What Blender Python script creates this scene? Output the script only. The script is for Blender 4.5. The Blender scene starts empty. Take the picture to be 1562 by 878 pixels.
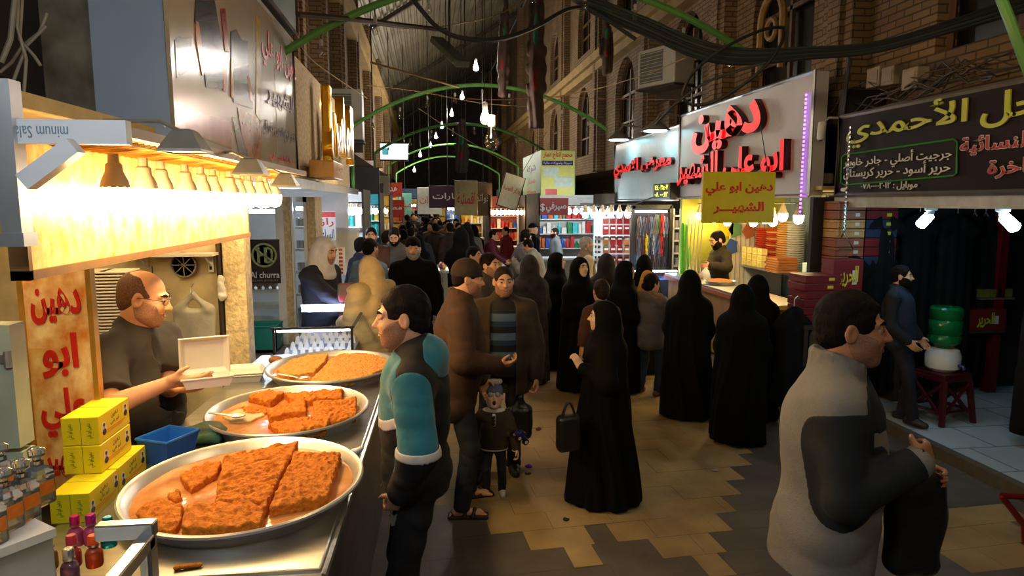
import bpy, bmesh, math, random
import numpy as np
from mathutils import Vector, Matrix
C = bpy.context.scene.collection
SC = bpy.context.scene
random.seed(7)
RNG = np.random.default_rng(7)
R = math.radians
# ------------------------------------------------------------------ camera
CAM = Vector((0.0, 0.0, 2.15))
F_PX, W_PX, H_PX = 1040.0, 1562, 878
YAW, PITCH = R(7.12), R(7.18)
cd = bpy.data.cameras.new('camera')
cam = bpy.data.objects.new('camera', cd)
C.objects.link(cam)
cam.location = CAM
cam.rotation_euler = (R(90) - PITCH, 0, -YAW)
cd.sensor_width = 36.0
cd.lens = F_PX / W_PX * 36.0
cd.clip_start, cd.clip_end = 0.05, 200
SC.camera = cam
# ------------------------------------------------------------------ world, exposure
SC.view_settings.view_transform = 'Standard'
SC.view_settings.look = 'None'
SC.view_settings.gamma = 1.0
SC.view_settings.use_curve_mapping = False
SC.view_settings.exposure = 0.0
SC.cycles.use_denoising = True
SC.cycles.max_bounces = 6
SC.cycles.diffuse_bounces = 3
SC.cycles.glossy_bounces = 3
SC.cycles.transmission_bounces = 5
SC.cycles.transparent_max_bounces = 8
SC.cycles.sample_clamp_indirect = 4.0
SC.cycles.caustics_reflective = False
SC.cycles.caustics_refractive = False
wd = bpy.data.worlds.new('night')
SC.world = wd
wd.use_nodes = True
bg = wd.node_tree.nodes['Background']
bg.inputs[0].default_value = (0.52, 0.50, 0.47, 1)
bg.inputs[1].default_value = 0.085
# ------------------------------------------------------------------ pixel -> world helpers (photo frame 1562x878)
_sy, _cy, _sp, _cp = math.sin(YAW), math.cos(YAW), math.sin(PITCH), math.cos(PITCH)
_FH = Vector((_sy, _cy, 0)); _RT = Vector((_cy, -_sy, 0)); _UZ = Vector((0, 0, 1))
def ray(px, py):
    vx, vy = (px - W_PX / 2) / F_PX, (H_PX / 2 - py) / F_PX
    f = _FH * _cp - _UZ * _sp
    u = _FH * _sp + _UZ * _cp
    return f + _RT * vx + u * vy
def PY(px, py, Y):
    d = ray(px, py); return CAM + d * (Y / d.y)
def PX(px, py, X):
    d = ray(px, py); return CAM + d * (X / d.x)
def PZ(px, py, z=0.0):
    d = ray(px, py); return CAM + d * ((z - CAM.z) / d.z)
# ------------------------------------------------------------------ materials
_mats = {}
def mat(name, col, rough=0.6, metal=0.0, var=0.12, scale=12.0, bump=0.0, bscale=60.0, emit=None, estr=1.0,
        trans=0.0, alpha=1.0, sheen=0.0, coat=0.0, spec=0.5, stretch=(1, 1, 1), col2=None, detail=4.0, sss=0.0, nosample=False, ior=1.45):
    if name in _mats: return _mats[name]
    m = bpy.data.materials.new(name); m.use_nodes = True
    nt = m.node_tree; N = nt.nodes; L = nt.links
    b = N['Principled BSDF']
    b.inputs['Roughness'].default_value = rough
    b.inputs['Metallic'].default_value = metal
    b.inputs['Specular IOR Level'].default_value = spec
    b.inputs['IOR'].default_value = ior
    b.inputs['Transmission Weight'].default_value = trans
    b.inputs['Alpha'].default_value = alpha
    b.inputs['Sheen Weight'].default_value = sheen
    b.inputs['Coat Weight'].default_value = coat
    if sss:
        b.inputs['Subsurface Weight'].default_value = sss
        b.inputs['Subsurface Radius'].default_value = (0.012, 0.005, 0.003)
    tc = N.new('ShaderNodeTexCoord'); mp = N.new('ShaderNodeMapping')
    L.new(tc.outputs['Object'], mp.inputs[0]); mp.inputs['Scale'].default_value = stretch
    if var or col2:
        nz = N.new('ShaderNodeTexNoise'); nz.inputs['Scale'].default_value = scale; nz.inputs['Detail'].default_value = detail
        L.new(mp.outputs[0], nz.inputs['Vector'])
        rp = N.new('ShaderNodeValToRGB')
        rp.color_ramp.elements[0].position, rp.color_ramp.elements[1].position = 0.32, 0.68
        c2 = col2 if col2 else [min(1, c * (1 + var)) for c in col]
        c1 = col if col2 else [c * (1 - var) for c in col]
        rp.color_ramp.elements[0].color = (*c1, 1); rp.color_ramp.elements[1].color = (*c2, 1)
        L.new(nz.outputs[0], rp.inputs[0]); L.new(rp.outputs[0], b.inputs['Base Color'])
    else:
        b.inputs['Base Color'].default_value = (*col, 1)
    if bump:
        n2 = N.new('ShaderNodeTexNoise'); n2.inputs['Scale'].default_value = bscale; n2.inputs['Detail'].default_value = 3
        L.new(mp.outputs[0], n2.inputs['Vector'])
        bp = N.new('ShaderNodeBump'); bp.inputs['Strength'].default_value = bump; bp.inputs['Distance'].default_value = 0.01
        L.new(n2.outputs[0], bp.inputs['Height']); L.new(bp.outputs[0], b.inputs['Normal'])
    if emit:
        b.inputs['Emission Color'].default_value = (*emit, 1); b.inputs['Emission Strength'].default_value = estr
        if nosample: m.cycles.emission_sampling = 'NONE'
    _mats[name] = m
    return m
def srgb(r, g, b):
    return tuple(((c / 255) / 12.92 if c / 255 <= 0.04045 else ((c / 255 + 0.055) / 1.055) ** 2.4) for c in (r, g, b))
# ------------------------------------------------------------------ object helpers
def tag(o, label=None, cat=None, group=None, kind=None):
    if label: o['label'] = label
    if cat: o['category'] = cat
    if group: o['group'] = group
    if kind: o['kind'] = kind
    return o
def empty(name, loc=(0, 0, 0), rz=0.0, label=None, cat=None, group=None):
    o = bpy.data.objects.new(name, None); C.objects.link(o)
    o.location = loc; o.rotation_euler = (0, 0, rz); o.empty_display_size = 0.1
    return tag(o, label, cat, group)
def link(name, me, m, parent=None, loc=None, rot=None):
    o = bpy.data.objects.new(name, me); C.objects.link(o)
    if m is not None and not me.materials:
        for q in (m if isinstance(m, (list, tuple)) else [m]): me.materials.append(q)
    if parent is not None: o.parent = parent
    if loc is not None: o.location = loc
    if rot is not None: o.rotation_euler = rot
    return o
def copy_tree(o, parent=None):
    c = o.copy(); C.objects.link(c)
    if parent is not None: c.parent = parent
    for ch in list(o.children): copy_tree(ch, c)
    return c
class MB:
    """collects simple solids, then links them as one mesh"""
    def __init__(s): s.v, s.f, s.mi, s.sm = [], [], [], []
    def add(s, vs, fs, mi=0, smooth=False):
        o = len(s.v); s.v += [tuple(q) for q in vs]
        s.f += [tuple(i + o for i in f) for f in fs]; s.mi += [mi] * len(fs); s.sm += [smooth] * len(fs)
        return s
    def box(s, c, d, rot=None, mi=0, bev=0.0):
        x, y, z = d[0] / 2, d[1] / 2, d[2] / 2
        if bev <= 0:
            vs = [Vector(q) for q in ((-x, -y, -z), (x, -y, -z), (x, y, -z), (-x, y, -z), (-x, -y, z), (x, -y, z), (x, y, z), (-x, y, z))]
            fs = [(3, 2, 1, 0), (4, 5, 6, 7), (0, 1, 5, 4), (1, 2, 6, 5), (2, 3, 7, 6), (3, 0, 4, 7)]
        else:
            bm = bmesh.new(); bmesh.ops.create_cube(bm, size=1)
            for v in bm.verts: v.co = Vector((v.co.x * d[0], v.co.y * d[1], v.co.z * d[2]))
            bmesh.ops.bevel(bm, geom=list(bm.edges), offset=bev, segments=2, affect='EDGES', profile=0.5)
            vs = [v.co.copy() for v in bm.verts]; fs = [[v.index for v in f.verts] for f in bm.faces]; bm.free()
        M = rot if isinstance(rot, Matrix) else (Matrix.Rotation(rot, 3, 'Z') if rot else None)
        c = Vector(c)
        return s.add([(M @ v if M else v) + c for v in vs], fs, mi)
    def box2(s, lo, hi, mi=0, bev=0.0):
        lo, hi = Vector(lo), Vector(hi)
        return s.box((lo + hi) / 2, hi - lo, None, mi, bev)
    def quad(s, a, b, c, d, mi=0): return s.add([a, b, c, d], [(0, 1, 2, 3)], mi)
    def tube(s, pts, r, n=8, mi=0, cap=True, flat=1.0):
        pts = [Vector(p) for p in pts]; rs = r if isinstance(r, (list, tuple)) else [r] * len(pts)
        vs, fs = [], []; up = None
        for i, p in enumerate(pts):
            t = (pts[min(i + 1, len(pts) - 1)] - pts[max(i - 1, 0)])
            t = t.normalized() if t.length > 1e-9 else Vector((0, 0, 1))
            if up is None: up = Vector((0, 0, 1)) if abs(t.z) < 0.9 else Vector((1, 0, 0))
            a = t.cross(up)
            if a.length < 1e-6: a = t.cross(Vector((0, 1, 0)))
            a.normalize(); b = a.cross(t).normalized(); up = b
            for k in range(n):
                th = 2 * math.pi * k / n
                vs.append(p + a * (math.cos(th) * rs[i]) + b * (math.sin(th) * rs[i] * flat))
        for i in range(len(pts) - 1):
            for k in range(n):
                k2 = (k + 1) % n
                fs.append((i * n + k, i * n + k2, (i + 1) * n + k2, (i + 1) * n + k))
        if cap:
            fs.append(tuple(range(n))); m = (len(pts) - 1) * n
            fs.append(tuple(m + k for k in reversed(range(n))))
        return s.add(vs, fs, mi, True)
    def lathe(s, prof, c=(0, 0, 0), n=24, mi=0, M=None, sx=1.0, sy=1.0, smooth=True):
        c = Vector(c); vs, fs = [], []
        for (r, z) in prof:
            for k in range(n):
                th = 2 * math.pi * k / n
                v = Vector((math.cos(th) * r * sx, math.sin(th) * r * sy, z)); vs.append((M @ v if M else v) + c)
        m = len(prof)
        for i in range(m - 1):
            for k in range(n):
                k2 = (k + 1) % n
                fs.append((i * n + k, i * n + k2, (i + 1) * n + k2, (i + 1) * n + k))
        if prof[0][0] > 1e-6: fs.append(tuple(reversed(range(n))))
        if prof[-1][0] > 1e-6: fs.append(tuple((m - 1) * n + k for k in range(n)))
        return s.add(vs, fs, mi, smooth)
    def prism(s, poly, depth, M, mi=0):
        """poly in local xy, extruded along local +z by depth, placed with 4x4 M"""
        n = len(poly)
        vs = [M @ Vector((x, y, 0)) for x, y in poly] + [M @ Vector((x, y, depth)) for x, y in poly]
        fs = [tuple(reversed(range(n))), tuple(range(n, 2 * n))] + [(i, (i + 1) % n, n + (i + 1) % n, n + i) for i in range(n)]
        return s.add(vs, fs, mi)
    def mesh(s, name):
        me = bpy.data.meshes.new(name); me.from_pydata([tuple(v) for v in s.v], [], s.f)
        me.polygons.foreach_set('material_index', s.mi); me.polygons.foreach_set('use_smooth', s.sm)
        me.update(); return me
    def build(s, name, m, parent=None, loc=None, rot=None, smooth_angle=None):
        me = s.mesh(name)
        for q in (m if isinstance(m, (list, tuple)) else [m]): me.materials.append(q)
        if any(s.sm) : 
            try: me.set_sharp_from_angle(angle=R(40))
            except Exception: pass
        return link(name, me, None, parent, loc, rot)
def basis(x, y, z, o):
    M = Matrix.Identity(4)
    for i, a in enumerate((Vector(x), Vector(y), Vector(z))):
        for j in range(3): M[j][i] = a[j]
    for j in range(3): M[j][3] = o[j]
    return M
def facing_cam(o):      # upright plane whose normal is -Y
    return basis((1, 0, 0), (0, 0, 1), (0, -1, 0), o)
def facing_left(o):     # a sign on the right side of the street, facing -X (reads towards the viewer)
    return basis((0, -1, 0), (0, 0, 1), (-1, 0, 0), o)
def facing_right(o):    # a sign on the left side of the street, facing +X
    return basis((0, 1, 0), (0, 0, 1), (1, 0, 0), o)
def catenary(a, b, sag, n=14, wob=0.0):
    a, b = Vector(a), Vector(b); out = []
    for i in range(n + 1):
        t = i / n; p = a.lerp(b, t); p.z -= sag * 4 * t * (1 - t)
        if wob and 0 < i < n: p += Vector((random.uniform(-wob, wob), random.uniform(-wob, wob), random.uniform(-wob, wob)))
        out.append(p)
    return out
# ------------------------------------------------------------------ arabic shaping + lettering meshes
_AR = {}
for ch, base, n in (('ا', 0xFE8D, 2), ('أ', 0xFE83, 2), ('ب', 0xFE8F, 4), ('ة', 0xFE93, 2), ('ت', 0xFE95, 4), ('ث', 0xFE99, 4), ('ج', 0xFE9D, 4), ('ح', 0xFEA1, 4),
                    ('خ', 0xFEA5, 4), ('د', 0xFEA9, 2), ('ذ', 0xFEAB, 2), ('ر', 0xFEAD, 2), ('ز', 0xFEAF, 2), ('س', 0xFEB1, 4), ('ش', 0xFEB5, 4), ('ص', 0xFEB9, 4),
                    ('ض', 0xFEBD, 4), ('ط', 0xFEC1, 4), ('ع', 0xFEC9, 4), ('غ', 0xFECD, 4), ('ف', 0xFED1, 4), ('ق', 0xFED5, 4), ('ك', 0xFED9, 4), ('ل', 0xFEDD, 4),
                    ('م', 0xFEE1, 4), ('ن', 0xFEE5, 4), ('ه', 0xFEE9, 4), ('و', 0xFEED, 2), ('ى', 0xFEEF, 2), ('ي', 0xFEF1, 4), ('ئ', 0xFE89, 4), ('\ue000', 0xFEFB, 2), ('\ue001', 0xFEF7, 2)):
    _AR[ch] = (base, n)
def shape(s):
    s = s.replace('لأ', '\ue001').replace('لا', '\ue000')
    out = []
    for i, ch in enumerate(s):
        if ch == 'ـ': out.append('\u0640'); continue
        if ch not in _AR: out.append(ch); continue
        base, n = _AR[ch]
        pv = s[i - 1] if i else ' '; nx = s[i + 1] if i + 1 < len(s) else ' '
        jp = pv == 'ـ' or (pv in _AR and _AR[pv][1] == 4)
        jn = n == 4 and (nx in _AR or nx == 'ـ')
        out.append(chr(base + ((3 if jn else 1) if jp else (2 if jn else 0))))
    t = ''.join(out)[::-1]
    k = 0; res = ''                              # numbers keep their own left-to-right order
    while k < len(t):
        if '\u0660' <= t[k] <= '\u0669':
            j = k
            while j < len(t) and '\u0660' <= t[j] <= '\u0669': j += 1
            res += t[k:j][::-1]; k = j
        else: res += t[k]; k += 1
    return res
def lettering(name, s, m, M, w=None, h=None, depth=0.004, bold=0.012, parent=None, arabic=True, res=2, shear=0.0, side=None):
    """one mesh of lettering centred on the origin of M (x right, y up, z out of the sign), fitted to w x h"""
    name = name if 'letter' in name else name + '_lettering'
    cu = bpy.data.curves.new(name, 'FONT'); cu.body = shape(s) if arabic else s
    cu.resolution_u = res; cu.offset = bold; cu.extrude = 0.5; cu.shear = shear
    tmp = bpy.data.objects.new('tmp_text', cu); C.objects.link(tmp)
    dg = bpy.context.evaluated_depsgraph_get(); dg.update()
    me = bpy.data.meshes.new_from_object(tmp.evaluated_get(dg))
    bpy.data.objects.remove(tmp); bpy.data.curves.remove(cu)
    n = len(me.vertices); co = np.empty(n * 3, np.float32); me.vertices.foreach_get('co', co); co = co.reshape(-1, 3)
    lo, hi = co.min(0), co.max(0); c = (lo + hi) / 2; d = np.maximum(hi - lo, 1e-6)
    sx = w / d[0] if w else None; sy = h / d[1] if h else None
    if sx is None: sx = sy
    if sy is None: sy = sx
    co[:, 0] = (co[:, 0] - c[0]) * sx; co[:, 1] = (co[:, 1] - c[1]) * sy
    co[:, 2] = np.where(co[:, 2] > c[2], depth, 0.0)
    A = np.array(M, dtype=np.float32); co = co @ A[:3, :3].T + A[:3, 3]
    me.vertices.foreach_set('co', co.ravel().astype(np.float32)); me.update()
    me.materials.clear(); me.materials.append(m)
    if side is not None:
        me.materials.append(side)
        nz = Vector(M.col[2][:3])
        me.polygons.foreach_set('material_index', [0 if abs(p.normal.dot(nz)) > 0.7 else 1 for p in me.polygons])
    return link(name, me, None, parent)
# ------------------------------------------------------------------ signed-distance modelling (smooth organic shapes)
def noise3(P, f, seed=0, octs=2):
    rs = np.random.RandomState(seed); out = 0; amp = 1.0
    for _ in range(octs):
        A = rs.normal(size=(3, 3)); A /= np.linalg.norm(A, axis=0); ph = rs.uniform(0, 6.28, 3)
        q = P @ A * f + ph
        q2 = q + 1.3 * np.sin(np.roll(q, 1, axis=1) * 0.7 + ph[::-1])
        out = out + amp * np.sin(q2).sum(1) / 3; amp *= 0.5; f *= 2.1
    return out
def folds3(P, f, seed):
    return .55 * noise3(P, f, seed, 2) + .9 * (.35 - np.abs(noise3(P * np.array((.8, .8, 1.5)), f * .8, seed + 9, 1)))
class SDF:
    def __init__(s, lo, hi, h):
        s.h = h; s.lo = np.array(lo, np.float32)
        n = np.ceil((np.array(hi) - s.lo) / h).astype(int) + 1
        s.ax = [(s.lo[i] + h * np.arange(n[i])).astype(np.float32) for i in range(3)]
        s.D = np.full(tuple(n), 9.0, np.float32); s.pad = 0.03
    def like(s):
        o = SDF.__new__(SDF); o.h, o.lo, o.ax, o.pad = s.h, s.lo, s.ax, s.pad; o.D = np.full_like(s.D, 9.0); return o
    def copy(s):
        o = s.like(); o.D = s.D.copy(); return o
    def win(s, lo, hi):
        sl = []
        for i in range(3):
            a = int(np.searchsorted(s.ax[i], lo[i])); b = int(np.searchsorted(s.ax[i], hi[i]))
            sl.append(slice(a, b))
        return tuple(sl)
    def pts(s, sl, c):
        return (s.ax[0][sl[0]][:, None, None] - c[0], s.ax[1][sl[1]][None, :, None] - c[1], s.ax[2][sl[2]][None, None, :] - c[2])
    def _cap(s, a, b, ra, rb, pad):
        a, b = np.array(a, np.float32), np.array(b, np.float32); m = max(ra, rb) + pad
        sl = s.win(np.minimum(a, b) - m, np.maximum(a, b) + m)
        x, y, z = s.pts(sl, a); ab = b - a; L = max(float(ab @ ab), 1e-9)
        t = np.clip((x * ab[0] + y * ab[1] + z * ab[2]) / L, 0, 1)
        d = np.sqrt((x - t * ab[0]) ** 2 + (y - t * ab[1]) ** 2 + (z - t * ab[2]) ** 2) - (ra + (rb - ra) * t)
        return sl, d
    def _ell(s, c, r, M, pad):
        c, r = np.array(c, np.float32), np.array(r, np.float32); m = (r.max() if M is not None else r) + pad
        sl = s.win(c - m, c + m); x, y, z = s.pts(sl, c)
        if M is not None:
            M = np.array(M, np.float32)[:3, :3]
            x, y, z = (x * M[0, 0] + y * M[1, 0] + z * M[2, 0], x * M[0, 1] + y * M[1, 1] + z * M[2, 1], x * M[0, 2] + y * M[1, 2] + z * M[2, 2])
        k0 = np.sqrt((x / r[0]) ** 2 + (y / r[1]) ** 2 + (z / r[2]) ** 2)
        k1 = np.sqrt((x / r[0] ** 2) ** 2 + (y / r[1] ** 2) ** 2 + (z / r[2] ** 2) ** 2)
        return sl, k0 * (k0 - 1) / np.maximum(k1, 1e-6)
    def _box(s, c, d, M, rad, pad):
        c = np.array(c, np.float32); e = np.array(d, np.float32) / 2; m = float(np.linalg.norm(e)) + pad
        sl = s.win(c - m, c + m); x, y, z = s.pts(sl, c)
        if M is not None:
            M = np.array(M, np.float32)[:3, :3]
            x, y, z = (x * M[0, 0] + y * M[1, 0] + z * M[2, 0], x * M[0, 1] + y * M[1, 1] + z * M[2, 1], x * M[0, 2] + y * M[1, 2] + z * M[2, 2])
        qx, qy, qz = np.abs(x) - e[0] + rad, np.abs(y) - e[1] + rad, np.abs(z) - e[2] + rad
        return sl, np.sqrt(np.maximum(qx, 0) ** 2 + np.maximum(qy, 0) ** 2 + np.maximum(qz, 0) ** 2) + np.minimum(np.maximum(np.maximum(qx, qy), qz), 0) - rad
    def _put(s, sl, d, k, op):
        A = s.D[sl]
        if A.size == 0: return
        if op == 'sub': d = -d
        if k > 0:
            hh = np.maximum(k - np.abs(A - d), 0) / k
            A[...] = (np.minimum(A, d) - hh * hh * k * 0.25) if op == 'add' else (np.maximum(A, d) + hh * hh * k * 0.25)
        else: A[...] = np.minimum(A, d) if op == 'add' else np.maximum(A, d)
    def cap(s, a, b, ra, rb=None, k=0.0, op='add'):
        s._put(*s._cap(a, b, ra, ra if rb is None else rb, k + s.pad), k, op); return s
    def ell(s, c, r, M=None, k=0.0, op='add'):
        s._put(*s._ell(c, r, M, k + s.pad), k, op); return s
    def box(s, c, d, M=None, rad=0.01, k=0.0, op='add'):
        s._put(*s._box(c, d, M, rad, k + s.pad), k, op); return s
    def cut(s, p, n, k=0.0):           # keep the side the normal points away from
        x, y, z = s.pts((slice(None),) * 3, p); d = x * n[0] + y * n[1] + z * n[2]
        s._put((slice(None),) * 3, d, k, 'sub2'); return s
    def keep(s, o, off=0.0):           # intersect with another field
        s.D = np.maximum(s.D, o.D + off); return s
    def off(s, r): s.D = np.where(s.D > 5, s.D, s.D - r).astype(np.float32); return s
    def where(s, band=0.05):
        idx = np.nonzero(np.abs(s.D) < band)
        P = np.stack([s.ax[i][idx[i]] for i in range(3)], 1); return idx, P
    def disp(s, fn, band=0.05):
        idx, P = s.where(band)
        if len(P): s.D[idx] += fn(P).astype(np.float32)
        return s
    def nets(s):
        D = s.D
        I = np.nonzero(D < 0)
        if not len(I[0]): return np.zeros((0, 3)), np.zeros((0, 4), int)
        b = [(max(I[i].min() - 2, 0), min(I[i].max() + 3, D.shape[i])) for i in range(3)]
        D = D[b[0][0]:b[0][1], b[1][0]:b[1][1], b[2][0]:b[2][1]]
        D = np.pad(D, 1, constant_values=1.0)
        S = D < 0; c = np.zeros(tuple(q - 1 for q in D.shape), np.int8)
        for dx in (0, 1):
            for dy in (0, 1):
                for dz in (0, 1): c += S[dx:S.shape[0] - 1 + dx, dy:S.shape[1] - 1 + dy, dz:S.shape[2] - 1 + dz]
        ci = np.nonzero((c > 0) & (c < 8)); n = len(ci[0])
        G = np.stack(ci, 1); pos = np.zeros((n, 3)); cnt = np.zeros(n)
        corner = {}
        for dx in (0, 1):
            for dy in (0, 1):
                for dz in (0, 1): corner[(dx, dy, dz)] = D[ci[0] + dx, ci[1] + dy, ci[2] + dz].astype(float)
        for a in corner:
            for ax in range(3):
                if a[ax] == 0:
                    bb = list(a); bb[ax] = 1; bb = tuple(bb); d0, d1 = corner[a], corner[bb]
                    m = (d0 < 0) != (d1 < 0); t = np.where(m, d0 / np.where(m, d0 - d1, 1), 0)
                    p = np.tile(np.array(a, float), (n, 1)); p[:, ax] = t
                    pos += p * m[:, None]; cnt += m
        v = (G + pos / cnt[:, None] - 1 + np.array([b[0][0], b[1][0], b[2][0]])) * s.h + s.lo
        ids = np.full(c.shape, -1, np.int32); ids[ci] = np.arange(n); fs = []
        for ax in range(3):
            u, w = (ax + 1) % 3, (ax + 2) % 3
            s0 = [slice(1, -1)] * 3; s1 = [slice(1, -1)] * 3
            s0[ax] = slice(0, -1); s1[ax] = slice(1, None)
            m0, m1 = S[tuple(s0)], S[tuple(s1)]
            E = np.stack(np.nonzero(m0 != m1), 1)
            if not len(E): continue
            inside = m0[tuple(E.T)]
            off = np.ones(3, int); off[ax] = 0; E = E + off
            q = []
            for (du, dw) in ((0, 0), (-1, 0), (-1, -1), (0, -1)):
                e = E.copy(); e[:, u] += du; e[:, w] += dw; q.append(ids[tuple(e.T)])
            q = np.stack(q, 1); q[~inside] = q[~inside][:, ::-1]; fs.append(q)
        return v, np.concatenate(fs)
    def build(s, name, m, parent=None, scale=1.0, smooth=1, xf=None):
        v, f = s.nets()
        if len(v) == 0: return None
        if smooth:
            ia = np.concatenate([f[:, 0], f[:, 1], f[:, 2], f[:, 3]]); ib = np.concatenate([f[:, 1], f[:, 2], f[:, 3], f[:, 0]])
            cn = np.maximum(np.bincount(ia, minlength=len(v)), 1)
            for _ in range(smooth):
                acc = np.stack([np.bincount(ia, weights=v[ib, j], minlength=len(v)) for j in range(3)], 1)
                v = v * 0.5 + 0.5 * acc / cn[:, None]
        v = v * scale
        if xf is not None: v = xf(v)
        return link(name, quad_mesh(name, v, f), m, parent)
def quad_mesh(name, v, f, smooth=True):
    me = bpy.data.meshes.new(name); nv, nf = len(v), len(f)
    me.vertices.add(nv); me.vertices.foreach_set('co', np.ascontiguousarray(v, np.float32).ravel())
    me.loops.add(nf * 4); me.loops.foreach_set('vertex_index', np.ascontiguousarray(f, np.int32).ravel())
    me.polygons.add(nf); me.polygons.foreach_set('loop_start', np.arange(0, nf * 4, 4, dtype=np.int32))
    me.polygons.foreach_set('use_smooth', np.full(nf, smooth)); me.update(calc_edges=True); me.validate()
    return me
# ------------------------------------------------------------------ people
SKIN = mat('skin', srgb(222, 166, 126), 0.5, var=0.07, scale=14, sss=0.08, bump=0.06, bscale=120)
SKIN_PALE = mat('skin_pale', srgb(238, 194, 160), 0.5, var=0.05, scale=14, sss=0.08)
SKIN_DARK = mat('skin_dark', srgb(190, 132, 96), 0.5, var=0.07, scale=14, sss=0.06, bump=0.06, bscale=120)
HAIR = mat('hair_black', (0.010, 0.007, 0.006), 0.7, spec=.12, var=0.4, scale=40, bump=0.5, bscale=160, stretch=(1, 1, .3))
HAIR_GREY = mat('hair_grey', (0.35, 0.33, 0.3), 0.6, var=0.3, scale=40, bump=0.5, bscale=160)
HAIR_BROWN = mat('hair_brown', (0.028, 0.016, 0.010), 0.65, spec=.15, var=0.4, scale=40, bump=0.5, bscale=160)
STUBBLE = mat('stubble', srgb(140, 100, 74), 0.7, col2=srgb(176, 126, 96), scale=160)
SHAVED = mat('shaved_hair', srgb(74, 50, 38), 0.7, col2=srgb(110, 78, 58), scale=120)
LIP = mat('lip', srgb(160, 88, 74), 0.4, var=0.05)
EYE_W = mat('eye_white', (0.42, 0.39, 0.36), 0.25, var=0)
EYE_D = mat('eye_iris', (0.015, 0.009, 0.006), 0.1, var=0)
def cloth(name, rgb, var=0.15, scale=9, bump=0.25, bscale=30, rough=0.85, **k):
    return mat(name, srgb(*rgb), rough, var=var, scale=scale, bump=bump, bscale=bscale, **k)
BLACK = cloth('chador_black', (9, 8, 8), var=0.2, bump=0.15, bscale=14, spec=0.15)
def V(*a): return np.array(a, float)
def rotX(a): c, s = math.cos(a), math.sin(a); return np.array([[1, 0, 0], [0, c, -s], [0, s, c]])
def rotY(a): c, s = math.cos(a), math.sin(a); return np.array([[c, 0, s], [0, 1, 0], [-s, 0, c]])
def rotZ(a): c, s = math.cos(a), math.sin(a); return np.array([[c, -s, 0], [s, c, 0], [0, 0, 1]])
def unit(v): return v / max(np.linalg.norm(v), 1e-9)
def ik(S, T, a, b, hint):
    d = T - S; L = np.linalg.norm(d); u = d / max(L, 1e-9)
    if L > a + b - 0.004: L = a + b - 0.004
    L = max(L, abs(a - b) + 0.01); T = S + u * L
    x = (a * a - b * b + L * L) / (2 * L); h = math.sqrt(max(a * a - x * x, 0))
    p = hint - u * (hint @ u); p = unit(p)
    return S + u * x + p * h, T
def hand(f, W, d, n, right, sc=1.0, curl=0.5, spread=0.0, k=0.012, thumb=0.6):
    d = unit(d); n = unit(n - d * (n @ d)); s = np.cross(d, n) if right else np.cross(n, d)
    M = np.stack([s, d, n], 1)
    f.box(W + d * .052 * sc, (.082 * sc, .098 * sc, .027 * sc), M, .012 * sc, k=.02)
    f.ell(W + d * .035 * sc + s * .024 * sc + n * .008 * sc, (.022 * sc, .035 * sc, .018 * sc), M, k=.015)
    for off, ln, dc in ((.031, .072, 0), (.0105, .081, .06), (-.0105, .075, .12), (-.0305, .058, .2)):
        p = W + (d * .098 + s * off) * sc; q = p
        for j, fr in enumerate((.45, .32, .26)):
            th = (curl + dc) * (0.55, 1.35, 1.95)[j]
            dr = unit(d * math.cos(th) + n * math.sin(th) + s * spread * off * 10)
            q2 = q + dr * ln * fr * 1.05 * sc
            f.cap(q, q2, (.0093 - .0006 * j) * sc, (.0088 - .0007 * j) * sc, k=.004 if j == 0 else .002); q = q2
    a = W + (d * .028 + s * .036 + n * .004) * sc
    b = a + unit(d * .75 + s * .62 + n * (.25 + .5 * thumb)) * .042 * sc
    c = b + unit(d * .95 + s * (.25 - .3 * thumb) + n * (.15 + .5 * thumb)) * .034 * sc
    f.cap(a, b, .0125 * sc, .0105 * sc, k=.012); f.cap(b, c, .0105 * sc, .0088 * sc, k=.002)
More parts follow.
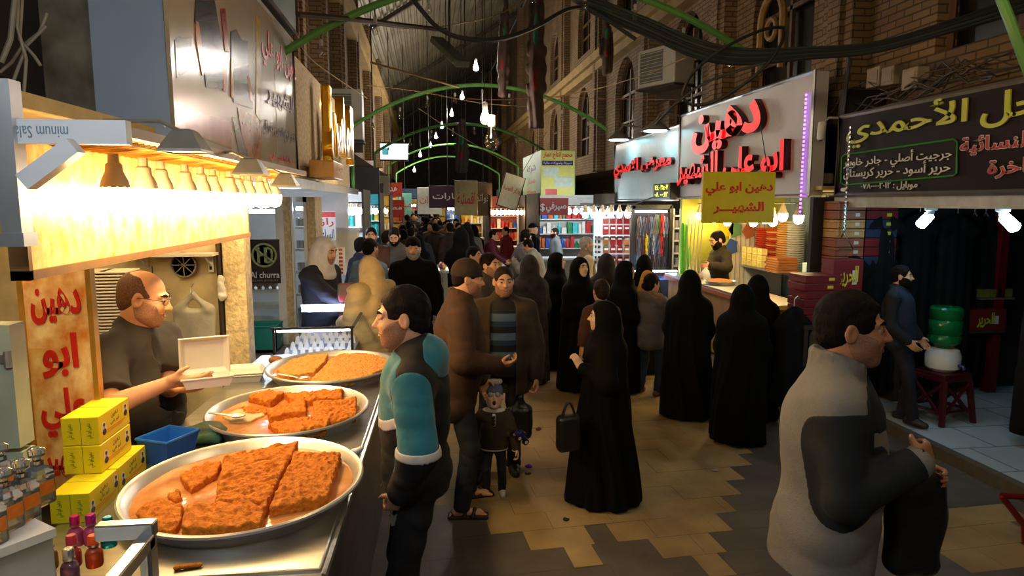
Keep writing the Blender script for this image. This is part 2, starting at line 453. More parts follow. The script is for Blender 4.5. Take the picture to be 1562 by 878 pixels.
class Head:
    """head-local frame: +y forward, z up, about 0.235 tall"""
    def __init__(s, c, Rm, sc=1.0): s.c, s.R, s.sc = np.array(c, float), Rm, sc
    def p(s, x, y, z): return s.c + s.R @ (np.array((x, y, z), float) * s.sc)
    def e(s, f, c, r, k=0.0, op='add', rot=None):
        M = s.R if rot is None else s.R @ rot
        f.ell(s.p(*c), [q * s.sc for q in r], M, k=k, op=op)
    def cp(s, f, a, b, ra, rb=None, k=0.0, op='add'): f.cap(s.p(*a), s.p(*b), ra * s.sc, (ra if rb is None else rb) * s.sc, k=k, op=op)
    def skull(s, f, g=0.0):
        s.e(f, (0, -.014, .028), (.073 + g, .094 + g, .088 + g))
        s.e(f, (0, .026, -.042), (.058 + g, .064 + g, .074 + g), k=.03)
    def jaw(s, f, g=0.0, wide=1.0):
        s.e(f, (0, .026, -.042), (.058 * wide + g, .064 + g, .074 + g), k=.03)
        s.e(f, (0, .070, -.098), (.026 * wide + g, .020 + g, .018 + g), k=.03)
        s.e(f, (.038 * wide, .012, -.066), (.018 + g, .034 + g, .024 + g), k=.03); s.e(f, (-.038 * wide, .012, -.066), (.018 + g, .034 + g, .024 + g), k=.03)
    def face(s, f, nose=1.0, wide=1.0, mouth_open=0.0):
        s.skull(f); s.jaw(f, 0, wide)
        for q in (1, -1):
            s.e(f, (q * .036, .066, -.022), (.022, .020, .018), k=.025)           # cheekbone
            if nose >= .8: s.cp(f, (q * .012, .086, .030), (q * .046, .070, .028), .010, .008, k=.014)   # brow
            s.e(f, (q * .077, -.008, -.006), (.009, .020, .032), k=.006, rot=rotZ(q * .35))
            if nose < .8: continue
            s.e(f, (q * .032, .097, .010), (.019, .016, .012), k=.012, op='sub')   # eye socket
            s.cp(f, (q * .020, .0880, .0165), (q * .044, .0825, .0155), .0050, k=.006); s.cp(f, (q * .021, .0865, .0035), (q * .043, .0815, .0035), .0040, k=.006)   # lids
            s.e(f, (q * .077, -.008, -.006), (.009, .020, .032), k=.006, rot=rotZ(q * .35))
            s.e(f, (q * .084, -.002, -.004), (.007, .010, .018), k=.004, op='sub')
            s.e(f, (q * .012, .096, -.026), (.0095 * nose, .010, .008), k=.006)    # nostril wing
        s.cp(f, (0, .086, .018), (0, .104 + .008 * nose, -.020), .0085, .0105 * nose, k=.012)
        s.e(f, (0, .108 + .006 * nose, -.023), (.0115, .010, .0095), k=.006)
        s.e(f, (0, .083, -.056), (.027, .016, .016), k=.012)
        if mouth_open: s.e(f, (0, .098, -.066), (.017, .022, .010 + .012 * mouth_open), k=.004, op='sub')
        else: s.cp(f, (-.020, .0955, -.0565), (.020, .0955, -.0565), .0028, k=.004, op='sub')
    def details(s, root, h, mats, brow=True, lips=True, eyes=True, closed=False):
        sk, hr = mats
        lo, hi = s.c - .16 * s.sc, s.c + .16 * s.sc
        if eyes:
            for q in (1, -1):
                mb = MB(); mi = MB()
                c = s.p(q * .0315, .0775, .0095)
                mb.lathe([(0, -.0125 * s.sc)] + [(.0125 * s.sc * math.sin(t), -.0125 * s.sc * math.cos(t)) for t in (.5, 1, 1.57, 2.1, 2.6)] + [(0, .0125 * s.sc)], c * s.ws, 12)
                d = s.R @ np.array((0, .0085, -.001)) * s.sc
                mi.lathe([(0, -.006 * s.sc)] + [(.006 * s.sc * math.sin(t), -.006 * s.sc * math.cos(t)) for t in (.7, 1.57, 2.4)] + [(0, .006 * s.sc)], (c + d) * s.ws, 10)
                e = mb.build('eye', EYE_W, root); mi.build('iris', EYE_D, e)
        if brow:
            f = SDF(lo, hi, min(h * .6, .004))
            for q in (1, -1):
                s.cp(f, (q * .014, .093, .030), (q * .034, .0885, .036), .0052, .0055, k=.004); s.cp(f, (q * .034, .0885, .036), (q * .052, .072, .029), .0055, .0025, k=.004)
            f.build('eyebrows', hr, root, s.ws)
        if lips:
            f = SDF(lo, hi, min(h * .6, .004))
            s.cp(f, (-.017, .0945, -.0525), (.017, .0945, -.0525), .0052, k=.003); s.e(f, (0, .0965, -.0615), (.017, .0075, .0058), k=.002)
            s.cp(f, (-.022, .098, -.0565), (.022, .098, -.0565), .0016, k=.001, op='sub')
            f.build('lips', LIP, root, s.ws)
def person(x, y, hgt, face, label, z0=0.0, res=0.012, lean=0, hy=0, hp=0, rh=None, lh=None, rhint=None, lhint=None, feet=((.10, 0), (-.10, 0)), fdir=None,
           top=None, bottom=None, shoes=None, skin=None, hair=None, haircol=None, beard=None, hat=None, hatcol=None, group=None, w=1.0, dp=1.0, belly=0.0,
           hs=1.0, sz=1.43, hz=.95, nose=1.0, curl=(.5, .5), hand_dirs=(None, None), palms=(None, None), detail=0, wide=1.0, hands=True, bare_arms=False,
           mouth_open=0.0, hipshift=(0, 0), seed=None, body_extra=None, sock=None):
    seed = abs(hash(label)) % 9999 if seed is None else seed
    seed = sum(ord(q) * (i + 3) for i, q in enumerate(label)) % 9973
    skin = skin or SKIN; haircol = haircol or HAIR
    s = hgt / 1.75
    root = empty('person', (x, y, z0), R(face), label, 'person', group)
    h = res / s
    piv = V(hipshift[0], hipshift[1], hz); Rl = rotX(-R(lean))
    T = lambda p: piv + Rl @ (np.array(p, float) - V(0, 0, hz))
    SR, SL = T((.172 * w, -.005, sz - .035)), T((-.172 * w, -.005, sz - .035)); NB = T((0, -.012, sz + .035))
    Rh = Rl @ np.eye(3) if False else rotZ(R(hy)) @ rotX(R(hp))
    NT = T((0, .012, sz + .115)); hc = NT + V(0, .012, 0) + Rh @ V(0, .0, .085 * hs)
    hd = Head(hc, Rh, hs); hd.ws = s
    RH = np.array(rh, float) if rh is not None else T((.25 * w, .03, sz - .56)); LH = np.array(lh, float) if lh is not None else T((-.25 * w, .03, sz - .56))
    ka = (sz - hz) / .48
    ER, RH = ik(SR, RH, .29 * ka, .255 * ka, V(*(rhint or (.5, -1, -.3)))); EL, LH = ik(SL, LH, .29 * ka, .255 * ka, V(*(lhint or (-.5, -1, -.3))))
    HR, HL = piv + V(.09, 0, -.03), piv + V(-.09, 0, -.03)
    lg = hz / .95
    AR, AL = V(feet[0][0], feet[0][1], .075 if len(feet[0]) < 3 else feet[0][2]), V(feet[1][0], feet[1][1], .075 if len(feet[1]) < 3 else feet[1][2])
    KR, AR = ik(HR, AR, .435 * lg, .425 * lg, V(.1, 1, 0)); KL, AL = ik(HL, AL, .435 * lg, .425 * lg, V(-.1, 1, 0))
    J = dict(SR=SR, SL=SL, ER=ER, EL=EL, RH=RH, LH=LH, NB=NB, NT=NT, hc=hc, piv=piv, T=T, hd=hd, Rl=Rl, sz=sz, hz=hz, w=w)
    allp = np.array([SR, SL, ER, EL, RH, LH, NB, hc + V(0, 0, .13 * hs), hc - V(0, .12 * hs, 0), hc + V(0, .12 * hs, 0), KR, KL, AR, AL])
    lo, hi = allp.min(0) - .2, allp.max(0) + .2
    lo[2] = 0 if min(AR[2], AL[2]) < .2 else lo[2]
    # --- body: one continuous surface
    f = SDF(lo, hi, h)
    hd.face(f, nose, wide, mouth_open)
    f.cap(NB, NT + Rh @ V(0, -.012, .02), .062 * (.7 + .3 * hs) * (w * .5 + .5), .056 * (.7 + .3 * hs) * (w * .5 + .5), k=.03)
    f.cap(T((-.13 * w, 0, sz - .04)), T((.13 * w, 0, sz - .04)), .045, k=.05)
    L = sz - hz
    f.ell(T((0, 0, hz + .68 * L)), (.135 * w, .085 * dp, .45 * L), Rl, k=.05); f.ell(T((0, 0, hz + .1 * L)), (.12 * w, .085 * dp, .4 * L), Rl, k=.05)
    ra = 1.0 if bare_arms else .72
    f.cap(SR, ER, .052 * ra, .044 * ra, k=.03); f.cap(SL, EL, .052 * ra, .044 * ra, k=.03)
    WR, WL = RH, LH
    f.cap(ER, WR, .046 * (.85 if not bare_arms else w * .95), .029, k=.01); f.cap(EL, WL, .046 * (.85 if not bare_arms else w * .95), .029, k=.01)
    if hands:
        hsz = (.72 + .28 * hs) if hs < 1.3 else 1.15
        hand(f, WR, V(*hand_dirs[0]) if hand_dirs[0] else WR - ER, V(*palms[0]) if palms[0] else V(-1, .15, 0), True, hsz, curl[0])
        hand(f, WL, V(*hand_dirs[1]) if hand_dirs[1] else WL - EL, V(*palms[1]) if palms[1] else V(1, .15, 0), False, hsz, curl[1])
    for H_, K_, A_ in ((HR, KR, AR), (HL, KL, AL)):
        f.cap(H_, K_, .06, .042, k=.03); f.cap(K_, A_, .042, .032, k=.01)
        if sock == 'bare':
            fd = V(*(fdir or (0, 1, 0))); fd = unit(fd); sd = V(fd[1], -fd[0], 0)
            f.cap(A_ - V(0, 0, .03) - fd * .04, A_ - V(0, 0, .045) + fd * .12, .034, .026, k=.03)
            for j, o in enumerate((.034, .012, -.008, -.026, -.042)):
                tp = A_ - V(0, 0, .05) + fd * (.135 - .009 * j) + sd * o * (1 if A_ is AR else 1)
                f.cap(A_ - V(0, 0, .046) + fd * .10 + sd * o * .8, tp + fd * .03, .012 - .001 * j, .010 - .001 * j, k=.008)
    if body_extra: body_extra(f, J)
    f.build('body', skin, root, s)
    if detail: hd.details(root, h, (skin, haircol), brow=not mouth_open, lips=detail > 1 and not mouth_open, eyes=True)
    if mouth_open:
        q = SDF(hc - .2, hc + .25, min(h, .005)); hd.e(q, (0, .088, -.066), (.016, .014, .010 + .011 * mouth_open)); q.build('open_mouth', mat('mouth_dark', srgb(70, 16, 14), .5, var=0), root, s)
    hlo, hhi = hc - .2 * hs, hc + .2 * hs; hh = min(h, .009 if detail else .014)
    # --- hair, beard, headwear
    if hair:
        g = SDF(hlo, hhi, hh); G = {'short': .010, 'buzz': .006, 'bald': .004, 'full': .022, 'tied': .016}[hair]
        hd.e(g, (0, -.016, .028 + G * .3), (.073 + G * .6, .094 + G, .088 + G * 1.1))
        if hair != 'tied': hd.e(g, (0, -.056, -.030), (.053 + G, .040 + G, .05), k=.03)
        else: hd.e(g, (0, -.06, -.05), (.06, .05, .07), k=.03); hd.e(g, (0, -.125, -.02), (.04, .035, .045), k=.02)
        hd.e(g, (0, .108, -.035), (.080, .082, .118), op='sub', k=.016)          # face opening
        for q in (1, -1): hd.e(g, (q * .090, .012, -.034), (.032, .034, .046), op='sub', k=.008)
        if hair == 'bald': hd.e(g, (0, .06, .075), (.075, .105, .085), op='sub', k=.012); hd.e(g, (0, -.01, .12), (.06, .075, .05), op='sub', k=.01)
        M3 = hd.R
        if hair in ('short', 'full', 'tied'): g.disp(lambda P: .0035 * noise3((P - hc) @ M3 * np.array((1, .35, 1)), 170, seed, 2))
        g.build('hair', SHAVED if hair == 'bald' else haircol, root, s, smooth=0)
    if beard:
        g = SDF(hlo, hhi, hh); gr = {'full': .010, 'stubble': .0028, 'goatee': .005}[beard]
        hd.face(g, nose, wide); g.off(gr); g.cut(hd.p(0, 0, .004), hd.R @ V(0, .25, 1), k=.004)
        hd.e(g, (0, .085, -.012), (.060, .075, .040), op='sub', k=.006)
        hd.e(g, (0, .10, -.058), (.024 if beard != 'full' else .021, .022, .012 if beard != 'full' else .009), op='sub', k=.004)
        for q in (1, -1): hd.e(g, (q * .084, -.02, -.01), (.026, .036, .036), op='sub', k=.006)
        hd.e(g, (0, -.055, -.07), (.09, .045, .09), op='sub', k=.006)
        m = g.copy(); m.D[:] = 9; hd.cp(m, (-.024, .091, -.047), (0, .0985, -.043), .0045 + gr * .3, k=.004); hd.cp(m, (.024, .091, -.047), (0, .0985, -.043), .0045 + gr * .3, k=.004)
        g.D = np.minimum(g.D, m.D)
        if beard == 'full': g.disp(lambda P: .002 * noise3(P, 240, seed, 1))
        g.build('beard', STUBBLE if beard == 'stubble' else haircol, root, s, smooth=1)
    if hat == 'beanie':
        g = SDF(hlo, hhi, hh); hd.e(g, (0, -.016, .036), (.088, .108, .105)); g.cut(hd.p(0, .06, .022), hd.R @ unit(V(0, .12, -1)), k=.006)
        M3 = hd.R; g.disp(lambda P: .0016 * np.sin(((P - hc) @ M3)[:, 2] * 420)); g.build('beanie', hatcol, root, s)
    if hat in ('kufi', 'cap'):
        g = SDF(hlo, hhi, hh); hd.e(g, (0, -.016, .04), (.083, .103, .098)); g.cut(hd.p(0, .06, .045), hd.R @ unit(V(0, .1, -1)), k=.004)
        if hat == 'kufi': g.cut(hd.p(0, 0, .125), hd.R @ V(0, 0, 1), k=.03)
        else: hd.e(g, (0, .115, .052), (.06, .055, .009), k=.01)
        g.build('cap', hatcol, root, s)
    if hat in ('scarf', 'hood'):
        g = SDF(hc - .34, hc + .3, hh)
        hd.e(g, (0, -.022, .028), (.094, .112, .104)); hd.e(g, (0, -.035, -.07), (.10, .105, .10), k=.05)
        nb = NB - hc
        g.cap(hc + nb * .5 + V(0, -.02, 0), NB + V(0, -.01, -.05), .115, .165, k=.08)
        hd.e(g, (0, .115, -.012), (.062, .075, .092), op='sub', k=.02)
        g.disp(lambda P: .006 * noise3(P, 26, seed, 2)); g.build('hood' if hat == 'hood' else 'headscarf', hatcol, root, s)
    # --- lower garments
    if bottom:
        bm_, kind = bottom[0], bottom[1] if len(bottom) > 1 else 'trousers'
        blo = np.minimum(lo, allp.min(0) - .25); bhi = hi.copy(); bhi[2] = hz + .2
        g = SDF(blo, bhi, h)
        if kind == 'trousers':
            g.ell(piv + V(0, -.005, 0), (.165 * w, .125 * dp + belly * .3, .15 * lg), k=.04)
            for H_, K_, A_ in ((HR, KR, AR), (HL, KL, AL)):
                g.cap(H_, K_, .092, .068, k=.05); g.cap(K_, A_ + V(0, 0, -.0), .066, .060, k=.02)
            g.cut(V(0, 0, min(.052, .06)), V(0, 0, -1))
            g.disp(lambda P: .010 * folds3(P * np.array((1, 1, 1.5)), 20, seed))
            g.build('trousers', bm_, root, s)
        else:                                   # robe or skirt to the ankles
            z1 = hz + .1
            for i in range(12):
                t = i / 11; z = z1 + (.06 - z1) * t
                g.ell(V(piv[0] * (1 - t) + (AR[0] + AL[0]) / 2 * t, piv[1] * (1 - t) + (AR[1] + AL[1]) / 2 * t, z), ((.155 + .10 * t) * w, .13 + .07 * t, .09), k=.05)
            g.cut(V(0, 0, .055), V(0, 0, -1))
            g.disp(lambda P: (.010 * np.sin(np.arctan2(P[:, 1], P[:, 0]) * 9 + seed) * np.clip((hz - P[:, 2]) * 2, 0, 1)))
            g.build('robe' if kind == 'robe' else 'skirt', bm_, root, s)
    if shoes:
        fd = unit(V(*(fdir or (0, 1, 0))))
        for A_, q in ((AR, 1), (AL, -1)):
            g = SDF(A_ - .28, A_ + .3, h); d = unit(fd + V(q * .15, 0, 0)); b = A_.copy(); zb = A_[2] - .075
            b[2] = zb
            if shoes[1] == 'sandal':
                sdv = V(d[1], -d[0], 0); g.box(b + d * .045 + V(0, 0, .014), (.095, .28, .024), np.stack([sdv, d, V(0, 0, 1)], 1), .01)
                for yy, zz in ((.075, .05), (.02, .075)):
                    g.cap(b + d * yy + sdv * .045 + V(0, 0, .02), b + d * (yy + .015) + V(0, 0, zz + .012), .012, k=.01); g.cap(b + d * (yy + .015) + V(0, 0, zz + .012), b + d * yy - sdv * .045 + V(0, 0, .02), .012, k=.01)
            else:
                g.cap(b - d * .055 + V(0, 0, .04), b + d * .06 + V(0, 0, .038), .043, .045); g.cap(b + d * .05 + V(0, 0, .03), b + d * .135 + V(0, 0, .026), .045, .036, k=.03)
                g.cap(b + V(0, 0, .05), b + V(0, 0, .10), .042, k=.03)
                g.cut(V(0, 0, zb + .004), V(0, 0, -1))
            g.build('sandal' if shoes[1] == 'sandal' else 'shoe', shoes[0], root, s)
    # --- upper garments
    for sp in (top or []):
        t = sp.get('t', .02); hem = sp.get('hem', hz - .06)
        g = SDF(lo - .05, np.array([hi[0] + .05, hi[1] + .05, NT[2] + .25]), h)
        g.ell(T((0, -.008, hz + .66 * L)), (.160 * w + t, .126 * dp + t, .48 * L), Rl, k=.06)
        g.ell(T((0, .01 + belly * .5, hz + .30 * L)), (.150 * w + t + belly * .3, .11 * dp + t + belly * .6, .48 * L), Rl, k=.06)
        g.ell(T((0, .0, hz - .02)), (.168 * w + t, .122 * dp + t + belly * .2, .36 * L), Rl, k=.06)
        if hem < hz - .15: g.ell(T((0, -.005, hz - .18)), (.17 * w + t, .125 * dp + t, .3 * L), Rl, k=.08)
        g.cap(T((-.11 * w, -.008, sz - .030)), T((.11 * w, -.008, sz - .030)), .056 + t * .6, k=.06)
        for q in (1, -1): g.cap(T((q * .15 * w, -.008, sz - .035)), NB + V(q * .04, 0, .005), .05 + t * .5, .05 + t * .4, k=.04)
        g.cap(T((0, -.01, sz + .0)), NB + V(0, 0, .03), .085 + t * .3, .062 + t * .5, k=.05)
        if sp.get('sleeve', 'long') != 'none':
            for S_, E_, W_ in ((SR, ER, RH), (SL, EL, LH)):
                if sp.get('sleeve', 'long') == 'long':
                    st = sp.get('st', t)
                    g.cap(S_, E_, .054 + st, .050 + st, k=.045); g.cap(E_, W_ - unit(W_ - E_) * .01, .051 + st, .038 + st * .8, k=.02)
                else:
                    e2 = S_ + (E_ - S_) * .78; g.cap(S_, e2, .066 + t, .07 + t, k=.05); g.cut2 = None
                    dd = unit(E_ - S_); g.box(e2 + dd * .10, (.24, .2, .24), np.stack([unit(np.cross(dd, V(0, 1, .1))), dd, unit(np.cross(unit(np.cross(dd, V(0, 1, .1))), dd))], 1), .0, op='sub', k=.006)
        if sp.get('hood'): g.ell(T((0, -.085, sz + .03)), (.13, .075, .085), Rl, k=.04); g.cap(T((-.10, -.03, sz + .06)), T((-.05, .07, sz - .01)), .034, .026, k=.03); g.cap(T((.10, -.03, sz + .06)), T((.05, .07, sz - .01)), .034, .026, k=.03)
        g.cut(T((0, 0, hem)), Rl @ V(0, 0, -1), k=.01)
        amp = sp.get('amp', .007) * 1.5
        g.disp(lambda P: amp * folds3(P * np.array((1, 1, 1.4)), sp.get('ff', 19), seed + 5))
        if sp.get('collar'):
            ch = sp['collar']; n = 14; fr = sp.get('cgap', 0.5)
            for i in range(n):
                a0, a1 = [math.pi / 2 + fr + (2 * math.pi - 2 * fr) * q / n for q in (i, i + 1)]
                rr = .074 + sp.get('cr', 0)
                for zz in np.arange(0, ch + .001, .02):
                    g.cap(T((rr * math.cos(a0), rr * math.sin(a0) * 1.05 - .008, sz + .05 + zz - .03 * max(math.sin(a0), -.3))), T((rr * math.cos(a1), rr * math.sin(a1) * 1.05 - .008, sz + .05 + zz - .03 * max(math.sin(a1), -.3))), .013, k=.01)
        if sp.get('open'):
            ow = sp['open']
            g.box(T((0, .24 + belly, hz + .35 * L)), (ow, .36, L * 1.7), Rl @ rotY(0), .03, op='sub', k=.01)
        if sp.get('vee'):
            g.ell(T((0, .13 * dp + t, sz - .02)), (.035, .06, sp['vee']), Rl, op='sub', k=.008)
        ob = g.build(sp.get('name', 'jacket'), sp['mat'], root, s)
        for pn, pm, fn, gr in sp.get('panels', []):
            q = g.like(); fn(q, J)
            q.D = np.maximum(q.D, g.D - gr); q.build(pn, pm, ob, s, smooth=1)
    root['_s'] = s
    del root['_s']
    root_info[root.name] = (J, s)
    return root
root_info = {}
def chador(x, y, hgt, face, label, res=0.012, hy=0, hp=0, group=None, skin=None, facehole=True, mat_=None, base=(.27, .24), hem=.015, rh=None, lean=0, w=1.0, detail=0, seedk=0, hp_hand=None, fold=1.0, veil=False, hs=1.0):
    """a woman in a full-length black cloak: body, face, optional hand; the cloak is a part"""
    seed = sum(ord(q) * (i + 3) for i, q in enumerate(label)) % 9973 + seedk
    skin = skin or SKIN_PALE; s = hgt / 1.75; h = res / s
    root = empty('person', (x, y, 0), R(face), label, 'person', group)
    piv = V(0, 0, .95); Rl = rotX(-R(lean)); T = lambda p: piv + Rl @ (np.array(p, float) - V(0, 0, .95))
    hc = T((0, .03, 1.615)); Rh = rotZ(R(hy)) @ rotX(R(hp)); hd = Head(hc, Rh, hs); hd.ws = s
    lo, hi = V(-.5, -.5, 0), V(.5, .6, 1.85)
    f = SDF(lo, hi, h); hd.face(f, 1.0)
    f.cap(T((0, 0, 1.45)), hc - V(0, .01, .05), .055, k=.03); f.ell(T((0, 0, 1.2)), (.14, .09, .3), k=.05); f.cap(V(.08, 0, .9), V(.08, 0, .08), .06, .04, k=.05); f.cap(V(-.08, 0, .9), V(-.08, 0, .08), .06, .04, k=.05)
    if rh is not None:
        rt = rh[3] if len(rh) > 3 else True; S_ = T((.17 if rt else -.17, 0, 1.38)); E_, W_ = ik(S_, np.array(rh[0], float), .28, .25, V(.4 if rt else -.4, -1, -.6))
        f.cap(S_, E_, .04, k=.03); f.cap(E_, W_, .034, .027, k=.01); hand(f, W_, V(*rh[1]), V(*rh[2]), rt, .88, .9)
    f.build('body', skin, root, s)
    if detail: hd.details(root, h, (skin, HAIR), lips=detail > 1)
    g = SDF(lo, hi, h)
    hd.e(g, (0, -.02, .03), (.096, .118, .106))
    hd.e(g, (0, -.03, -.05), (.105, .12, .12), k=.06)
    g.cap(hc - V(0, .015, .08), T((0, -.01, 1.36)), .105, .155, k=.1)
    g.ell(T((0, -.01, 1.28)), (.222 * w, .155, .17), Rl, k=.10)
    for i in range(16):
        t = i / 15; z = 1.32 * (1 - t) + .05 * t; c = T((0, -.005, z)) if z > .95 else V(0, -.005, z)
        g.ell(c, (.215 * w * (1 - t) + base[0] * t, .15 * (1 - t) + base[1] * t, .11), k=.06)
    if rh is not None:
        g.cap(T((.17 if rt else -.17, 0, 1.36)), E_, .075, .085, k=.08); g.cap(E_, W_ - unit(W_ - E_) * .03, .075, .05, k=.05)
    else:
        g.cap(T((.17, .03, 1.33)), T((.22, .06, 1.05)), .06, .07, k=.08); g.cap(T((.22, .06, 1.05)), T((.07, .17, 1.12)), .07, .05, k=.08)
        g.cap(T((-.17, .03, 1.33)), T((-.22, .06, 1.05)), .06, .07, k=.08); g.cap(T((-.22, .06, 1.05)), T((-.07, .17, 1.12)), .07, .05, k=.08)
    rs = np.random.RandomState(seed); ph = rs.uniform(0, 6, 4); nn = rs.randint(5, 8)
    def folds(P):
        th = np.arctan2(P[:, 1], P[:, 0]); fz = np.clip((1.45 - P[:, 2]) / 1.1, 0, 1)
        u = th + .25 * np.sin(P[:, 2] * 3 + ph[2])
        return fold * fz * (.016 * np.sin(nn * u + ph[0]) + .010 * np.sin((nn * 2 + 1) * u + ph[1] + P[:, 2] * 1.3)) + .004 * noise3(P * np.array((1, 1, .6)), 12, seed, 1)
    g.disp(folds, .06)
    if facehole:
        hd.e(g, (0, .145, -.016), (.078, .112, .102), op='sub', k=.02); g.box(hd.p(0, .205, -.022), (.30, .30, .185), hd.R, .04, op='sub', k=.025)
    hz_ = .012 * math.sin(seed)
    g.cut(V(0, 0, hem), V(0, .06 * math.sin(seed), -1))
    g.build('chador', mat_ or BLACK, root, s)
    if facehole:                        # the close-fitting under-scarf round the face
        q = SDF(hc - .2, hc + .2, min(h, .008)); hd.e(q, (0, -.012, .024), (.081, .102, .096)); hd.e(q, (0, .01, -.055), (.074, .078, .08), k=.03)
        hd.e(q, (0, .130, -.012), (.064, .100, .090), op='sub', k=.012); q.box(hd.p(0, .212, -.016), (.3, .30, .165), hd.R, .04, op='sub', k=.012); q.build('under_scarf', BLACK, root, s)
    root_info[root.name] = (dict(hd=hd, hc=hc), s)
    return root
# ------------------------------------------------------------------ setting materials
def brick_mat(name, c1, c2, mortar, bw=.24, bh=.075, axes='YZ', bump=.5, dirt=.35):
    m = bpy.data.materials.new(name); m.use_nodes = True; nt = m.node_tree; N = nt.nodes; L = nt.links; b = N['Principled BSDF']
    b.inputs['Roughness'].default_value = .85
    g = N.new('ShaderNodeNewGeometry'); sp = N.new('ShaderNodeSeparateXYZ'); cb = N.new('ShaderNodeCombineXYZ')
    L.new(g.outputs['Position'], sp.inputs[0])
    if axes == 'YZ':
        ad = N.new('ShaderNodeMath'); L.new(sp.outputs[1], ad.inputs[0]); L.new(sp.outputs[0], ad.inputs[1]); L.new(ad.outputs[0], cb.inputs[0])
    else: L.new(sp.outputs[0], cb.inputs[0])
    L.new(sp.outputs[2 if 'Z' in axes else 1], cb.inputs[1])
    t = N.new('ShaderNodeTexBrick'); t.inputs['Scale'].default_value = 1; t.inputs['Brick Width'].default_value = bw; t.inputs['Row Height'].default_value = bh
    t.inputs['Mortar Size'].default_value = .009; t.inputs['Color1'].default_value = (*c1, 1); t.inputs['Color2'].default_value = (*c2, 1); t.inputs['Mortar'].default_value = (*mortar, 1)
    L.new(cb.outputs[0], t.inputs['Vector'])
    nz = N.new('ShaderNodeTexNoise'); nz.inputs['Scale'].default_value = 1.3; nz.inputs['Detail'].default_value = 6; L.new(g.outputs['Position'], nz.inputs['Vector'])
    mr = N.new('ShaderNodeMapRange'); mr.inputs[1].default_value = .3; mr.inputs[2].default_value = .7; mr.inputs[3].default_value = 1 - dirt; mr.inputs[4].default_value = 1.1; L.new(nz.outputs[0], mr.inputs[0])
    mx = N.new('ShaderNodeMix'); mx.data_type = 'RGBA'; mx.blend_type = 'MULTIPLY'; mx.inputs[0].default_value = 1; L.new(t.outputs[0], mx.inputs[6]); L.new(mr.outputs[0], mx.inputs[7]); L.new(mx.outputs[2], b.inputs['Base Color'])
    bp = N.new('ShaderNodeBump'); bp.inputs['Strength'].default_value = bump; bp.inputs['Distance'].default_value = .01; bp.invert = True; L.new(t.outputs[1], bp.inputs['Height']); L.new(bp.outputs[0], b.inputs['Normal'])
    return m
BRICK = brick_mat('yellow_brick', (.26, .16, .065), (.20, .115, .045), (.07, .045, .025))
BRICK_D = brick_mat('brown_brick', (.13, .075, .035), (.10, .055, .025), (.04, .025, .015))
CREAM = mat('cream_slab', (.46, .33, .145), .6, col2=(.24, .165, .075), scale=1.7, detail=11, bump=.35, bscale=25, spec=.3)
GREYT = mat('grey_slab', (.085, .075, .066), .55, col2=(.135, .118, .10), scale=3, detail=8, bump=.2, bscale=25, spec=.35)
GROUT = mat('grout', (.16, .12, .07), .9, col2=(.06, .045, .03), scale=2)
STEEL = mat('stainless_steel', (.62, .60, .57), .32, metal=1.0, var=.12, scale=4, bump=.05, bscale=40, stretch=(1, 6, 1))
ALU = mat('aluminium', (.62, .62, .62), .35, metal=.9, var=.08, scale=6)
WHITEP = mat('white_panel', (.66, .67, .68), .35, var=.05, scale=3)
BLUEPANEL = mat('grey_blue_panel', srgb(150, 168, 186), .35, var=.06, scale=3)
DARK = mat('dark_paint', (.02, .018, .016), .7)
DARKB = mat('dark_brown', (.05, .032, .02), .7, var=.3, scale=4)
CONC = mat('stained_plaster', srgb(150, 142, 120), .9, col2=srgb(64, 50, 34), scale=3.2, detail=8, bump=.6, bscale=14)
CREAMW = mat('cream_wall', srgb(214, 200, 160), .75, var=.16, scale=6, detail=8, bump=.15, bscale=50)
STONE = mat('split_stone', srgb(205, 186, 148), .9, var=.25, scale=26, bump=1.0, bscale=42)
GOLDBOARD = mat('gold_marbled_board', srgb(206, 124, 34), .38, col2=srgb(248, 218, 150), scale=16, detail=10, stretch=(1, 1, .7))
WOOD = mat('brown_wood', srgb(104, 64, 32), .55, var=.3, scale=5, stretch=(6, 6, .8), bump=.15)
BLACKP = mat('black_plastic', (.012, .012, .013), .35, var=0)
WHITEPL = mat('white_plastic', (.75, .74, .70), .4, var=.03)
# ------------------------------------------------------------------ floor: cream slabs with saw-toothed grey borders
th_ = R(4); U_ = (math.cos(th_), math.sin(th_)); V_ = (-math.sin(th_), math.cos(th_))
O_ = (0, 3.66)
def uv2w(u, v): return (O_[0] + u * U_[0] + v * V_[0], O_[1] + u * U_[1] + v * V_[1])
mb = MB(); S_ = .25
def edges_of(j):
    """where cream meets grey along course j: the border steps one slab per course"""
    if j >= 2: return [(.42 - .21 * (j - 2), 2.17 + .178 * (j - 2))]
    return {1: [(.63, 1.03), (1.2, 2.0)], 0: [(.835, 1.02), (1.4, 1.82), (2.75, 4.1)], -1: [(1.58, 1.75), (2.9, 3.9)], -2: [(3.1, 3.7)]}.get(j, [])
def is_grey(u, j): return not any(a < u < b for a, b in edges_of(j))
for j in range(-18, 34):
    v0 = j * S_; off = (j % 2) * .21
    us = [q * .42 + off for q in range(-14, 16)]
    for u0, u1 in zip(us[:-1], us[1:]):
        cuts = [u0] + [q for e in edges_of(j) for q in e if u0 + .03 < q < u1 - .03] + [u1]
        for a, b in zip(sorted(cuts)[:-1], sorted(cuts)[1:]):
            um = (a + b) / 2; wx, wy = uv2w(um, v0 + S_ / 2)
            if not (-1.8 < wx < 4.75 and 0 < wy < 13): continue
            g = .0012
            q = [uv2w(a + g, v0 + g), uv2w(b - g, v0 + g), uv2w(b - g, v0 + S_ - g), uv2w(a + g, v0 + S_ - g)]
            dz = random.uniform(-.0015, .0015)
            mb.add([(x, min(max(y, .0), 13), .004 + dz) for x, y in q], [(0, 1, 2, 3)], 1 if is_grey(um, j) else 0)
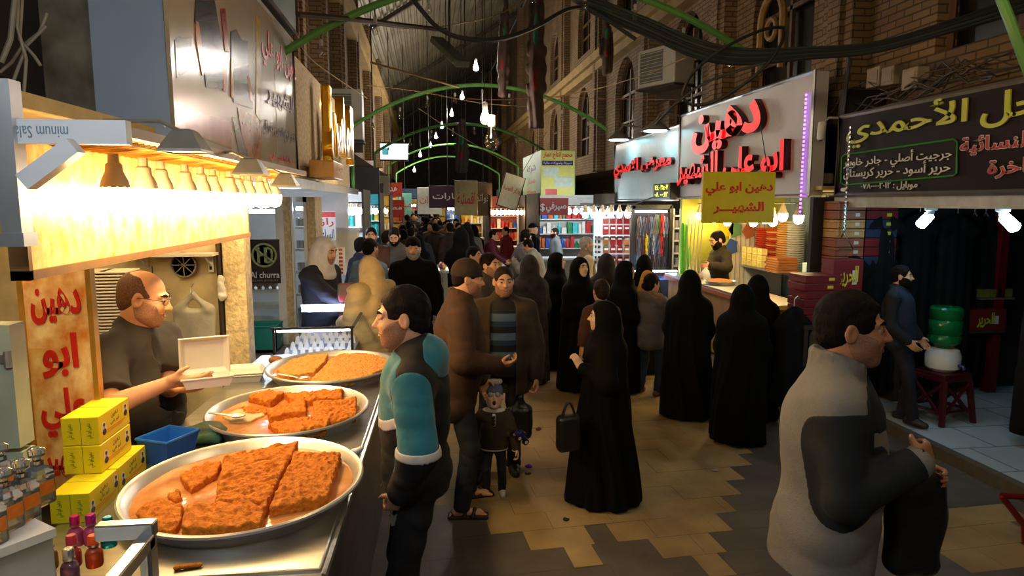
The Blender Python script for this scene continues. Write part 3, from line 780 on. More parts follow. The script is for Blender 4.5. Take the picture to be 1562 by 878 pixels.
mb.quad((-6, -1, 0), (9, -1, 0), (9, 13, 0), (-6, 13, 0), 2)
mb.quad((-6, 13, .002), (9, 13, .002), (9, 70, .002), (-6, 70, .002), 0)
fl = tag(mb.build('floor', [CREAM, GREYT, GROUT]), kind='structure')
# ------------------------------------------------------------------ sheet roof over the street
ROOF = mat('dull_sheet_metal', (.24, .21, .15), .6, metal=.2, var=.25, scale=.8, detail=6)
mb = MB(); x0, x1, z0r, z1r = -1.95, 4.75, 7.3, 11.5
n = 34; prof = []
for i in range(n + 1):
    t = i / n; X = x0 + (x1 - x0) * t; Z = z0r + (z1r - z0r) * t
    prof.append((X, Z)); 
    if i < n: prof += [(X + .07, Z + .04), (X + .085, Z + .13), (X + .15, Z + .17), (X + .165, Z + .09)]
vs = [(x, 1.5, z) for x, z in prof] + [(x, 60, z) for x, z in prof]; m_ = len(prof)
mb.add(vs, [(i, i + 1, m_ + i + 1, m_ + i) for i in range(m_ - 1)])
tag(mb.build('ceiling', ROOF), kind='structure')
mb = MB()
for Y in range(22, 60, 12):
    mb.box(((x0 + x1) / 2, Y, (z0r + z1r) / 2 - .12), (7.4, .14, .12), Matrix.Rotation(-math.atan2(z1r - z0r, x1 - x0), 3, 'Y'))
tag(mb.build('trim_1', DARKB), kind='structure')
# ------------------------------------------------------------------ upper facades
def arch_bay(mb, X, y0, y1, z0, z1, oy0, oy1, oz0, osp, s, d=.25, n=10, flat=False):
    """wall panel on plane X with an arched opening; s = +1 if the wall's face looks to +X"""
    P = lambda y, z: (X, y, z)
    r = (oy1 - oy0) / 2; cy_ = (oy0 + oy1) / 2; z1 = max(z1, osp + r * 1.05 + .1)
    arc = [(oy0, osp), (oy1, osp)] if flat else [(cy_ - r * math.cos(math.pi * i / n), osp + r * 1.05 * math.sin(math.pi * i / n)) for i in range(n + 1)]
    mb.quad(P(y0, z0), P(y1, z0), P(y1, oz0), P(y0, oz0)); mb.quad(P(y0, oz0), P(oy0, oz0), P(oy0, osp), P(y0, osp)); mb.quad(P(oy1, oz0), P(y1, oz0), P(y1, osp), P(oy1, osp))
    mb.quad(P(y0, osp), P(oy0, osp), P(oy0, z1), P(y0, z1)); mb.quad(P(oy1, osp), P(y1, osp), P(y1, z1), P(oy1, z1))
    for (a, b) in zip(arc[:-1], arc[1:]): mb.quad(P(a[0], a[1]), P(b[0], b[1]), P(b[0], z1), P(a[0], z1))
    loop = [(oy0, oz0)] + arc + [(oy1, oz0)]
    for a, b in zip(loop, loop[1:] + loop[:1]): mb.quad(P(*a), P(*b), (X - s * d, b[0], b[1]), (X - s * d, a[0], a[1]))
    return loop
WINGLASS = mat('dark_window', (.012, .011, .010), .25, var=.3, scale=3)
WOODF = mat('window_wood', srgb(96, 62, 30), .6, var=.25, scale=4, stretch=(5, 5, 1))
def facade(side, X, piers, zb, zt, s, first_win):
    wb = MB(); k = first_win
    ys = piers
    for i in range(len(ys) - 1):
        y0, y1 = ys[i], ys[i + 1]; w_ = y1 - y0
        for fl_, (za, zc) in enumerate(((zb, zb + 3.0), (zb + 3.0, zt))):
            m = (y0 + y1) / 2; hw = min(.8, w_ * .27)
            lp = arch_bay(wb, X, y0, y1, za, zc, m - hw, m + hw, za + .55, za + (1.75 if fl_ == 0 else 1.5), s)
            f = MB(); Xg = X - s * .22
            f.add([(Xg, y, z) for y, z in lp], [tuple(range(len(lp)))])
            wn = tag(f.build('window_%d' % k, WINGLASS), kind='structure'); k += 1
            f = MB(); Xf = X - s * .16
            f.tube([(Xf, y, z) for y, z in lp] + [(Xf, *lp[0])], .045, 4)
            f.box((Xf, m, (lp[0][1] + lp[1][1]) / 2 + .2), (.05, .06, lp[1][1] - lp[0][1] + .9 * hw)); f.box((Xf, m, lp[1][1]), (.05, hw * 2, .06)); f.box((Xf, m, lp[0][1] + .55), (.04, hw * 2, .05))
            f.build('window_frame', WOODF, wn)
    tag(wb.build('wall_' + side, BRICK), kind='structure')
    for y in ys:
        p = MB(); p.box((X + s * .09, y, (zb + zt) / 2), (.22, .55, zt - zb)); p.box((X + s * .14, y, (zb + zt) / 2), (.22, .22, zt - zb))
        tag(p.build('column_' + side, BRICK), kind='structure')
    c = MB(); L_ = ys[-1] - ys[0]
    c.box((X + s * .17, (ys[0] + ys[-1]) / 2, zb + 2.95), (.36, L_, .22)); c.box((X + s * .12, (ys[0] + ys[-1]) / 2, zb + 2.74), (.24, L_, .2))
    tag(c.build('trim_' + side, mat('cornice', srgb(150, 122, 70), .8, var=.2, scale=2)), kind='structure')
    return k
XR = 4.75
k_ = facade('right', XR, [3.2, 7.35, 10.6, 14.2, 18.4, 23, 28, 34, 41, 50], 2.98, 11.4, -1, 1)
k_ = facade('left', -1.85, [5.2, 7.6, 9.9, 12.2, 14.8, 18, 22, 27, 33, 41, 50], 3.45, 7.4, 1, k_)
# far end of the covered street
mb = MB(); mb.box((1.4, 58, 6.5), (9, .3, 13)); tag(mb.build('wall_back', DARKB), kind='structure')
# outer shells behind the shops
mb = MB(); mb.box((-5.2, 30, 2), (.2, 64, 4.4)); tag(mb.build('wall_outer_left', DARKB), kind='structure')
mb = MB(); mb.box((8.6, 30, 2), (.2, 64, 4.4)); tag(mb.build('wall_outer_right', DARKB), kind='structure')
mb = MB(); mb.box2((-5.2, 3.0, 3.42), (-1.86, 60, 3.55)); tag(mb.build('ceiling_left', DARKB), kind='structure')
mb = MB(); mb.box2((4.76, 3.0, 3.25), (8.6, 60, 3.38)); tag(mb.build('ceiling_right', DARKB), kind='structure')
# ------------------------------------------------------------------ the sweet stall on the left
def simple(name, mb, m, label, cat, group=None, **k):
    return tag(mb.build(name, m, **k), label, cat, group)
# counter
ct = empty('shop_counter', (-.805, 3.65, 0), R(-1.6), 'long stainless steel counter carrying three round trays of orange sweets', 'counter')
mb = MB(); mb.box2((-.5, -1.55, .955), (.5, 1.6, 1.0), bev=.008); mb.build('worktop', STEEL, ct)
mb = MB(); mb.box2((-.46, -1.5, .08), (.46, 1.56, .955)); mb.build('cabinet_body', mat('dull_steel', (.20, .19, .18), .35, metal=.9, var=.2, scale=2, stretch=(1, 1, 4)), ct)
mb = MB(); mb.box2((-.42, -1.46, 0), (.42, 1.52, .08)); mb.build('plinth', DARK, ct)
mb = MB(); mb.tube([(.505, -1.56, .975), (.505, 1.6, .975)], .016, 8); mb.tube([(.505, -1.56, .975), (-.5, -1.56, .975)], .016, 8); mb.build('edge_rail', STEEL, ct)
# trays of dahin
DAH = mat('orange_crumb', srgb(186, 96, 8), .8, col2=srgb(222, 134, 24), scale=60, detail=6, bump=.6, bscale=220)
DAHT = mat('tan_crumb', srgb(202, 132, 56), .8, col2=srgb(232, 168, 88), scale=70, detail=6, bump=.6, bscale=220)
SYRUP = mat('caramel_syrup', srgb(186, 112, 52), .22, col2=srgb(222, 156, 92), scale=9, detail=8, bump=.5, bscale=22, coat=.4)
TRAYM = mat('pressed_aluminium', (.72, .70, .66), .34, metal=.75, var=.08, scale=9)
def poly_sdf(P, poly):
    d = np.full(len(P), 1e9); s_ = np.ones(len(P)); n = len(poly)
    for i in range(n):
        a, b = np.array(poly[i]), np.array(poly[i - 1]); e = b - a; w = P - a
        t = np.clip((w @ e) / (e @ e), 0, 1); q = w - t[:, None] * e; d = np.minimum(d, (q * q).sum(1))
        c1 = P[:, 1] >= a[1]; c2 = P[:, 1] < b[1]; c3 = e[0] * w[:, 1] > e[1] * w[:, 0]
        s_ = np.where((c1 & c2 & c3) | (~c1 & ~c2 & ~c3), -s_, s_)
    return s_ * np.sqrt(d)
def slab(name, m, poly, z0, z1, parent, h=.0042, amp=.0058, freq=130, seed=0, rad=.008, edge=.004):
    po = np.array(poly); lo = np.append(po.min(0) - .02, z0 - .006); hi = np.append(po.max(0) + .02, z1 + .02)
    g = SDF(lo, hi, h); xx, yy = np.meshgrid(g.ax[0], g.ax[1], indexing='ij')
    P2 = np.stack([xx.ravel(), yy.ravel()], 1); P2 = P2 + edge * np.stack([noise3(np.c_[P2, P2[:, :1]], 55, seed), noise3(np.c_[P2, P2[:, :1]], 60, seed + 1)], 1)
    d2 = poly_sdf(P2, po).reshape(xx.shape) + rad
    top = z1 + amp * 1.4 * noise3(np.c_[P2, P2[:, 1:] * 0], freq, seed + 2, 3).reshape(xx.shape) + .006 * noise3(np.c_[P2, P2[:, 1:] * 0], 14, seed + 3, 1).reshape(xx.shape)
    dz = np.maximum(g.ax[2][None, None, :] - top[:, :, None] + rad, z0 - g.ax[2][None, None, :])
    qx = np.maximum(d2, 0)[:, :, None]; qz = np.maximum(dz, 0)
    g.D = (np.sqrt(qx ** 2 + qz ** 2) + np.minimum(np.maximum(d2[:, :, None], dz), 0) - rad).astype(np.float32)
    g.disp(lambda P: amp * .6 * noise3(P, 210, seed + 7, 2), .02)
    return g.build(name, m, parent, smooth=0)
def tray(cx, cy, R_, label, fill_m):
    t = empty('round_tray', (cx, cy, 1.0), 0, label, 'tray', 'round metal trays of sweets on the counter'); t.scale = (1, 1.07, 1)
    mb = MB(); mb.lathe([(0, .002), (R_ * .84, .002), (R_ * .87, .006), (R_ * .945, .062), (R_ * .985, .070), (R_, .066), (R_ * 1.004, .058), (R_ * .985, .060), (R_ * .955, .052), (R_ * .885, .000), (R_ * .84, -.000), (0, 0)], (0, 0, 0), 72)
    mb.build('dish', TRAYM, t)
    mb = MB(); n = 48; vs = [(0, 0, .034)]; fs = []; nr = 14
    for i in range(1, nr + 1):
        for k in range(n):
            a = 2 * math.pi * k / n; r = R_ * .905 * i / nr
            vs.append((r * math.cos(a), r * math.sin(a), .032 + .004 * float(noise3(np.array([[r * math.cos(a), r * math.sin(a), 0]]), 30, 3)[0])))
    for k in range(n): fs.append((0, 1 + k, 1 + (k + 1) % n))
    for i in range(nr - 1):
        for k in range(n): a = 1 + i * n; fs.append((a + k, a + n + k, a + n + (k + 1) % n, a + (k + 1) % n))
    mb.add(vs, fs, 0, True); mb.build('syrup_layer', fill_m, t)
    return t
def tp(pts, z, cx, cy):
    out = []
    for x, y in pts:
        p = PZ(x, y, z); u, v = p.x - cx, (p.y - cy) / 1.07; r = math.hypot(u, v); k = min(1, .398 / r) if r > 0 else 1; out.append((u * k, v * k))
    return out
trays = [(-.72, 2.69, .45, 'nearest and largest round tray, thick orange dahin slabs in caramel syrup'), (-.74, 3.64, .415, 'middle round tray of orange dahin slabs with a bare patch and a spoon'), (-.645, 4.60, .425, 'farthest round tray filled with tan crumbly sweet, cut once across')]
T1 = tray(*trays[0], SYRUP); T2 = tray(*trays[1], SYRUP); T3 = tray(*trays[2], SYRUP)
S1 = [[(449, 688), (521, 688), (501, 756), (410, 772)], [(343, 692), (456, 671), (446, 689), (405, 764), (327, 762)], [(288, 766), (409, 759), (398, 800), (300, 806), (272, 806)],
      [(272, 718), (318, 696), (338, 697), (331, 715), (290, 738)], [(208, 772), (240, 752), (279, 764), (272, 792), (250, 806), (212, 790)], [(256, 742), (272, 738), (276, 748), (260, 752)]]
for i, q in enumerate(S1): slab('dahin_slab' if i < 5 else 'dahin_crumb', DAH, tp(q, 1.075, *trays[0][:2]), .028, .074 if i < 3 else (.06 if i < 5 else .05), T1, seed=i)
S2 = [[(378, 604), (402, 592), (434, 596), (412, 611)], [(433, 598), (524, 591), (521, 604), (450, 612)], [(409, 622), (466, 608), (466, 627), (410, 635)], [(478, 613), (544, 605), (543, 630), (507, 640), (480, 630)], [(409, 642), (508, 630), (505, 653), (432, 665)], [(368, 612), (408, 612), (405, 622), (372, 622)]]
for i, q in enumerate(S2): slab('dahin_slab', DAH, tp(q, 1.07, *trays[1][:2]), .026, .070 if i < 5 else .045, T2, seed=20 + i)
slab('bare_patch', mat('creamy_residue', srgb(226, 190, 128), .4, var=.1, scale=20), tp([(338, 634), (362, 622), (398, 622), (404, 632), (380, 642), (352, 642)], 1.04, *trays[1][:2]), .028, .040, T2, seed=30, amp=.001)
S3 = [[(421, 564), (440, 549), (474, 539), (500, 538), (497, 548), (480, 566), (440, 573)], [(503, 548), (518, 537), (560, 537), (592, 548), (590, 558), (572, 573), (540, 580), (500, 583), (473, 579), (492, 560)]]
for i, q in enumerate(S3): slab('sweet_slab', DAHT, tp(q, 1.065, *trays[2][:2]), .026, .064, T3, seed=40 + i, amp=.0045, freq=120)
def spoon(px0, py0, px1, py1, z, label):
    a, b = PZ(px0, py0, z + .02), PZ(px1, py1, z)
    d = (b - a).normalized(); sd = d.cross(Vector((0, 0, 1))).normalized()
    mb = MB(); mb.tube([a, a.lerp(b, .5), a.lerp(b, .66)], [.011, .009, .007], 8, flat=.45)
    f = empty('serving_spoon', a, 0, label, 'spoon'); h = mb.build('handle', STEEL, f); h.location = -a
    mb = MB(); mb.lathe([(0, -.010), (.018, -.007), (.030, 0), (.028, .002), (.016, -.004), (0, -.006)], a.lerp(b, .82) - a + Vector((0, 0, .004)), 16, sx=1.5 if abs(d.x) > abs(d.y) else 1, sy=1.0)
    mb.build('bowl', STEEL, f); return f
spoon(319, 629, 372, 636, 1.055, 'metal serving spoon lying in the middle tray, handle over its rim')
spoon(424, 570, 470, 578, 1.05, 'metal spatula spoon lying in the farthest tray of tan sweet')
# yellow sweet boxes
YB = mat('yellow_carton', srgb(236, 214, 22), .45, var=.04, scale=3)
OLIVE = mat('olive_print', srgb(120, 128, 30), .5, var=0); REDP = mat('orange_print', srgb(226, 120, 20), .5, var=0)
FACE = mat('print_skin', srgb(200, 150, 120), .5, var=0); PBLK = mat('print_black', (.02, .02, .02), .5, var=0); PWHT = mat('print_white', (.8, .8, .8), .5, var=0)
def carton(x1, y0, z0, label, ln=.27, wd=.135, ht=.11, open_flap=False):
    c = empty('sweet_box', (x1 - wd / 2, y0 + ln / 2, z0), 0, label, 'box', 'yellow boxes stacked on the counter')
    mb = MB(); mb.box((0, 0, ht / 2), (wd, ln, ht), bev=.003); mb.build('carton', YB, c)
    mb = MB(); mb.box((wd * .02, -ln / 2 - .0006, ht / 2), (.0016, .001, ht * .98)); mb.box((0, 0, ht + .0003), (wd * .98, .0015, .0006)); mb.build('seam', OLIVE, c)
    for qx in (-.034, .034):
        lettering('small_print', 'دهين ابو علي', OLIVE, basis((0, 0, 1), (-1, 0, 0), (0, -1, 0), (qx, -ln / 2 - .0005, ht * .5)), w=ht * .55, h=.026, depth=.0006, parent=c, res=1)
    M = basis((0, 1, 0), (0, 0, 1), (1, 0, 0), (wd / 2 + .0002, 0, ht * .52))
    lettering('box_title', 'دهين', OLIVE, M @ Matrix.Translation((0, .025, 0)), w=.06, h=.022, depth=.0006, parent=c, res=1)
    lettering('box_title', 'ابو علي', OLIVE, M @ Matrix.Translation((0, -.002, 0)), w=.075, h=.022, depth=.0006, parent=c, res=1)
    mb = MB(); mb.prism([(-.09, -.022), (.09, -.022), (.09, -.019), (-.09, -.019)], .0006, M); mb.prism([(-.07, -.030), (.07, -.030), (.07, -.028), (-.07, -.028)], .0006, M); mb.build('printed_line', REDP, c)
    for qy, sgn in ((-.092, -.006), (.098, .012)):
        o = M @ Matrix.Translation((qy, sgn, 0))
        ovl = lambda cx, cy_, rx, ry: [(cx + rx * math.cos(t * .5236), cy_ + ry * math.sin(t * .5236)) for t in range(12)]
        mb = MB(); mb.prism(ovl(0, 0, .018, .026), .0005, o); p = mb.build('portrait', PWHT, c)
        mb = MB(); mb.prism(ovl(0, -.014, .016, .013), .0008, o); mb.prism(ovl(0, .014, .0085, .007), .0011, o); mb.build('portrait_suit', PBLK, p)
        mb = MB(); mb.prism(ovl(0, .007, .0075, .0095), .0010, o); mb.build('portrait_face', FACE, p)
    if open_flap:
        mb = MB(); mb.quad((-wd / 2 + .002, -ln / 2, ht), (wd / 2 - .002, -ln / 2, ht), (wd / 2 - .01, -ln / 2 - .075, ht - .012), (-wd / 2 - .03, -ln / 2 - .06, ht - .008)); mb.quad((-wd / 2 - .03, -ln / 2 - .06, ht - .0095), (wd / 2 - .01, -ln / 2 - .075, ht - .0135), (wd / 2 - .002, -ln / 2, ht - .0015), (-wd / 2 + .002, -ln / 2, ht - .0015)); mb.build('flap', YB, c)
    return c
carton(-1.222, 2.515, 1.0, 'yellow sweet box at the bottom front of the stack, nearest the perfume bottles', ln=.225)
carton(-1.222, 2.75, 1.0, 'yellow sweet box at the bottom right, beside the blue plastic tub', ln=.265)
carton(-1.258, 2.70, 1.112, 'yellow sweet box in the middle of the stack under the top one')
carton(-1.26, 2.705, 1.224, 'topmost yellow sweet box of the stack beside the gold sign board')
# blue tub, folded cloth, crumb of sweet
bt = empty('plastic_tub', (-1.165, 3.12, 1.0), R(-25), 'blue plastic tub behind the yellow boxes', 'tub')
BLUE = mat('blue_plastic', srgb(36, 104, 196), .35, var=.05)
mb = MB(); po = lambda w_, d_, z: [(-w_, -d_, z), (w_, -d_, z), (w_, d_, z), (-w_, d_, z)]
o4, i4 = po(.065, .075, 0) + po(.085, .095, .115), po(.06, .07, .008) + po(.078, .088, .115)
mb.add(o4, [(3, 2, 1, 0)] + [(i, (i + 1) % 4, 4 + (i + 1) % 4, 4 + i) for i in range(4)]); mb.add(i4, [(0, 1, 2, 3)] + [((i + 1) % 4, i, 4 + i, 4 + (i + 1) % 4) for i in range(4)])
mb.add(o4[4:] + i4[4:], [(i, (i + 1) % 4, 4 + (i + 1) % 4, 4 + i) for i in range(4)]); mb.build('tub_body', BLUE, bt)
mb = MB(); mb.tube([(-.085, -.095, .116), (.085, -.095, .116), (.085, .095, .116), (-.085, .095, .116), (-.085, -.095, .116)], .007, 6); mb.build('rim', BLUE, bt)
g = SDF((-.3, -.3, -.05), (.3, .3, .15), .008); g.box((0, 0, .022), (.26, .17, .044), None, .02); g.box((.03, .02, .05), (.17, .11, .03), rotZ(.3), .012, k=.02); g.disp(lambda P: .008 * noise3(P, 40, 4))
cl = g.build('folded_cloth', mat('olive_cloth', srgb(96, 88, 58), .9, col2=srgb(56, 104, 84), scale=11, bump=.4, bscale=80)); cl.location = PZ(300, 671, 1.0); tag(cl, 'folded olive and green cloth on the counter between two trays', 'cloth')
g = SDF((-.1, -.1, -.03), (.1, .1, .06), .004); g.cap((-.035, 0, .008), (.035, .01, .008), .009, .006); g.disp(lambda P: .002 * noise3(P, 120, 4))
o = g.build('sweet_crumb', DAH); o.location = PZ(287, 868, 1.0); tag(o, 'small orange crumb of sweet dropped on the counter near corner', 'crumb')
g = SDF((-.1, -.1, -.06), (.1, .1, .08), .004); g.ell((0, 0, 0), (.022, .018, .02)); g.cap((0, 0, 0), (.03, -.01, .02), .01, .014, k=.01); g.disp(lambda P: .003 * noise3(P, 120, 9))
o = g.build('knotted_bag', mat('white_film', (.8, .8, .78), .4, var=.05)); o.location = PZ(541, 686, 1.012) + Vector((0, 0, -.012)); tag(o, 'small knot of white plastic on the counter edge rail', 'plastic knot')
g = SDF((-.1, -.1, -.06), (.1, .1, .08), .005); g.ell((0, 0, .02), (.05, .035, .03)); g.disp(lambda P: .006 * noise3(P, 60, 9))
o = g.build('bread_piece', mat('brown_bread', srgb(150, 100, 60), .8, var=.2, scale=30)); o.location = PZ(421, 553, 1.0); tag(o, 'brown lump of bread beside the farthest tray', 'bread')
# foam clamshells
FOAM = mat('white_foam', srgb(238, 232, 218), .6, var=.02, bump=.05, bscale=200)
def foam_shell(mb, w_, d_, h_, t_=.006, z=0):
    a, b = po(w_ * .42, d_ * .42, 0) + po(w_ / 2, d_ / 2, h_), po(w_ * .42 - t_, d_ * .42 - t_, t_) + po(w_ / 2 - t_, d_ / 2 - t_, h_)
    mb.add(a, [(3, 2, 1, 0)] + [(i, (i + 1) % 4, 4 + (i + 1) % 4, 4 + i) for i in range(4)]); mb.add(b, [(0, 1, 2, 3)] + [((i + 1) % 4, i, 4 + i, 4 + (i + 1) % 4) for i in range(4)])
    mb.add(a[4:] + b[4:], [(i, (i + 1) % 4, 4 + (i + 1) % 4, 4 + i) for i in range(4)])
    mb.tube([(w_ / 2 * x, d_ / 2 * y, h_) for x, y in ((-1, -1), (1, -1), (1, 1), (-1, 1), (-1, -1))], .005, 6)
def clamshell(loc, rz, tilt, angle, label, w_=.20):
    c = empty('foam_box', loc, rz, label, 'foam box', 'white foam food boxes'); c.rotation_euler = (tilt, 0, rz)
    mb = MB(); foam_shell(mb, w_, w_ * .86, .045); mb.build('base', FOAM, c)
    mb = MB(); foam_shell(mb, w_, w_ * .86, .035)
    l = mb.build('lid', FOAM, c); piv = Vector((0, w_ * .43, .047))
    M = Matrix.Translation(piv) @ Matrix.Rotation(angle, 4, 'X') @ Matrix.Translation((0, -w_ * .43, .036)) @ Matrix.Rotation(math.pi, 4, 'X')
    l.matrix_local = M
    return c
held = clamshell(PY(316, 582, 3.32) + Vector((0, 0, -.02)), R(20), R(-8), R(-74), 'open white foam box held by the bald seller, a piece of sweet inside', .22)
g = SDF((-.06, -.06, -.01), (.06, .06, .07), .004); g.ell((0, 0, .02), (.035, .03, .022)); g.disp(lambda P: .005 * noise3(P, 70, 2)); o = g.build('sweet_piece', DAH); o.location = held.location + Vector((-.01, .0, .022)); tag(o, 'piece of orange sweet inside the held foam box', 'sweet')
clamshell(PZ(374, 578, 1.0), R(8), 0, R(-3), 'closed white foam box on the counter beyond the seller', .23)
# valance with marbled gold board and its canopy
vl = empty('valance', (-1.25, 3.7, 1.905), 0, 'gold marbled valance board hanging over the counter behind the bulbs', 'valance')
mb = MB(); mb.box2((-.035, -1.38, .03), (.0, 1.32, .44)); mb.build('board', GOLDBOARD, vl)
mb = MB(); mb.box2((-.045, -1.40, .0), (.012, 1.34, .03)); mb.box2((-.045, -1.40, .0), (.012, -1.38, .44)); mb.build('edge_strip', mat('bronze_edge', srgb(120, 84, 40), .5), vl)
cn = empty('canopy', (-1.08, 3.6, 2.365), 0, 'aluminium framed canopy strip above the row of bulbs', 'canopy')
mb = MB(); mb.box2((-.16, -1.38, 0), (.18, 1.75, .012)); mb.build('panel', mat('canopy_cream', srgb(226, 208, 160), .5, var=.05), cn)
mb = MB(); mb.box2((.16, -1.37, -.02), (.19, 1.75, .012)); mb.build('front_rail', mat('rail_brown', srgb(150, 124, 84), .5, metal=.3), cn)
mb = MB(); mb.box2((-.16, -1.41, -.045), (.2, -1.37, .025)); mb.build('end_rail', WHITEP, cn)
mb = MB(); a, b = PY(40, 278, 2.16) - cn.location, PY(116, 222, 2.16) - cn.location; dv = (b - a); mb.box((a + b) / 2, (dv.length, .05, .05), Matrix.Rotation(-math.atan2(dv.z, dv.x), 3, 'Y')); mb.build('brace', WHITEP, cn)
lettering('stencil_text', 'minum Salabnel', mat('grey_print', srgb(110, 130, 145), .5, var=0), facing_cam((-.06, -1.411, -.012)) @ Matrix.Rotation(math.pi, 4, 'Z'), w=.20, h=.035, depth=.001, parent=cn, arabic=False, bold=0)
GOLDW = mat('gold_wire', srgb(190, 140, 60), .4, metal=.6, var=.2)
gr = MB()
for i in range(60):
    y = 2.32 + i * .052; gr.tube([(-1.20, y, 2.345), (-1.15, y, 2.325), (-.96, y, 2.345)], .004, 4)
for x in (-1.2, -1.08, -.98): gr.tube([(x, 2.27, 2.342), (x, 5.3, 2.342)], .005, 5)
simple('wire_rack', gr, GOLDW, 'gold wire rack under the canopy holding the bulb sockets', 'rack')
# big bulbs
BULBG = mat('bulb_glow', (1, .9, .7), .4, var=0, emit=(1.0, .70, .31), estr=100)
BULBN = mat('bulb_collar', srgb(226, 208, 176), .5, var=.03)
def led_bulb(loc, label, group, sc=1.0, glow=BULBG, neck=BULBN):
    b = empty('light_bulb', loc, 0, label, 'light bulb', group)
    mb = MB(); mb.lathe([(.016 * sc, .0), (.018 * sc, -.03 * sc), (.026 * sc, -.036 * sc), (.028 * sc, -.06 * sc), (.042 * sc, -.09 * sc), (.047 * sc, -.115 * sc), (.0, -.115 * sc)], (0, 0, 0), 16); mb.build('collar', neck, b)
    mb = MB(); mb.lathe([(.047 * sc, -.113 * sc), (.048 * sc, -.135 * sc), (.044 * sc, -.165 * sc), (.030 * sc, -.19 * sc), (.0, -.20 * sc)], (0, 0, 0), 12); mb.build('globe', glow, b)
    return b
for i in range(12):
    y = 2.615 + i * .235
    led_bulb((-1.10 + .012 * math.sin(i * 2.3), y, 2.32), 'one of the big white LED bulbs in the row over the sweet counter', 'LED bulbs in the row over the sweet counter', 1.05)
for i, (x, y) in enumerate(((-1.62, 2.42), (-2.0, 3.1), (-1.72, 3.75), (-2.2, 4.3), (-1.75, 4.9))):
    led_bulb((x, y, 2.44), 'white LED bulb on the stall ceiling behind the valance board', 'LED bulbs on the stall ceiling', 1.05)
# vertical gold sign board
vb = empty('sign_board', (-1.502, 2.97, .95), R(0), 'tall narrow gold marbled sign board with red lettering beside the seller', 'sign')
mb = MB(); mb.box2((-.125, -.015, 0), (.125, .015, 1.02)); mb.build('board', GOLDBOARD, vb)
mb = MB()
for x in (-.13, .13): mb.box2((x - .01, -.02, 0), (x + .01, .02, 1.02))
mb.build('side_trim', mat('gold_trim', srgb(200, 150, 60), .3, metal=.7), vb)
REDL = mat('red_lettering', srgb(196, 30, 14), .4, var=.1, scale=30)
for s_, z, w_, h_ in (('دهين', .78, .19, .15), ('ابو', .575, .14, .19), ('علي', .335, .18, .21), ('الشهير', .125, .19, .14)):
    lettering('red_word', s_, REDL, facing_cam((0, -.016, z)), w=w_, h=h_, depth=.006, parent=vb, bold=.03)
# cabinet edge, posts at far left
pf = empty('aluminium_post', (PY(22, 300, 2.2).x, 2.2, 0), 0, 'grey aluminium post holding the near end of the canopy', 'post')
mb = MB(); mb.box2((-.028, -.03, 2.03), (.028, .03, 2.5)); mb.build('upright', ALU, pf)
mb = MB(); mb.box2((-.035, -.036, 2.02), (.035, .036, 2.06)); mb.build('bracket', ALU, pf)
ck = empty('hinged_cabinet', (PY(33, 560, 2.62).x - .30, 2.64, 0), 0, 'pale green-white cabinet with hinges at the left edge beside the gold board', 'cabinet')
PALE = mat('pale_paint', srgb(176, 184, 160), .5, var=.12, scale=5)
mb = MB(); mb.box2((-.5, -.06, .55), (.30, .02, 1.25)); mb.build('body', PALE, ck)
mb = MB(); mb.box2((-.5, -.072, 1.27), (.30, .02, 1.72)); mb.build('upper_door', PALE, ck)
mb = MB(); mb.box2((-.5, -.075, .57), (.285, -.062, 1.22)); mb.build('lower_door', PALE, ck)
for z in (1.18, .95, .70, 1.6):
    mb = MB(); mb.tube([(.29, -.08, z - .03), (.29, -.08, z + .03)], .012, 8); mb.box((.265, -.078, z), (.05, .006, .03)); mb.build('hinge', ALU, ck)
# stall interior
mb = MB(); mb.box2((-4.2, 5.42, 0), (-1.53, 5.5, 3.4)); tag(mb.build('wall_back_stall', CREAMW), kind='structure')
mb = MB(); mb.box2((-4.3, 2.0, 0), (-4.2, 5.5, 3.4)); tag(mb.build('wall_side_stall', CREAMW), kind='structure')
mb = MB(); mb.box2((-1.53, 5.36, 0), (-1.37, 5.54, 2.36)); tag(mb.build('column_stall', STONE), kind='structure')
mb = MB(); mb.box2((-4.2, 2.1, 2.45), (-1.27, 5.42, 2.5)); tag(mb.build('ceiling_stall', mat('stall_ceiling', srgb(190, 160, 100), .7)), kind='structure')
mb = MB(); mb.tube([(-1.565, 5.39, .02), (-1.565, 5.39, 2.42)], .022, 8); simple('drain_pipe', mb, DARKB, 'dark brown pipe running up the wall beside the stone column', 'pipe')
# things on the back wall
fg = empty('ventilator', PY(280, 404, 5.36), 0, 'round grey ventilator grille on the cream wall behind the seller', 'fan')
mb = MB(); M = basis((1, 0, 0), (0, 0, 1), (0, -1, 0), (0, 0, 0))
mb.lathe([(.092, -.02), (.098, 0), (.092, .014), (.084, .014), (.084, -.02)], (0, 0, 0), 28, M=M.to_3x3()); mb.build('ring', mat('grille_grey', srgb(170, 165, 145), .5), fg)
mb = MB()
for i in range(4): a = i * math.pi / 4; mb.tube([(.088 * math.cos(a), 0, .088 * math.sin(a)), (-.088 * math.cos(a), 0, -.088 * math.sin(a))], .004, 5)
mb.build('grille', mat('grille_grey', srgb(170, 165, 145), .5), fg)
sw = empty('light_switch', PY(322, 402, 5.40), 0, 'white double switch plate on the wall near the stone column', 'switch')
mb = MB(); mb.box((0, 0, 0), (.04, .02, .13), bev=.004); mb.build('plate', WHITEPL, sw); 
for z in (.03, -.03): mb = MB(); mb.box((0, -.012, z), (.018, .01, .03), bev=.002); mb.build('rocker', BLACKP, sw)
hb = empty('hanging_bag', PY(295, 466, 5.3), 0, 'clear white carrier bags hanging from a hook on the cream wall', 'bag')
g = SDF((-.25, -.1, -.40), (.25, .1, .12), .008)
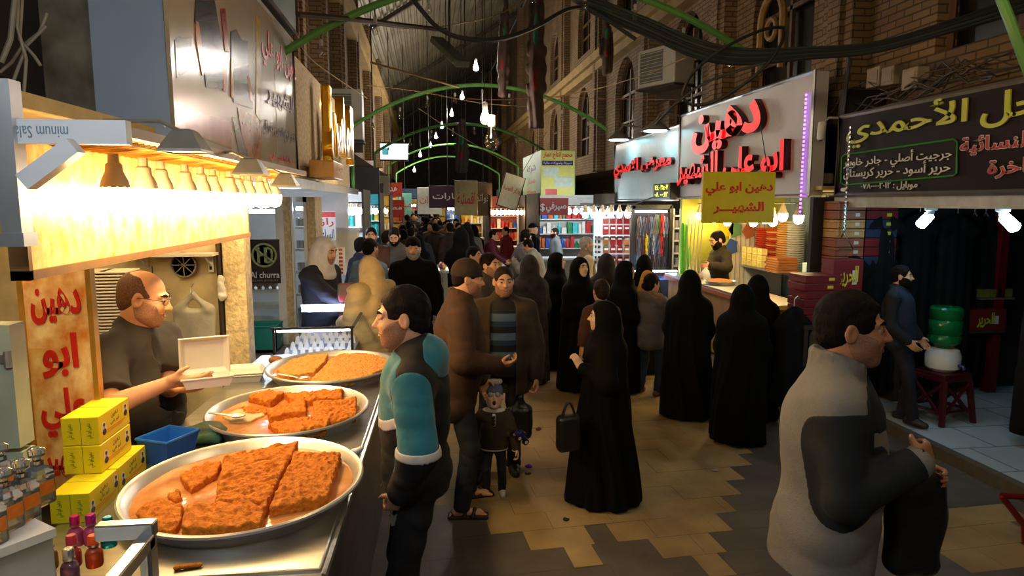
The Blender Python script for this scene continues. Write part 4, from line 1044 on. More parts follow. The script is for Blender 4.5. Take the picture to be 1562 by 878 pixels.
g.box((0, 0, -.19), (.315, .05, .34), None, .03); g.cap((-.11, 0, -.02), (0, 0, .085), .035, .018, k=.04); g.cap((.11, 0, -.02), (0, 0, .085), .035, .018, k=.04); g.disp(lambda P: .012 * noise3(P * np.array((1, .5, .35)), 30, 3, 2))
g.build('bag_body', mat('milky_film', srgb(222, 222, 210), .35, var=.06, scale=8, trans=.35, bump=.4, bscale=20), hb)
mb = MB(); mb.tube([(0, .03, .16), (0, -.03, .14), (0, -.04, .10), (0, -.01, .085)], .006, 6); mb.build('hook', ALU, hb)
g = SDF((-.08, -.08, -.14), (.08, .08, .1), .006); g.ell((0, 0, .03), (.03, .03, .04)); g.cap((0, 0, 0), (.01, 0, -.09), .025, .035, k=.02); g.disp(lambda P: .008 * noise3(P, 60, 5))
o = g.build('knotted_bag', mat('white_film', (.8, .8, .78), .4)); o.location = PY(337, 434, 5.35); tag(o, 'crumpled white plastic bag tied to the brown pipe', 'bag')
sf = empty('shelf_board', PY(262, 388, 5.3), 0, 'narrow pale shelf high on the cream wall under the valance', 'shelf')
mb = MB(); mb.box((0, 0, 0), (.62, .2, .02)); mb.build('board', WHITEP, sf)
for x in (-.22, .24): mb = MB(); mb.prism([(0, 0), (.16, 0), (.16, .012), (.015, .10), (0, .10)], .015, basis((0, -1, 0), (0, 0, -1), (1, 0, 0), (x, .1, 0))); mb.build('bracket', WHITEP, sf)
mb = MB(); mb.tube([PY(281, 505, 5.38) + Vector((-.2, 0, .5)), PY(281, 505, 5.38) + Vector((-.2, 0, .05))], .004, 5); simple('pull_cord', mb, DARKB, 'thin dark cord hanging on the cream wall', 'cord')
# stacks of foam plates at the back
random.seed(3)
for k, (px, py, lbl) in enumerate(((148, 470, 'tall stack of white foam trays behind the seller, left of two'), (184, 470, 'tall stack of white foam trays behind the seller, right of two'))):
    b = PY(px, py, 4.75); s_ = empty('foam_tray_stack', (b.x, b.y, 1.0), R(5), lbl, 'trays')
    for i in range(34):
        mb = MB(); z = i * .021; mb.box((random.uniform(-.004, .004), 0, z + .008), (.19, .24, .012), bev=.004); mb.build('foam_tray', FOAM, s_)
mb = MB(); mb.box2((-2.9, 4.4, .94), (-1.9, 5.3, 1.0)); mb.box2((-2.88, 4.45, 0), (-2.84, 5.25, .94)); mb.box2((-1.96, 4.45, 0), (-1.92, 5.25, .94)); simple('side_table', mb, STEEL, 'steel side table at the back of the stall under the foam trays', 'table')
COOL_FILL = mat('cool_fill_tube', (.8, .9, 1), .5, var=0, emit=(.82, .90, 1.0), estr=100)
mb = MB(); mb.tube([(-1.5, .75, 2.78), (-.3, .75, 2.78)], .02, 8); tl = empty('tube_light', (0, 0, 0), 0, 'added cool white fill tube over the near left corner, out of view', 'light'); mb.build('tube', COOL_FILL, tl)  # unseen tube added as cool fill for the left end panel and pier
mb = MB(); mb.box2((-1.55, .71, 2.80), (-.25, .79, 2.84)); [mb.tube([(x, .75, 2.84), (x, .75, 7.2)], .006, 5) for x in (-1.4, -.4)]; mb.build('housing', WHITEP, tl)
# ------------------------------------------------------------------ near perfume display at the lower left corner
PC = PZ(238, 792, 1.46)
pd = empty('display_case', (PC.x, PC.y, 0), 0, 'metal framed perfume display case in the lower left corner', 'display case')
CHROME = mat('brushed_chrome', (.66, .66, .66), .25, metal=.95, var=.06)
def rel(v): return Vector(v) - Vector((PC.x, PC.y, 0))
mb = MB(); mb.box2((-.12, -.02, 1.425), (.0, .01, 1.46), bev=.003); mb.build('top_rail', CHROME, pd)
mb = MB(); mb.box2((-.03, -.9, 1.405), (.0, -.01, 1.435), bev=.003); mb.build('side_rail', CHROME, pd)
mb = MB(); mb.box2((-.03, -.04, .0), (.0, .0, 1.43), bev=.003); mb.build('upright', CHROME, pd)
GLASS = mat('display_glass', (.95, 1, .98), .02, trans=1.0, var=0, spec=.5)
mb = MB(); mb.box2((-.9, -.9, 1.30), (-.03, -.02, 1.315)); mb.build('shelf', mat('frosted_shelf', srgb(200, 196, 186), .25, var=.05), pd)
mb = MB(); mb.box2((-.9, -.9, .0), (-.03, -.04, 1.30)); mb.build('cabinet_body', mat('dark_cabinet', (.08, .075, .07), .4), pd)
mb = MB(); mb.box2((-.012, -.88, 1.0), (-.004, -.05, 1.405)); mb.build('side_glass', GLASS, pd)
tb = PC + Vector((-.40, .02, 0))
st = empty('display_step', (PC.x - .26, PC.y - .16, 1.315), R(52), 'raised grey display step holding tall glass perfume bottles', 'shelf')
mb = MB(); mb.box2((-.55, -.0, 0), (.13, .22, .165), bev=.004); mb.build('riser', mat('step_grey', srgb(170, 165, 158), .3, var=.06), st)
mb = MB(); mb.box2((-.55, -.012, .15), (.13, .22, .168)); mb.build('step_top', mat('step_top', srgb(214, 206, 190), .25, var=.04), st)
def cylb(sec, col, cap, loc, label, group, liquid=None):
    b = empty('perfume_bottle', loc, random.uniform(0, 3), label, 'perfume bottle', group)
    mb = MB(); mb.lathe(sec, (0, 0, 0), 18); mb.build('bottle', col, b)
    top = sec[-1][1]
    if cap[0] == 'round':
        mb = MB(); mb.lathe([(.0085, top), (.0115, top + .002), (.0115, top + .024), (.009, top + .027), (0, top + .027)], (0, 0, 0), 18); mb.build('cap', cap[1], b)
        mb = MB(); mb.lathe([(.0122, top + .001), (.0122, top + .006)], (0, 0, 0), 18); mb.build('collar', CHROME, b)
    if liquid: mb = MB(); r = sec[1][0] * .82; mb.lathe([(0, .003), (r, .004), (r, .026), (0, .027)], (0, 0, 0), 14); mb.build('perfume', liquid, b)
    return b
def pm(n, rgb, **k): return mat(n, srgb(*rgb), k.pop('rough', .18), var=.03, **k)
PINKC, TEALC = pm('pink_cap', (206, 44, 110), metal=.6), pm('teal_cap', (10, 130, 160), metal=.6)
CLRG = mat('clear_glass', (.96, .97, .96), .03, trans=.92, var=0)
smallsec = [(0, 0), (.017, 0), (.0185, .004), (.0185, .032), (.015, .040), (.0085, .044), (.0085, .048)]
def at_shelf(px, py, z): return PZ(px, py, z)
ZS = 1.3155
spec = [((117, 830), 'pink_cap', PINKC, pm('pink_glass', (220, 90, 130), trans=.5), 'pink capped perfume bottle, left of the two pink ones at the back'),
        ((141, 828), 'magenta', pm('magenta_cap', (190, 40, 130), metal=.6), pm('pink_glass', (220, 90, 130), trans=.5), 'magenta capped perfume bottle beside the teal one'),
        ((167, 832), 'teal', TEALC, pm('teal_glass', (30, 140, 150), trans=.6), 'teal capped perfume bottle at the right end of the display'),
        ((145, 862), 'orange', pm('orange_cap', (236, 78, 20), rough=.35), pm('orange_glass', (220, 80, 30), trans=.5), 'orange perfume bottle with clear cap in front of the magenta one'),
        ((112, 862), 'rose', pm('rose_cap', (190, 50, 60), rough=.35), pm('rose_glass', (200, 70, 60), trans=.5), 'rose red perfume bottle with clear cap, second row'),
        ((76, 866), 'yellow', pm('yellow_cap', (216, 196, 20), rough=.35), pm('amber_glass', (190, 150, 60), trans=.6), 'yellow capped perfume bottle in the second row'),
        ((36, 874), 'silver', CHROME, pm('violet_glass', (96, 60, 110), trans=.6), 'silver capped bottle with violet perfume, leftmost in front'),
        ((72, 884), 'silver', CHROME, pm('dark_glass', (30, 34, 60), trans=.5), 'silver capped bottle with dark blue perfume in front'),
        ((108, 884), 'silver', CHROME, pm('mauve_glass', (150, 100, 130), trans=.6), 'silver capped bottle with mauve perfume in front'),
        ((16, 905), 'mauve', pm('mauve_cap', (180, 110, 160), metal=.4), pm('mauve_glass', (150, 100, 130), trans=.6), 'mauve capped perfume bottle at the very bottom left'),
        ((58, 868), 'pink', PINKC, pm('pink_glass', (220, 90, 130), trans=.5), 'pink perfume bottle half hidden behind the silver caps')]
for (px, py), nm, cap, gl, lbl in spec:
    cylb(smallsec, gl, ('round', cap), PZ(px, py, ZS), lbl, 'small perfume bottles on the display')
tall = [(0, 0), (.022, 0), (.024, .004), (.024, .058), (.020, .066), (.010, .071), (.010, .080)]
LBL = mat('orange_label', srgb(226, 120, 30), .5, var=.1, scale=60)
for px, py, lbl in ((62, 768, 'tall clear perfume bottle with orange label, nearest the yellow boxes'), (38, 790, 'tall clear perfume bottle with orange label, second from the step end'), (12, 806, 'tall clear perfume bottle with orange label, at the left photo edge'), (6, 760, 'tall clear perfume bottle with orange label, back row at the left edge'), (-14, 830, 'tall clear perfume bottle with orange label, nearest the camera')):
    p = PZ(px, py, ZS + .168); b = empty('glass_bottle', p, R(-20), lbl, 'perfume bottle', 'tall perfume bottles on the step')
    mb = MB(); mb.lathe(tall, (0, 0, 0), 4, smooth=False, M=Matrix.Rotation(R(45), 3, 'Z') @ Matrix.Scale(1.25, 3)); mb.build('bottle', CLRG, b)
    mb = MB(); mb.lathe([(0, .003), (.021, .004), (.021, .045), (0, .046)], (0, 0, 0), 4, smooth=False, M=Matrix.Rotation(R(45), 3, 'Z') @ Matrix.Scale(1.2, 3)); mb.build('perfume', pm('pale_perfume', (206, 196, 130), trans=.8), b)
    mb = MB(); mb.lathe([(.0, .100), (.008, .1), (.008, .108), (.016, .112), (.017, .126), (.012, .130), (0, .130)], (0, 0, 0), 16); mb.build('stopper', CLRG, b)
    mb = MB(); mb.box((0, -.0222, .040), (.036, .001, .028)); mb.box((.0222, 0, .040), (.001, .036, .028)); mb.build('label', LBL, b)
# ------------------------------------------------------------------ helpers for things placed on upright planes
def boxY(mb, x0, y0, x1, y1, Y, th=.03, mi=0, bev=0):
    a, b = PY(x0, (y0 + y1) / 2, Y), PY(x1, (y0 + y1) / 2, Y); t, u = PY((x0 + x1) / 2, y0, Y), PY((x0 + x1) / 2, y1, Y)
    return mb.box2((a.x, Y, u.z), (b.x, Y + th, t.z), mi, bev)
def lettX(name, s_, m, x0, x1, yt, yb, X, sd, depth=.01, parent=None, off=(0, 0, 0), **k):
    a, b = PX(x0, (yt + yb) / 2, X), PX(x1, (yt + yb) / 2, X); t, u = PX((x0 + x1) / 2, yt, X), PX((x0 + x1) / 2, yb, X)
    o = Vector((X, (a.y + b.y) / 2, (t.z + u.z) / 2)) - Vector(off)
    return lettering(name, s_, m, (facing_left if sd == 'R' else facing_right)(o), w=abs(a.y - b.y), h=t.z - u.z, depth=depth, parent=parent, **k)
def lettY(name, s_, m, x0, x1, yt, yb, Y, depth=.006, parent=None, off=(0, 0, 0), **k):
    a, b = PY(x0, yt, Y), PY(x1, yb, Y)
    return lettering(name, s_, m, facing_cam(Vector(((a.x + b.x) / 2, Y, (a.z + b.z) / 2)) - Vector(off)), w=b.x - a.x, h=a.z - b.z, depth=depth, parent=parent, **k)
def flat_poly(mb, pts, X=None, Y=None, depth=.002, mi=0, off=(0, 0, 0)):
    if X is not None: M = facing_right((X, 0, 0)); q = [(p.y, p.z) for p in (PX(a, b, X) for a, b in pts)]
    else: M = facing_cam((0, Y, 0)); q = [(p.x, p.z) for p in (PY(a, b, Y) for a, b in pts)]
    ar = sum(q[i - 1][0] * q[i][1] - q[i][0] * q[i - 1][1] for i in range(len(q)))
    if ar < 0: q = q[::-1]
    return mb.prism(q, depth, Matrix.Translation(-Vector(off)) @ M, mi)
def glassmat(name, tint=(.95, 1, 1), fac=.12):
    m = bpy.data.materials.new(name); m.use_nodes = True; nt = m.node_tree; nt.nodes.remove(nt.nodes['Principled BSDF'])
    o = nt.nodes['Material Output']; t = nt.nodes.new('ShaderNodeBsdfTransparent'); g = nt.nodes.new('ShaderNodeBsdfGlossy'); x = nt.nodes.new('ShaderNodeMixShader')
    t.inputs[0].default_value = (*tint, 1); g.inputs[1].default_value = .03; x.inputs[0].default_value = fac
    nt.links.new(t.outputs[0], x.inputs[1]); nt.links.new(g.outputs[0], x.inputs[2]); nt.links.new(x.outputs[0], o.inputs[0]); return m
PANE = glassmat('shop_glass')
def glow(name, col, st, nosample=False): return mat(name, col, .5, var=0, emit=col, estr=st, nosample=nosample)
REDSIGN = mat('sign_red', srgb(206, 40, 34), .45, var=.05); BLKSIGN = mat('sign_black', (.03, .025, .03), .5, var=0); WHSIGN = mat('sign_white', (.8, .8, .78), .5, var=0); YELSIGN = mat('sign_yellow', srgb(226, 206, 24), .5, var=.05)
# ------------------------------------------------------------------ big board above the sweet stall
BX = -1.2
bb = empty('billboard', (BX, 5.1, 2.43), 0, 'large printed shop board above the sweet counter, figures in purple and red writing', 'sign')
OB = Vector((BX, 5.1, 2.43))
PRINTBG = mat('print_beige', srgb(178, 160, 138), .2, var=.06, scale=2, coat=.5)
mb = MB(); mb.box2((-.33, -1.6, 0), (-.004, 1.6, 1.19)); mb.build('board_box', PRINTBG, bb)
mb = MB(); mb.box2((-.33, -1.606, -.01), (.0, -1.6, 1.19)); mb.build('end_panel', BLUEPANEL, bb)
mb = MB()
for x_, z_ in ((-.30, .10), (-.03, .08), (-.30, 1.12), (-.03, 1.12)): mb.lathe([(.012, 0), (.010, .004), (0, .005)], (x_, -1.606, z_), 10, M=Matrix.Rotation(R(90), 3, 'X'))
mb.build('screws', ALU, bb)
mb = MB(); mb.tube([(0, -1.6, 1.19), (0, 1.6, 1.19), (0, 1.6, 0), (0, -1.6, 0), (0, -1.6, 1.19)], .016, 4); mb.build('frame', mat('frame_grey', srgb(150, 140, 120), .4, metal=.5), bb)
mb = MB(); mb.box2((-.004, -.06 + .85, .0), (-.002, 1.59, 1.18)); mb.build('text_panel', mat('print_grey', srgb(176, 170, 156), .2, var=.04, coat=.5), bb)
def q3(l): return [(250 + a / 3.136, b / 3.136) for a, b in l]
def pr(name, col, *polys, d=.002):
    mb = MB()
    for p in polys: flat_poly(mb, q3(p), X=BX - .003, depth=d, off=OB)
    mb.build(name, mat('print_%s' % name, srgb(*col), .2, var=.25, scale=9, coat=.5), bb)
pr('ochre_ground', (178, 110, 44), [(48, 520), (320, 575), (325, 712), (52, 612)], [(352, 515), (465, 575), (465, 775), (402, 748), (370, 640)])
pr('purple_figure', (52, 40, 66), [(150, 0), (240, 0), (262, 130), (300, 320), (292, 425), (200, 418), (190, 330), (170, 200), (145, 100)], [(318, 150), (345, 140), (372, 190), (400, 200), (405, 380), (420, 440), (425, 520), (332, 490), (320, 300)], d=.0035)
pr('dark_crowd', (70, 52, 44), [(52, 190), (70, 175), (100, 185), (130, 175), (132, 330), (60, 372)])
pr('red_sash', (150, 50, 40), [(268, 40), (290, 40), (310, 250), (290, 245)], d=.005)
for q_ in ([(148, 100), (162, 105), (196, 340), (180, 362), (152, 200)], [(286, 308), (298, 312), (296, 440), (280, 432)], [(318, 285), (328, 290), (330, 470), (318, 462)], [(396, 360), (408, 372), (424, 490), (412, 480)]): pr('arm_print', (190, 112, 46), q_, d=.005)
pr('grey_path', (120, 110, 110), [(325, 560), (345, 560), (400, 746), (360, 735)])
pr('yellow_strip', (196, 160, 70), [(440, 70), (462, 92), (465, 590), (440, 545)])
lettX('red_word', 'دهين ابو علي', REDSIGN, 400, 451, 66, 118, BX, 'L', .003, bb, OB, bold=.02)
lettX('black_word', 'الشهير', mat('print_plum', srgb(70, 50, 70), .4), 407, 448, 135, 170, BX, 'L', .003, bb, OB, bold=.02)
lettX('small_text', 'افخر انواع الدهين العراقي', BLKSIGN, 401, 449, 192, 214, BX, 'L', .003, bb, OB, bold=0)
lettX('small_text', 'بإدارة ابو علي', REDSIGN, 412, 447, 236, 250, BX, 'L', .003, bb, OB, bold=.0)
ub = empty('billboard', (-1.16, 6.0, 3.68), 0, 'blue-grey shop board with red writing above and behind the printed board', 'sign')
mb = MB(); mb.box2((-.12, -.9, 0), (0, .72, 1.5)); mb.build('board_box', mat('print_bluegrey', srgb(126, 140, 138), .35, var=.06), ub)
lettering('red_word', 'حلويات', REDSIGN, facing_right((0, .1, .5)), w=1.0, h=.5, depth=.004, parent=ub)
mb = MB(); mb.tube([(.0, -.9, 0), (.0, .72, 0), (0, .72, 1.5)], .02, 4); mb.build('frame', DARKB, ub)
HOOD = mat('lamp_grey', srgb(140, 132, 118), .45, metal=.4, var=.08)
for px, py, lbl in ((283, 218, 'grey hooded floodlight under the printed board, nearest of three'), (383, 256, 'grey hooded floodlight under the printed board, middle of three'), (436, 276, 'grey hooded floodlight under the printed board, farthest of three')):
    p = PX(px, py, -.78); l = empty('hooded_floodlight', p, 0, lbl, 'lamp', 'hooded floodlights under the printed board'); l.scale = (.62, .62, .62)
    mb = MB(); mb.lathe([(.05, .07), (.075, .06), (.15, -.035), (.155, -.05), (.145, -.05), (.14, -.035), (.07, .05)], (0, 0, 0), 4, smooth=False, M=Matrix.Rotation(R(45), 3, 'Z')); mb.build('hood', HOOD, l)
    mb = MB(); mb.lathe([(.0, -.044), (.138, -.044), (.138, -.040), (0, -.040)], (0, 0, 0), 4, smooth=False, M=Matrix.Rotation(R(45), 3, 'Z')); mb.build('diffuser', WHITEPL, l)
    mb = MB(); mb.tube([(-.02, 0, .06), (-.12, 0, .11), (-.40, 0, .11)], .012, 6); mb.build('arm', HOOD, l)
# old plaster pier and cable tangle at the upper left corner
mb = MB(); mb.box2((PY(66, 100, 3.6).x, 3.6, 2.5), (PY(152, 100, 3.6).x, 3.9, 4.2)); tag(mb.build('column_plaster', CONC), kind='structure')
mb = MB(); mb.box2((-3.2, 3.95, 2.5), (-1.5, 4.0, 5)); tag(mb.build('wall_dark_left', DARKB), kind='structure')
random.seed(11)
CBL = mat('old_cable', srgb(150, 142, 124), .6, var=.2); CBD = mat('dark_cable', (.025, .022, .02), .55)
for i, pts in enumerate(([(2, 95), (16, 60), (20, 20), (24, -10)], [(28, -8), (26, 40), (40, 90), (36, 150), (47, 170)], [(34, -5), (30, 60), (52, 85), (62, 100)], [(10, 180), (18, 130), (40, 70), (70, 40)], [(0, 110), (18, 95), (34, 70), (60, 50), (72, 20)], [(5, 220), (12, 180), (26, 168), (30, 230)], [(2, 200), (20, 165), (28, 205), (14, 240)])):
    mb = MB(); mb.tube([PY(x, y, 3.3 + .03 * i) for x, y in pts], .011 if i == 0 else .007, 6)
    simple('old_cable', mb, CBL if i < 5 else CBD, ['thick pale cable curving down at the upper left corner', 'thin twisted cable hanging in front of the dark gap', 'frayed cable end touching the plaster pier', 'dark-stained wire slanting up to the plaster pier', 'brown wire crossing the other cables by the pier', 'loop of dark wire low on the left edge', 'second wire loop low on the left edge above the post'][i], 'cable')
# ------------------------------------------------------------------ gold lettered stone sign beyond the board
gs = empty('stone_sign', (-1.2, 8.9, 2.36), 0, 'rough stone shop sign with tall gold letters lit from behind', 'sign'); OG = Vector((-1.2, 8.9, 2.36))
mb = MB(); mb.box2((-.25, -2.1, .02), (0, 2.3, 1.15)); mb.build('stone_panel', STONE, gs)
GOLD = mat('gold_metal', srgb(232, 170, 44), .22, metal=.85, var=.08)
lettering('gold_letters', 'الماس', GOLD, facing_right((.10, -.05, .62)), w=2.3, h=.92, depth=.10, parent=gs, bold=.03)
for y in (-1.1, -.75, 1.1): mb = MB(); mb.box2((.09, y - .07, .1 if y < 0 else .3), (.19, y + .07, 1.05 if y < -1 else .8), bev=.02); mb.build('gold_bar', GOLD, gs)
mb = MB(); mb.box2((.06, -1.9, .03), (.30, -1.1, .20), bev=.01); mb.build('gold_light_box', mat('gold_box', srgb(214, 150, 40), .35, var=.1), gs)
lettering('box_text', 'للفضيات', mat('pale_gold', srgb(250, 220, 150), .4), facing_right((.302, -1.5, .115)), w=.6, h=.09, depth=.003, parent=gs)
LEDW = glow('warm_led', (1.0, .70, .24), 18)
for a, b in (((.01, -.6, .9), (.022, .7, .93)), ((.01, -.6, .12), (.022, .7, .15))): mb = MB(); mb.box2(a, b); mb.build('led_strip', LEDW, gs)
sl = empty('shop_canopy', (-1.25, 8.2, 2.28), 0, 'long white edged canopy strip over the silver shop windows', 'canopy')
mb = MB(); mb.box2((-.5, -2.5, .03), (.15, 3.2, .075)); mb.build('panel', WHITEP, sl)
mb = MB(); mb.box2((.12, -2.5, -.01), (.16, 3.2, .075)); mb.build('edge', ALU, sl)
# ------------------------------------------------------------------ silver shop: front facing the camera at Y = 7.8
YJ = 7.8
COOL = glow('cool_led', (.80, .88, 1.0), 130)
mb = MB(); mb.box2((-3.2, 9.9, 0), (-1.1, 10.0, 2.36)); tag(mb.build('wall_back_shop', mat('shop_white', srgb(214, 214, 216), .5, var=.04)), kind='structure')
mb = MB(); mb.box2((-3.4, 5.6, 0), (-3.3, 10, 3.4)); tag(mb.build('wall_side_shop', mat('shop_white', srgb(214, 214, 216), .5)), kind='structure')
mb = MB(); boxY(mb, 437, 300, 448, 640, YJ, .12); boxY(mb, 473, 300, 486, 640, YJ, .5); tag(mb.build('column_shop', STONE), kind='structure')
jw = empty('shop_window', (PY(402, 500, YJ).x, YJ, 0), 0, 'white framed glass shop window of the silver shop, dark poster inside', 'shop window'); OJ = Vector(jw.location)
mb = MB(); [boxY(mb, *q, YJ - .03, .07) for q in ((374, 300, 381, 610), (425, 300, 437, 610), (381, 300, 425, 306), (381, 524, 425, 534))]; f = mb.build('frame', mat('white_frame', srgb(226, 230, 236), .35, var=.02), jw); f.location = -OJ
mb = MB(); boxY(mb, 381, 306, 425, 524, YJ, .008); f = mb.build('pane', PANE, jw); f.location = -OJ
jd = empty('shop_window', (PY(460, 500, YJ).x, YJ, 0), 0, 'narrow dark framed shop window with rows of small boxes', 'shop window'); OK_ = Vector(jd.location)
mb = MB(); [boxY(mb, *q, YJ, .06) for q in ((448, 300, 451, 610), (467, 300, 473, 610), (451, 300, 467, 308), (451, 520, 467, 530))]; f = mb.build('frame', mat('white_frame', srgb(226, 230, 236), .35), jd); f.location = -OK_
mb = MB(); boxY(mb, 451, 308, 467, 520, YJ + .02, .008); f = mb.build('pane', PANE, jd); f.location = -OK_
ps = empty('poster', (PY(404, 395, YJ - .05).x, YJ - .05, PY(404, 395, YJ).z), 0, 'dark brown poster with round green emblem and white lettering on shop window', 'poster'); OP = Vector(ps.location)
mb = MB(); boxY(mb, 380, 365, 427, 432, YJ - .05, .012); f = mb.build('sheet', mat('poster_brown', srgb(42, 32, 34), .4, var=.05), ps); f.location = -OP
EMB = mat('emblem_green', srgb(150, 164, 116), .5, var=.1)
cE = PY(403, 389, YJ - .053) - OP; k_r = .135
mb = MB(); mb.lathe([(k_r, 0), (k_r, .004), (k_r * .84, .004), (k_r * .84, 0)], cE, 32, M=Matrix.Rotation(R(90), 3, 'X')); mb.build('emblem_ring', EMB, ps)
mb = MB()
for x0_, x1_ in ((-.075, -.045), (.0, .03)): mb.box2(cE + Vector((x0_, -.004, -.085)), cE + Vector((x1_, 0, .085)))
mb.tube([cE + Vector((.03, -.002, .085)), cE + Vector((.075, -.002, .06)), cE + Vector((.085, -.002, 0)), cE + Vector((.075, -.002, -.06)), cE + Vector((.03, -.002, -.085))], .014, 5); mb.tube([cE + Vector((-.10, -.003, .075)), cE + Vector((.10, -.003, -.08))], .012, 5); mb.tube([cE + Vector((-.06, -.002, .0)), cE + Vector((.01, -.002, .0))], .012, 5)
mb.build('emblem_letters', EMB, ps)
lettering('poster_title', 'Al churra', WHSIGN, facing_cam(PY(404, 419, YJ - .052) - OP), w=.31, h=.07, depth=.003, parent=ps, arabic=False)
lettering('poster_subtitle', 'SILVER JEWELRY', mat('print_tan', srgb(170, 140, 120), .5), facing_cam(PY(405, 428, YJ - .052) - OP), w=.28, h=.028, depth=.003, parent=ps, arabic=False, bold=0)
for nm, x0_, x1_, yy, lbl in (('tube_light', 380, 425, 322, 'bright tube light behind the silver shop window'), ('tube_light', 452, 470, 318, 'bright tube light behind the narrow shop window')):
    mb = MB(); a, b = PY(x0_, yy, YJ + .5), PY(x1_, yy, YJ + .5); mb.tube([a, b], .022, 8); simple(nm, mb, COOL, lbl, 'light')
wsf = empty('display_shelf', PY(403, 470, YJ + .25), 0, 'white stepped shelf with dark busts behind the silver shop window', 'shelf'); OW = Vector(wsf.location)
mb = MB(); [boxY(mb, 376, yy, 428, yy + 5, YJ + .25, .35) for yy in (442, 466, 488)]; f = mb.build('boards', WHITEP, wsf); f.location = -OW
for i, px in enumerate((385, 396, 407, 418)):
    g = PY(px, 444, YJ + .32); b = empty('jewellery_bust', g, 0, 'small dark brown jewellery bust on the top white shelf', 'bust', 'brown busts on the shop shelf')
    mb = MB(); mb.lathe([(.03, 0), (.035, .02), (.02, .04), (.055, .09), (.05, .13), (.018, .16), (.02, .2), (0, .21)], (0, 0, 0), 12, sy=.6); mb.build('form', mat('bust_brown', srgb(84, 58, 44), .5), b)
tcx = empty('plastic_crate', (PY(398, 505, YJ - .5).x, YJ - .5, .62), 0, 'teal plastic crate beside the stone column behind the showcase', 'crate')
TEAL = mat('teal_plastic', srgb(28, 128, 120), .4, var=.06)
mb = MB(); w_ = .19; [mb.box2(a, b) for a, b in (((-w_, -.15, 0), (w_, .15, .02)), ((-w_, -.15, 0), (w_, -.135, .26)), ((-w_, .135, 0), (w_, .15, .26)), ((-w_, -.15, 0), (-w_ + .015, .15, .26)), ((w_ - .015, -.15, 0), (w_, .15, .26)))]; mb.build('bin', TEAL, tcx)
mb = MB(); mb.tube([(-w_, -.15, .26), (w_, -.15, .26), (w_, .15, .26), (-w_, .15, .26), (-w_, -.15, .26)], .014, 6); mb.build('rim', TEAL, tcx)
mb = MB(); mb.box2((-1.95, 7.0, 0), (-1.45, 7.6, .60)); tag(mb.build('plinth', mat('plinth_grey', srgb(120, 118, 116), .6)), 'low grey plinth carrying the teal crate by the silver shop', 'plinth')
for k in range(5):
    for i in range(3):
        z = PY(459, 345 + k * 34, YJ + .3).z; x = PY(453.5 + i * 5.5, 345, YJ + .3).x
        mb = MB(); mb.box((0, 0, .05), (.034, .05, .09), bev=.004); mb.box((0, -.026, .05), (.024, .003, .05)); o = mb.build('small_box', mat('navy_box', srgb(120, 128, 150), .5, var=.1)); o.location = (x, YJ + .33, z)
        tag(o, 'small pale blue box in the rows behind the narrow shop window', 'box', 'small boxes in the narrow shop window')
    mb = MB(); boxY(mb, 450, 346 + k * 34, 470, 349 + k * 34, YJ + .26, .2); simple('glass_shelf', mb, mat('shelf_grey', srgb(150, 150, 156), .4), 'thin grey shelf carrying small boxes in the narrow window', 'shelf', 'shelves in the narrow shop window')
# ------------------------------------------------------------------ glass showcase
sx0, sx1, sy0, sy1 = -1.24, -.62, 5.62, 6.75
sc_ = empty('showcase', ((sx0 + sx1) / 2, sy0, 0), 0, 'glass jewellery showcase with blue-white light beyond the far tray', 'showcase'); OS = Vector(sc_.location); zt_ = 1.13
mb = MB(); mb.box2((sx0, sy0 + .02, 0), (sx1, sy1, .66)); f = mb.build('base_cabinet', mat('violet_cabinet', srgb(120, 118, 170), .4, var=.06), sc_); f.location = -OS
mb = MB()
for (x, y) in ((sx0, sy0), (sx1, sy0), (sx0, sy1), (sx1, sy1)): mb.box2((x - .01, y - .01, .66), (x + .01, y + .01, zt_))
mb.box2((sx0 - .02, sy0 - .02, zt_), (sx1 + .02, sy0 + .0, zt_ + .014)); mb.box2((sx1, sy0, zt_), (sx1 + .02, sy1, zt_ + .014)); f = mb.build('frame', BLACKP, sc_); f.location = -OS
mb = MB(); mb.box2((sx0, sy0, .66), (sx1, sy0 + .006, zt_)); mb.box2((sx1 - .006, sy0, .66), (sx1, sy1, zt_)); mb.box2((sx0, sy0, zt_), (sx1, sy1, zt_ + .006)); f = mb.build('panes', PANE, sc_); f.location = -OS
mb = MB(); mb.box2((sx0 + .02, sy0 + .05, .86), (sx1 - .02, sy1 - .02, .875)); f = mb.build('shelf', mat('shelf_blue', srgb(170, 176, 226), .4), sc_); f.location = -OS
CLED = glow('blue_led', (.58, .68, 1.0), 45)
for a, b in (((sx0 + .03, sy1 - .05, zt_ + .01), (sx1 - .02, sy1 - .03, zt_ + .035)), ((sx0 + .02, sy0 + .02, zt_ - .03), (sx1 - .02, sy0 + .03, zt_ - .015))): mb = MB(); mb.box2(a, b); f = mb.build('led_tube', CLED, sc_); f.location = -OS
WCARD = mat('white_card', (.8, .8, .84), .5, var=.02)
random.seed(5)
for r_ in range(4):
    for i in range(9):
        x = sx0 + .07 + i * .062 + random.uniform(-.008, .008); y = sy0 + .12 + r_ * .25; z = .876 if r_ % 2 == 0 else .876
        mb = MB(); mb.prism([(-.022, 0), (.022, 0), (.018, .05), (.006, .075), (-.006, .075), (-.018, .05)], .004, basis((1, 0, 0), (0, .35, .94), (0, -.94, .35), (0, 0, 0))); mb.box2((-.02, 0, 0), (.02, .03, .006)); o = mb.build('jewellery_card', WCARD); o.location = (x, y, z)
        tag(o, 'small white jewellery card standing in the lit showcase', 'card', 'white jewellery cards in the showcase')
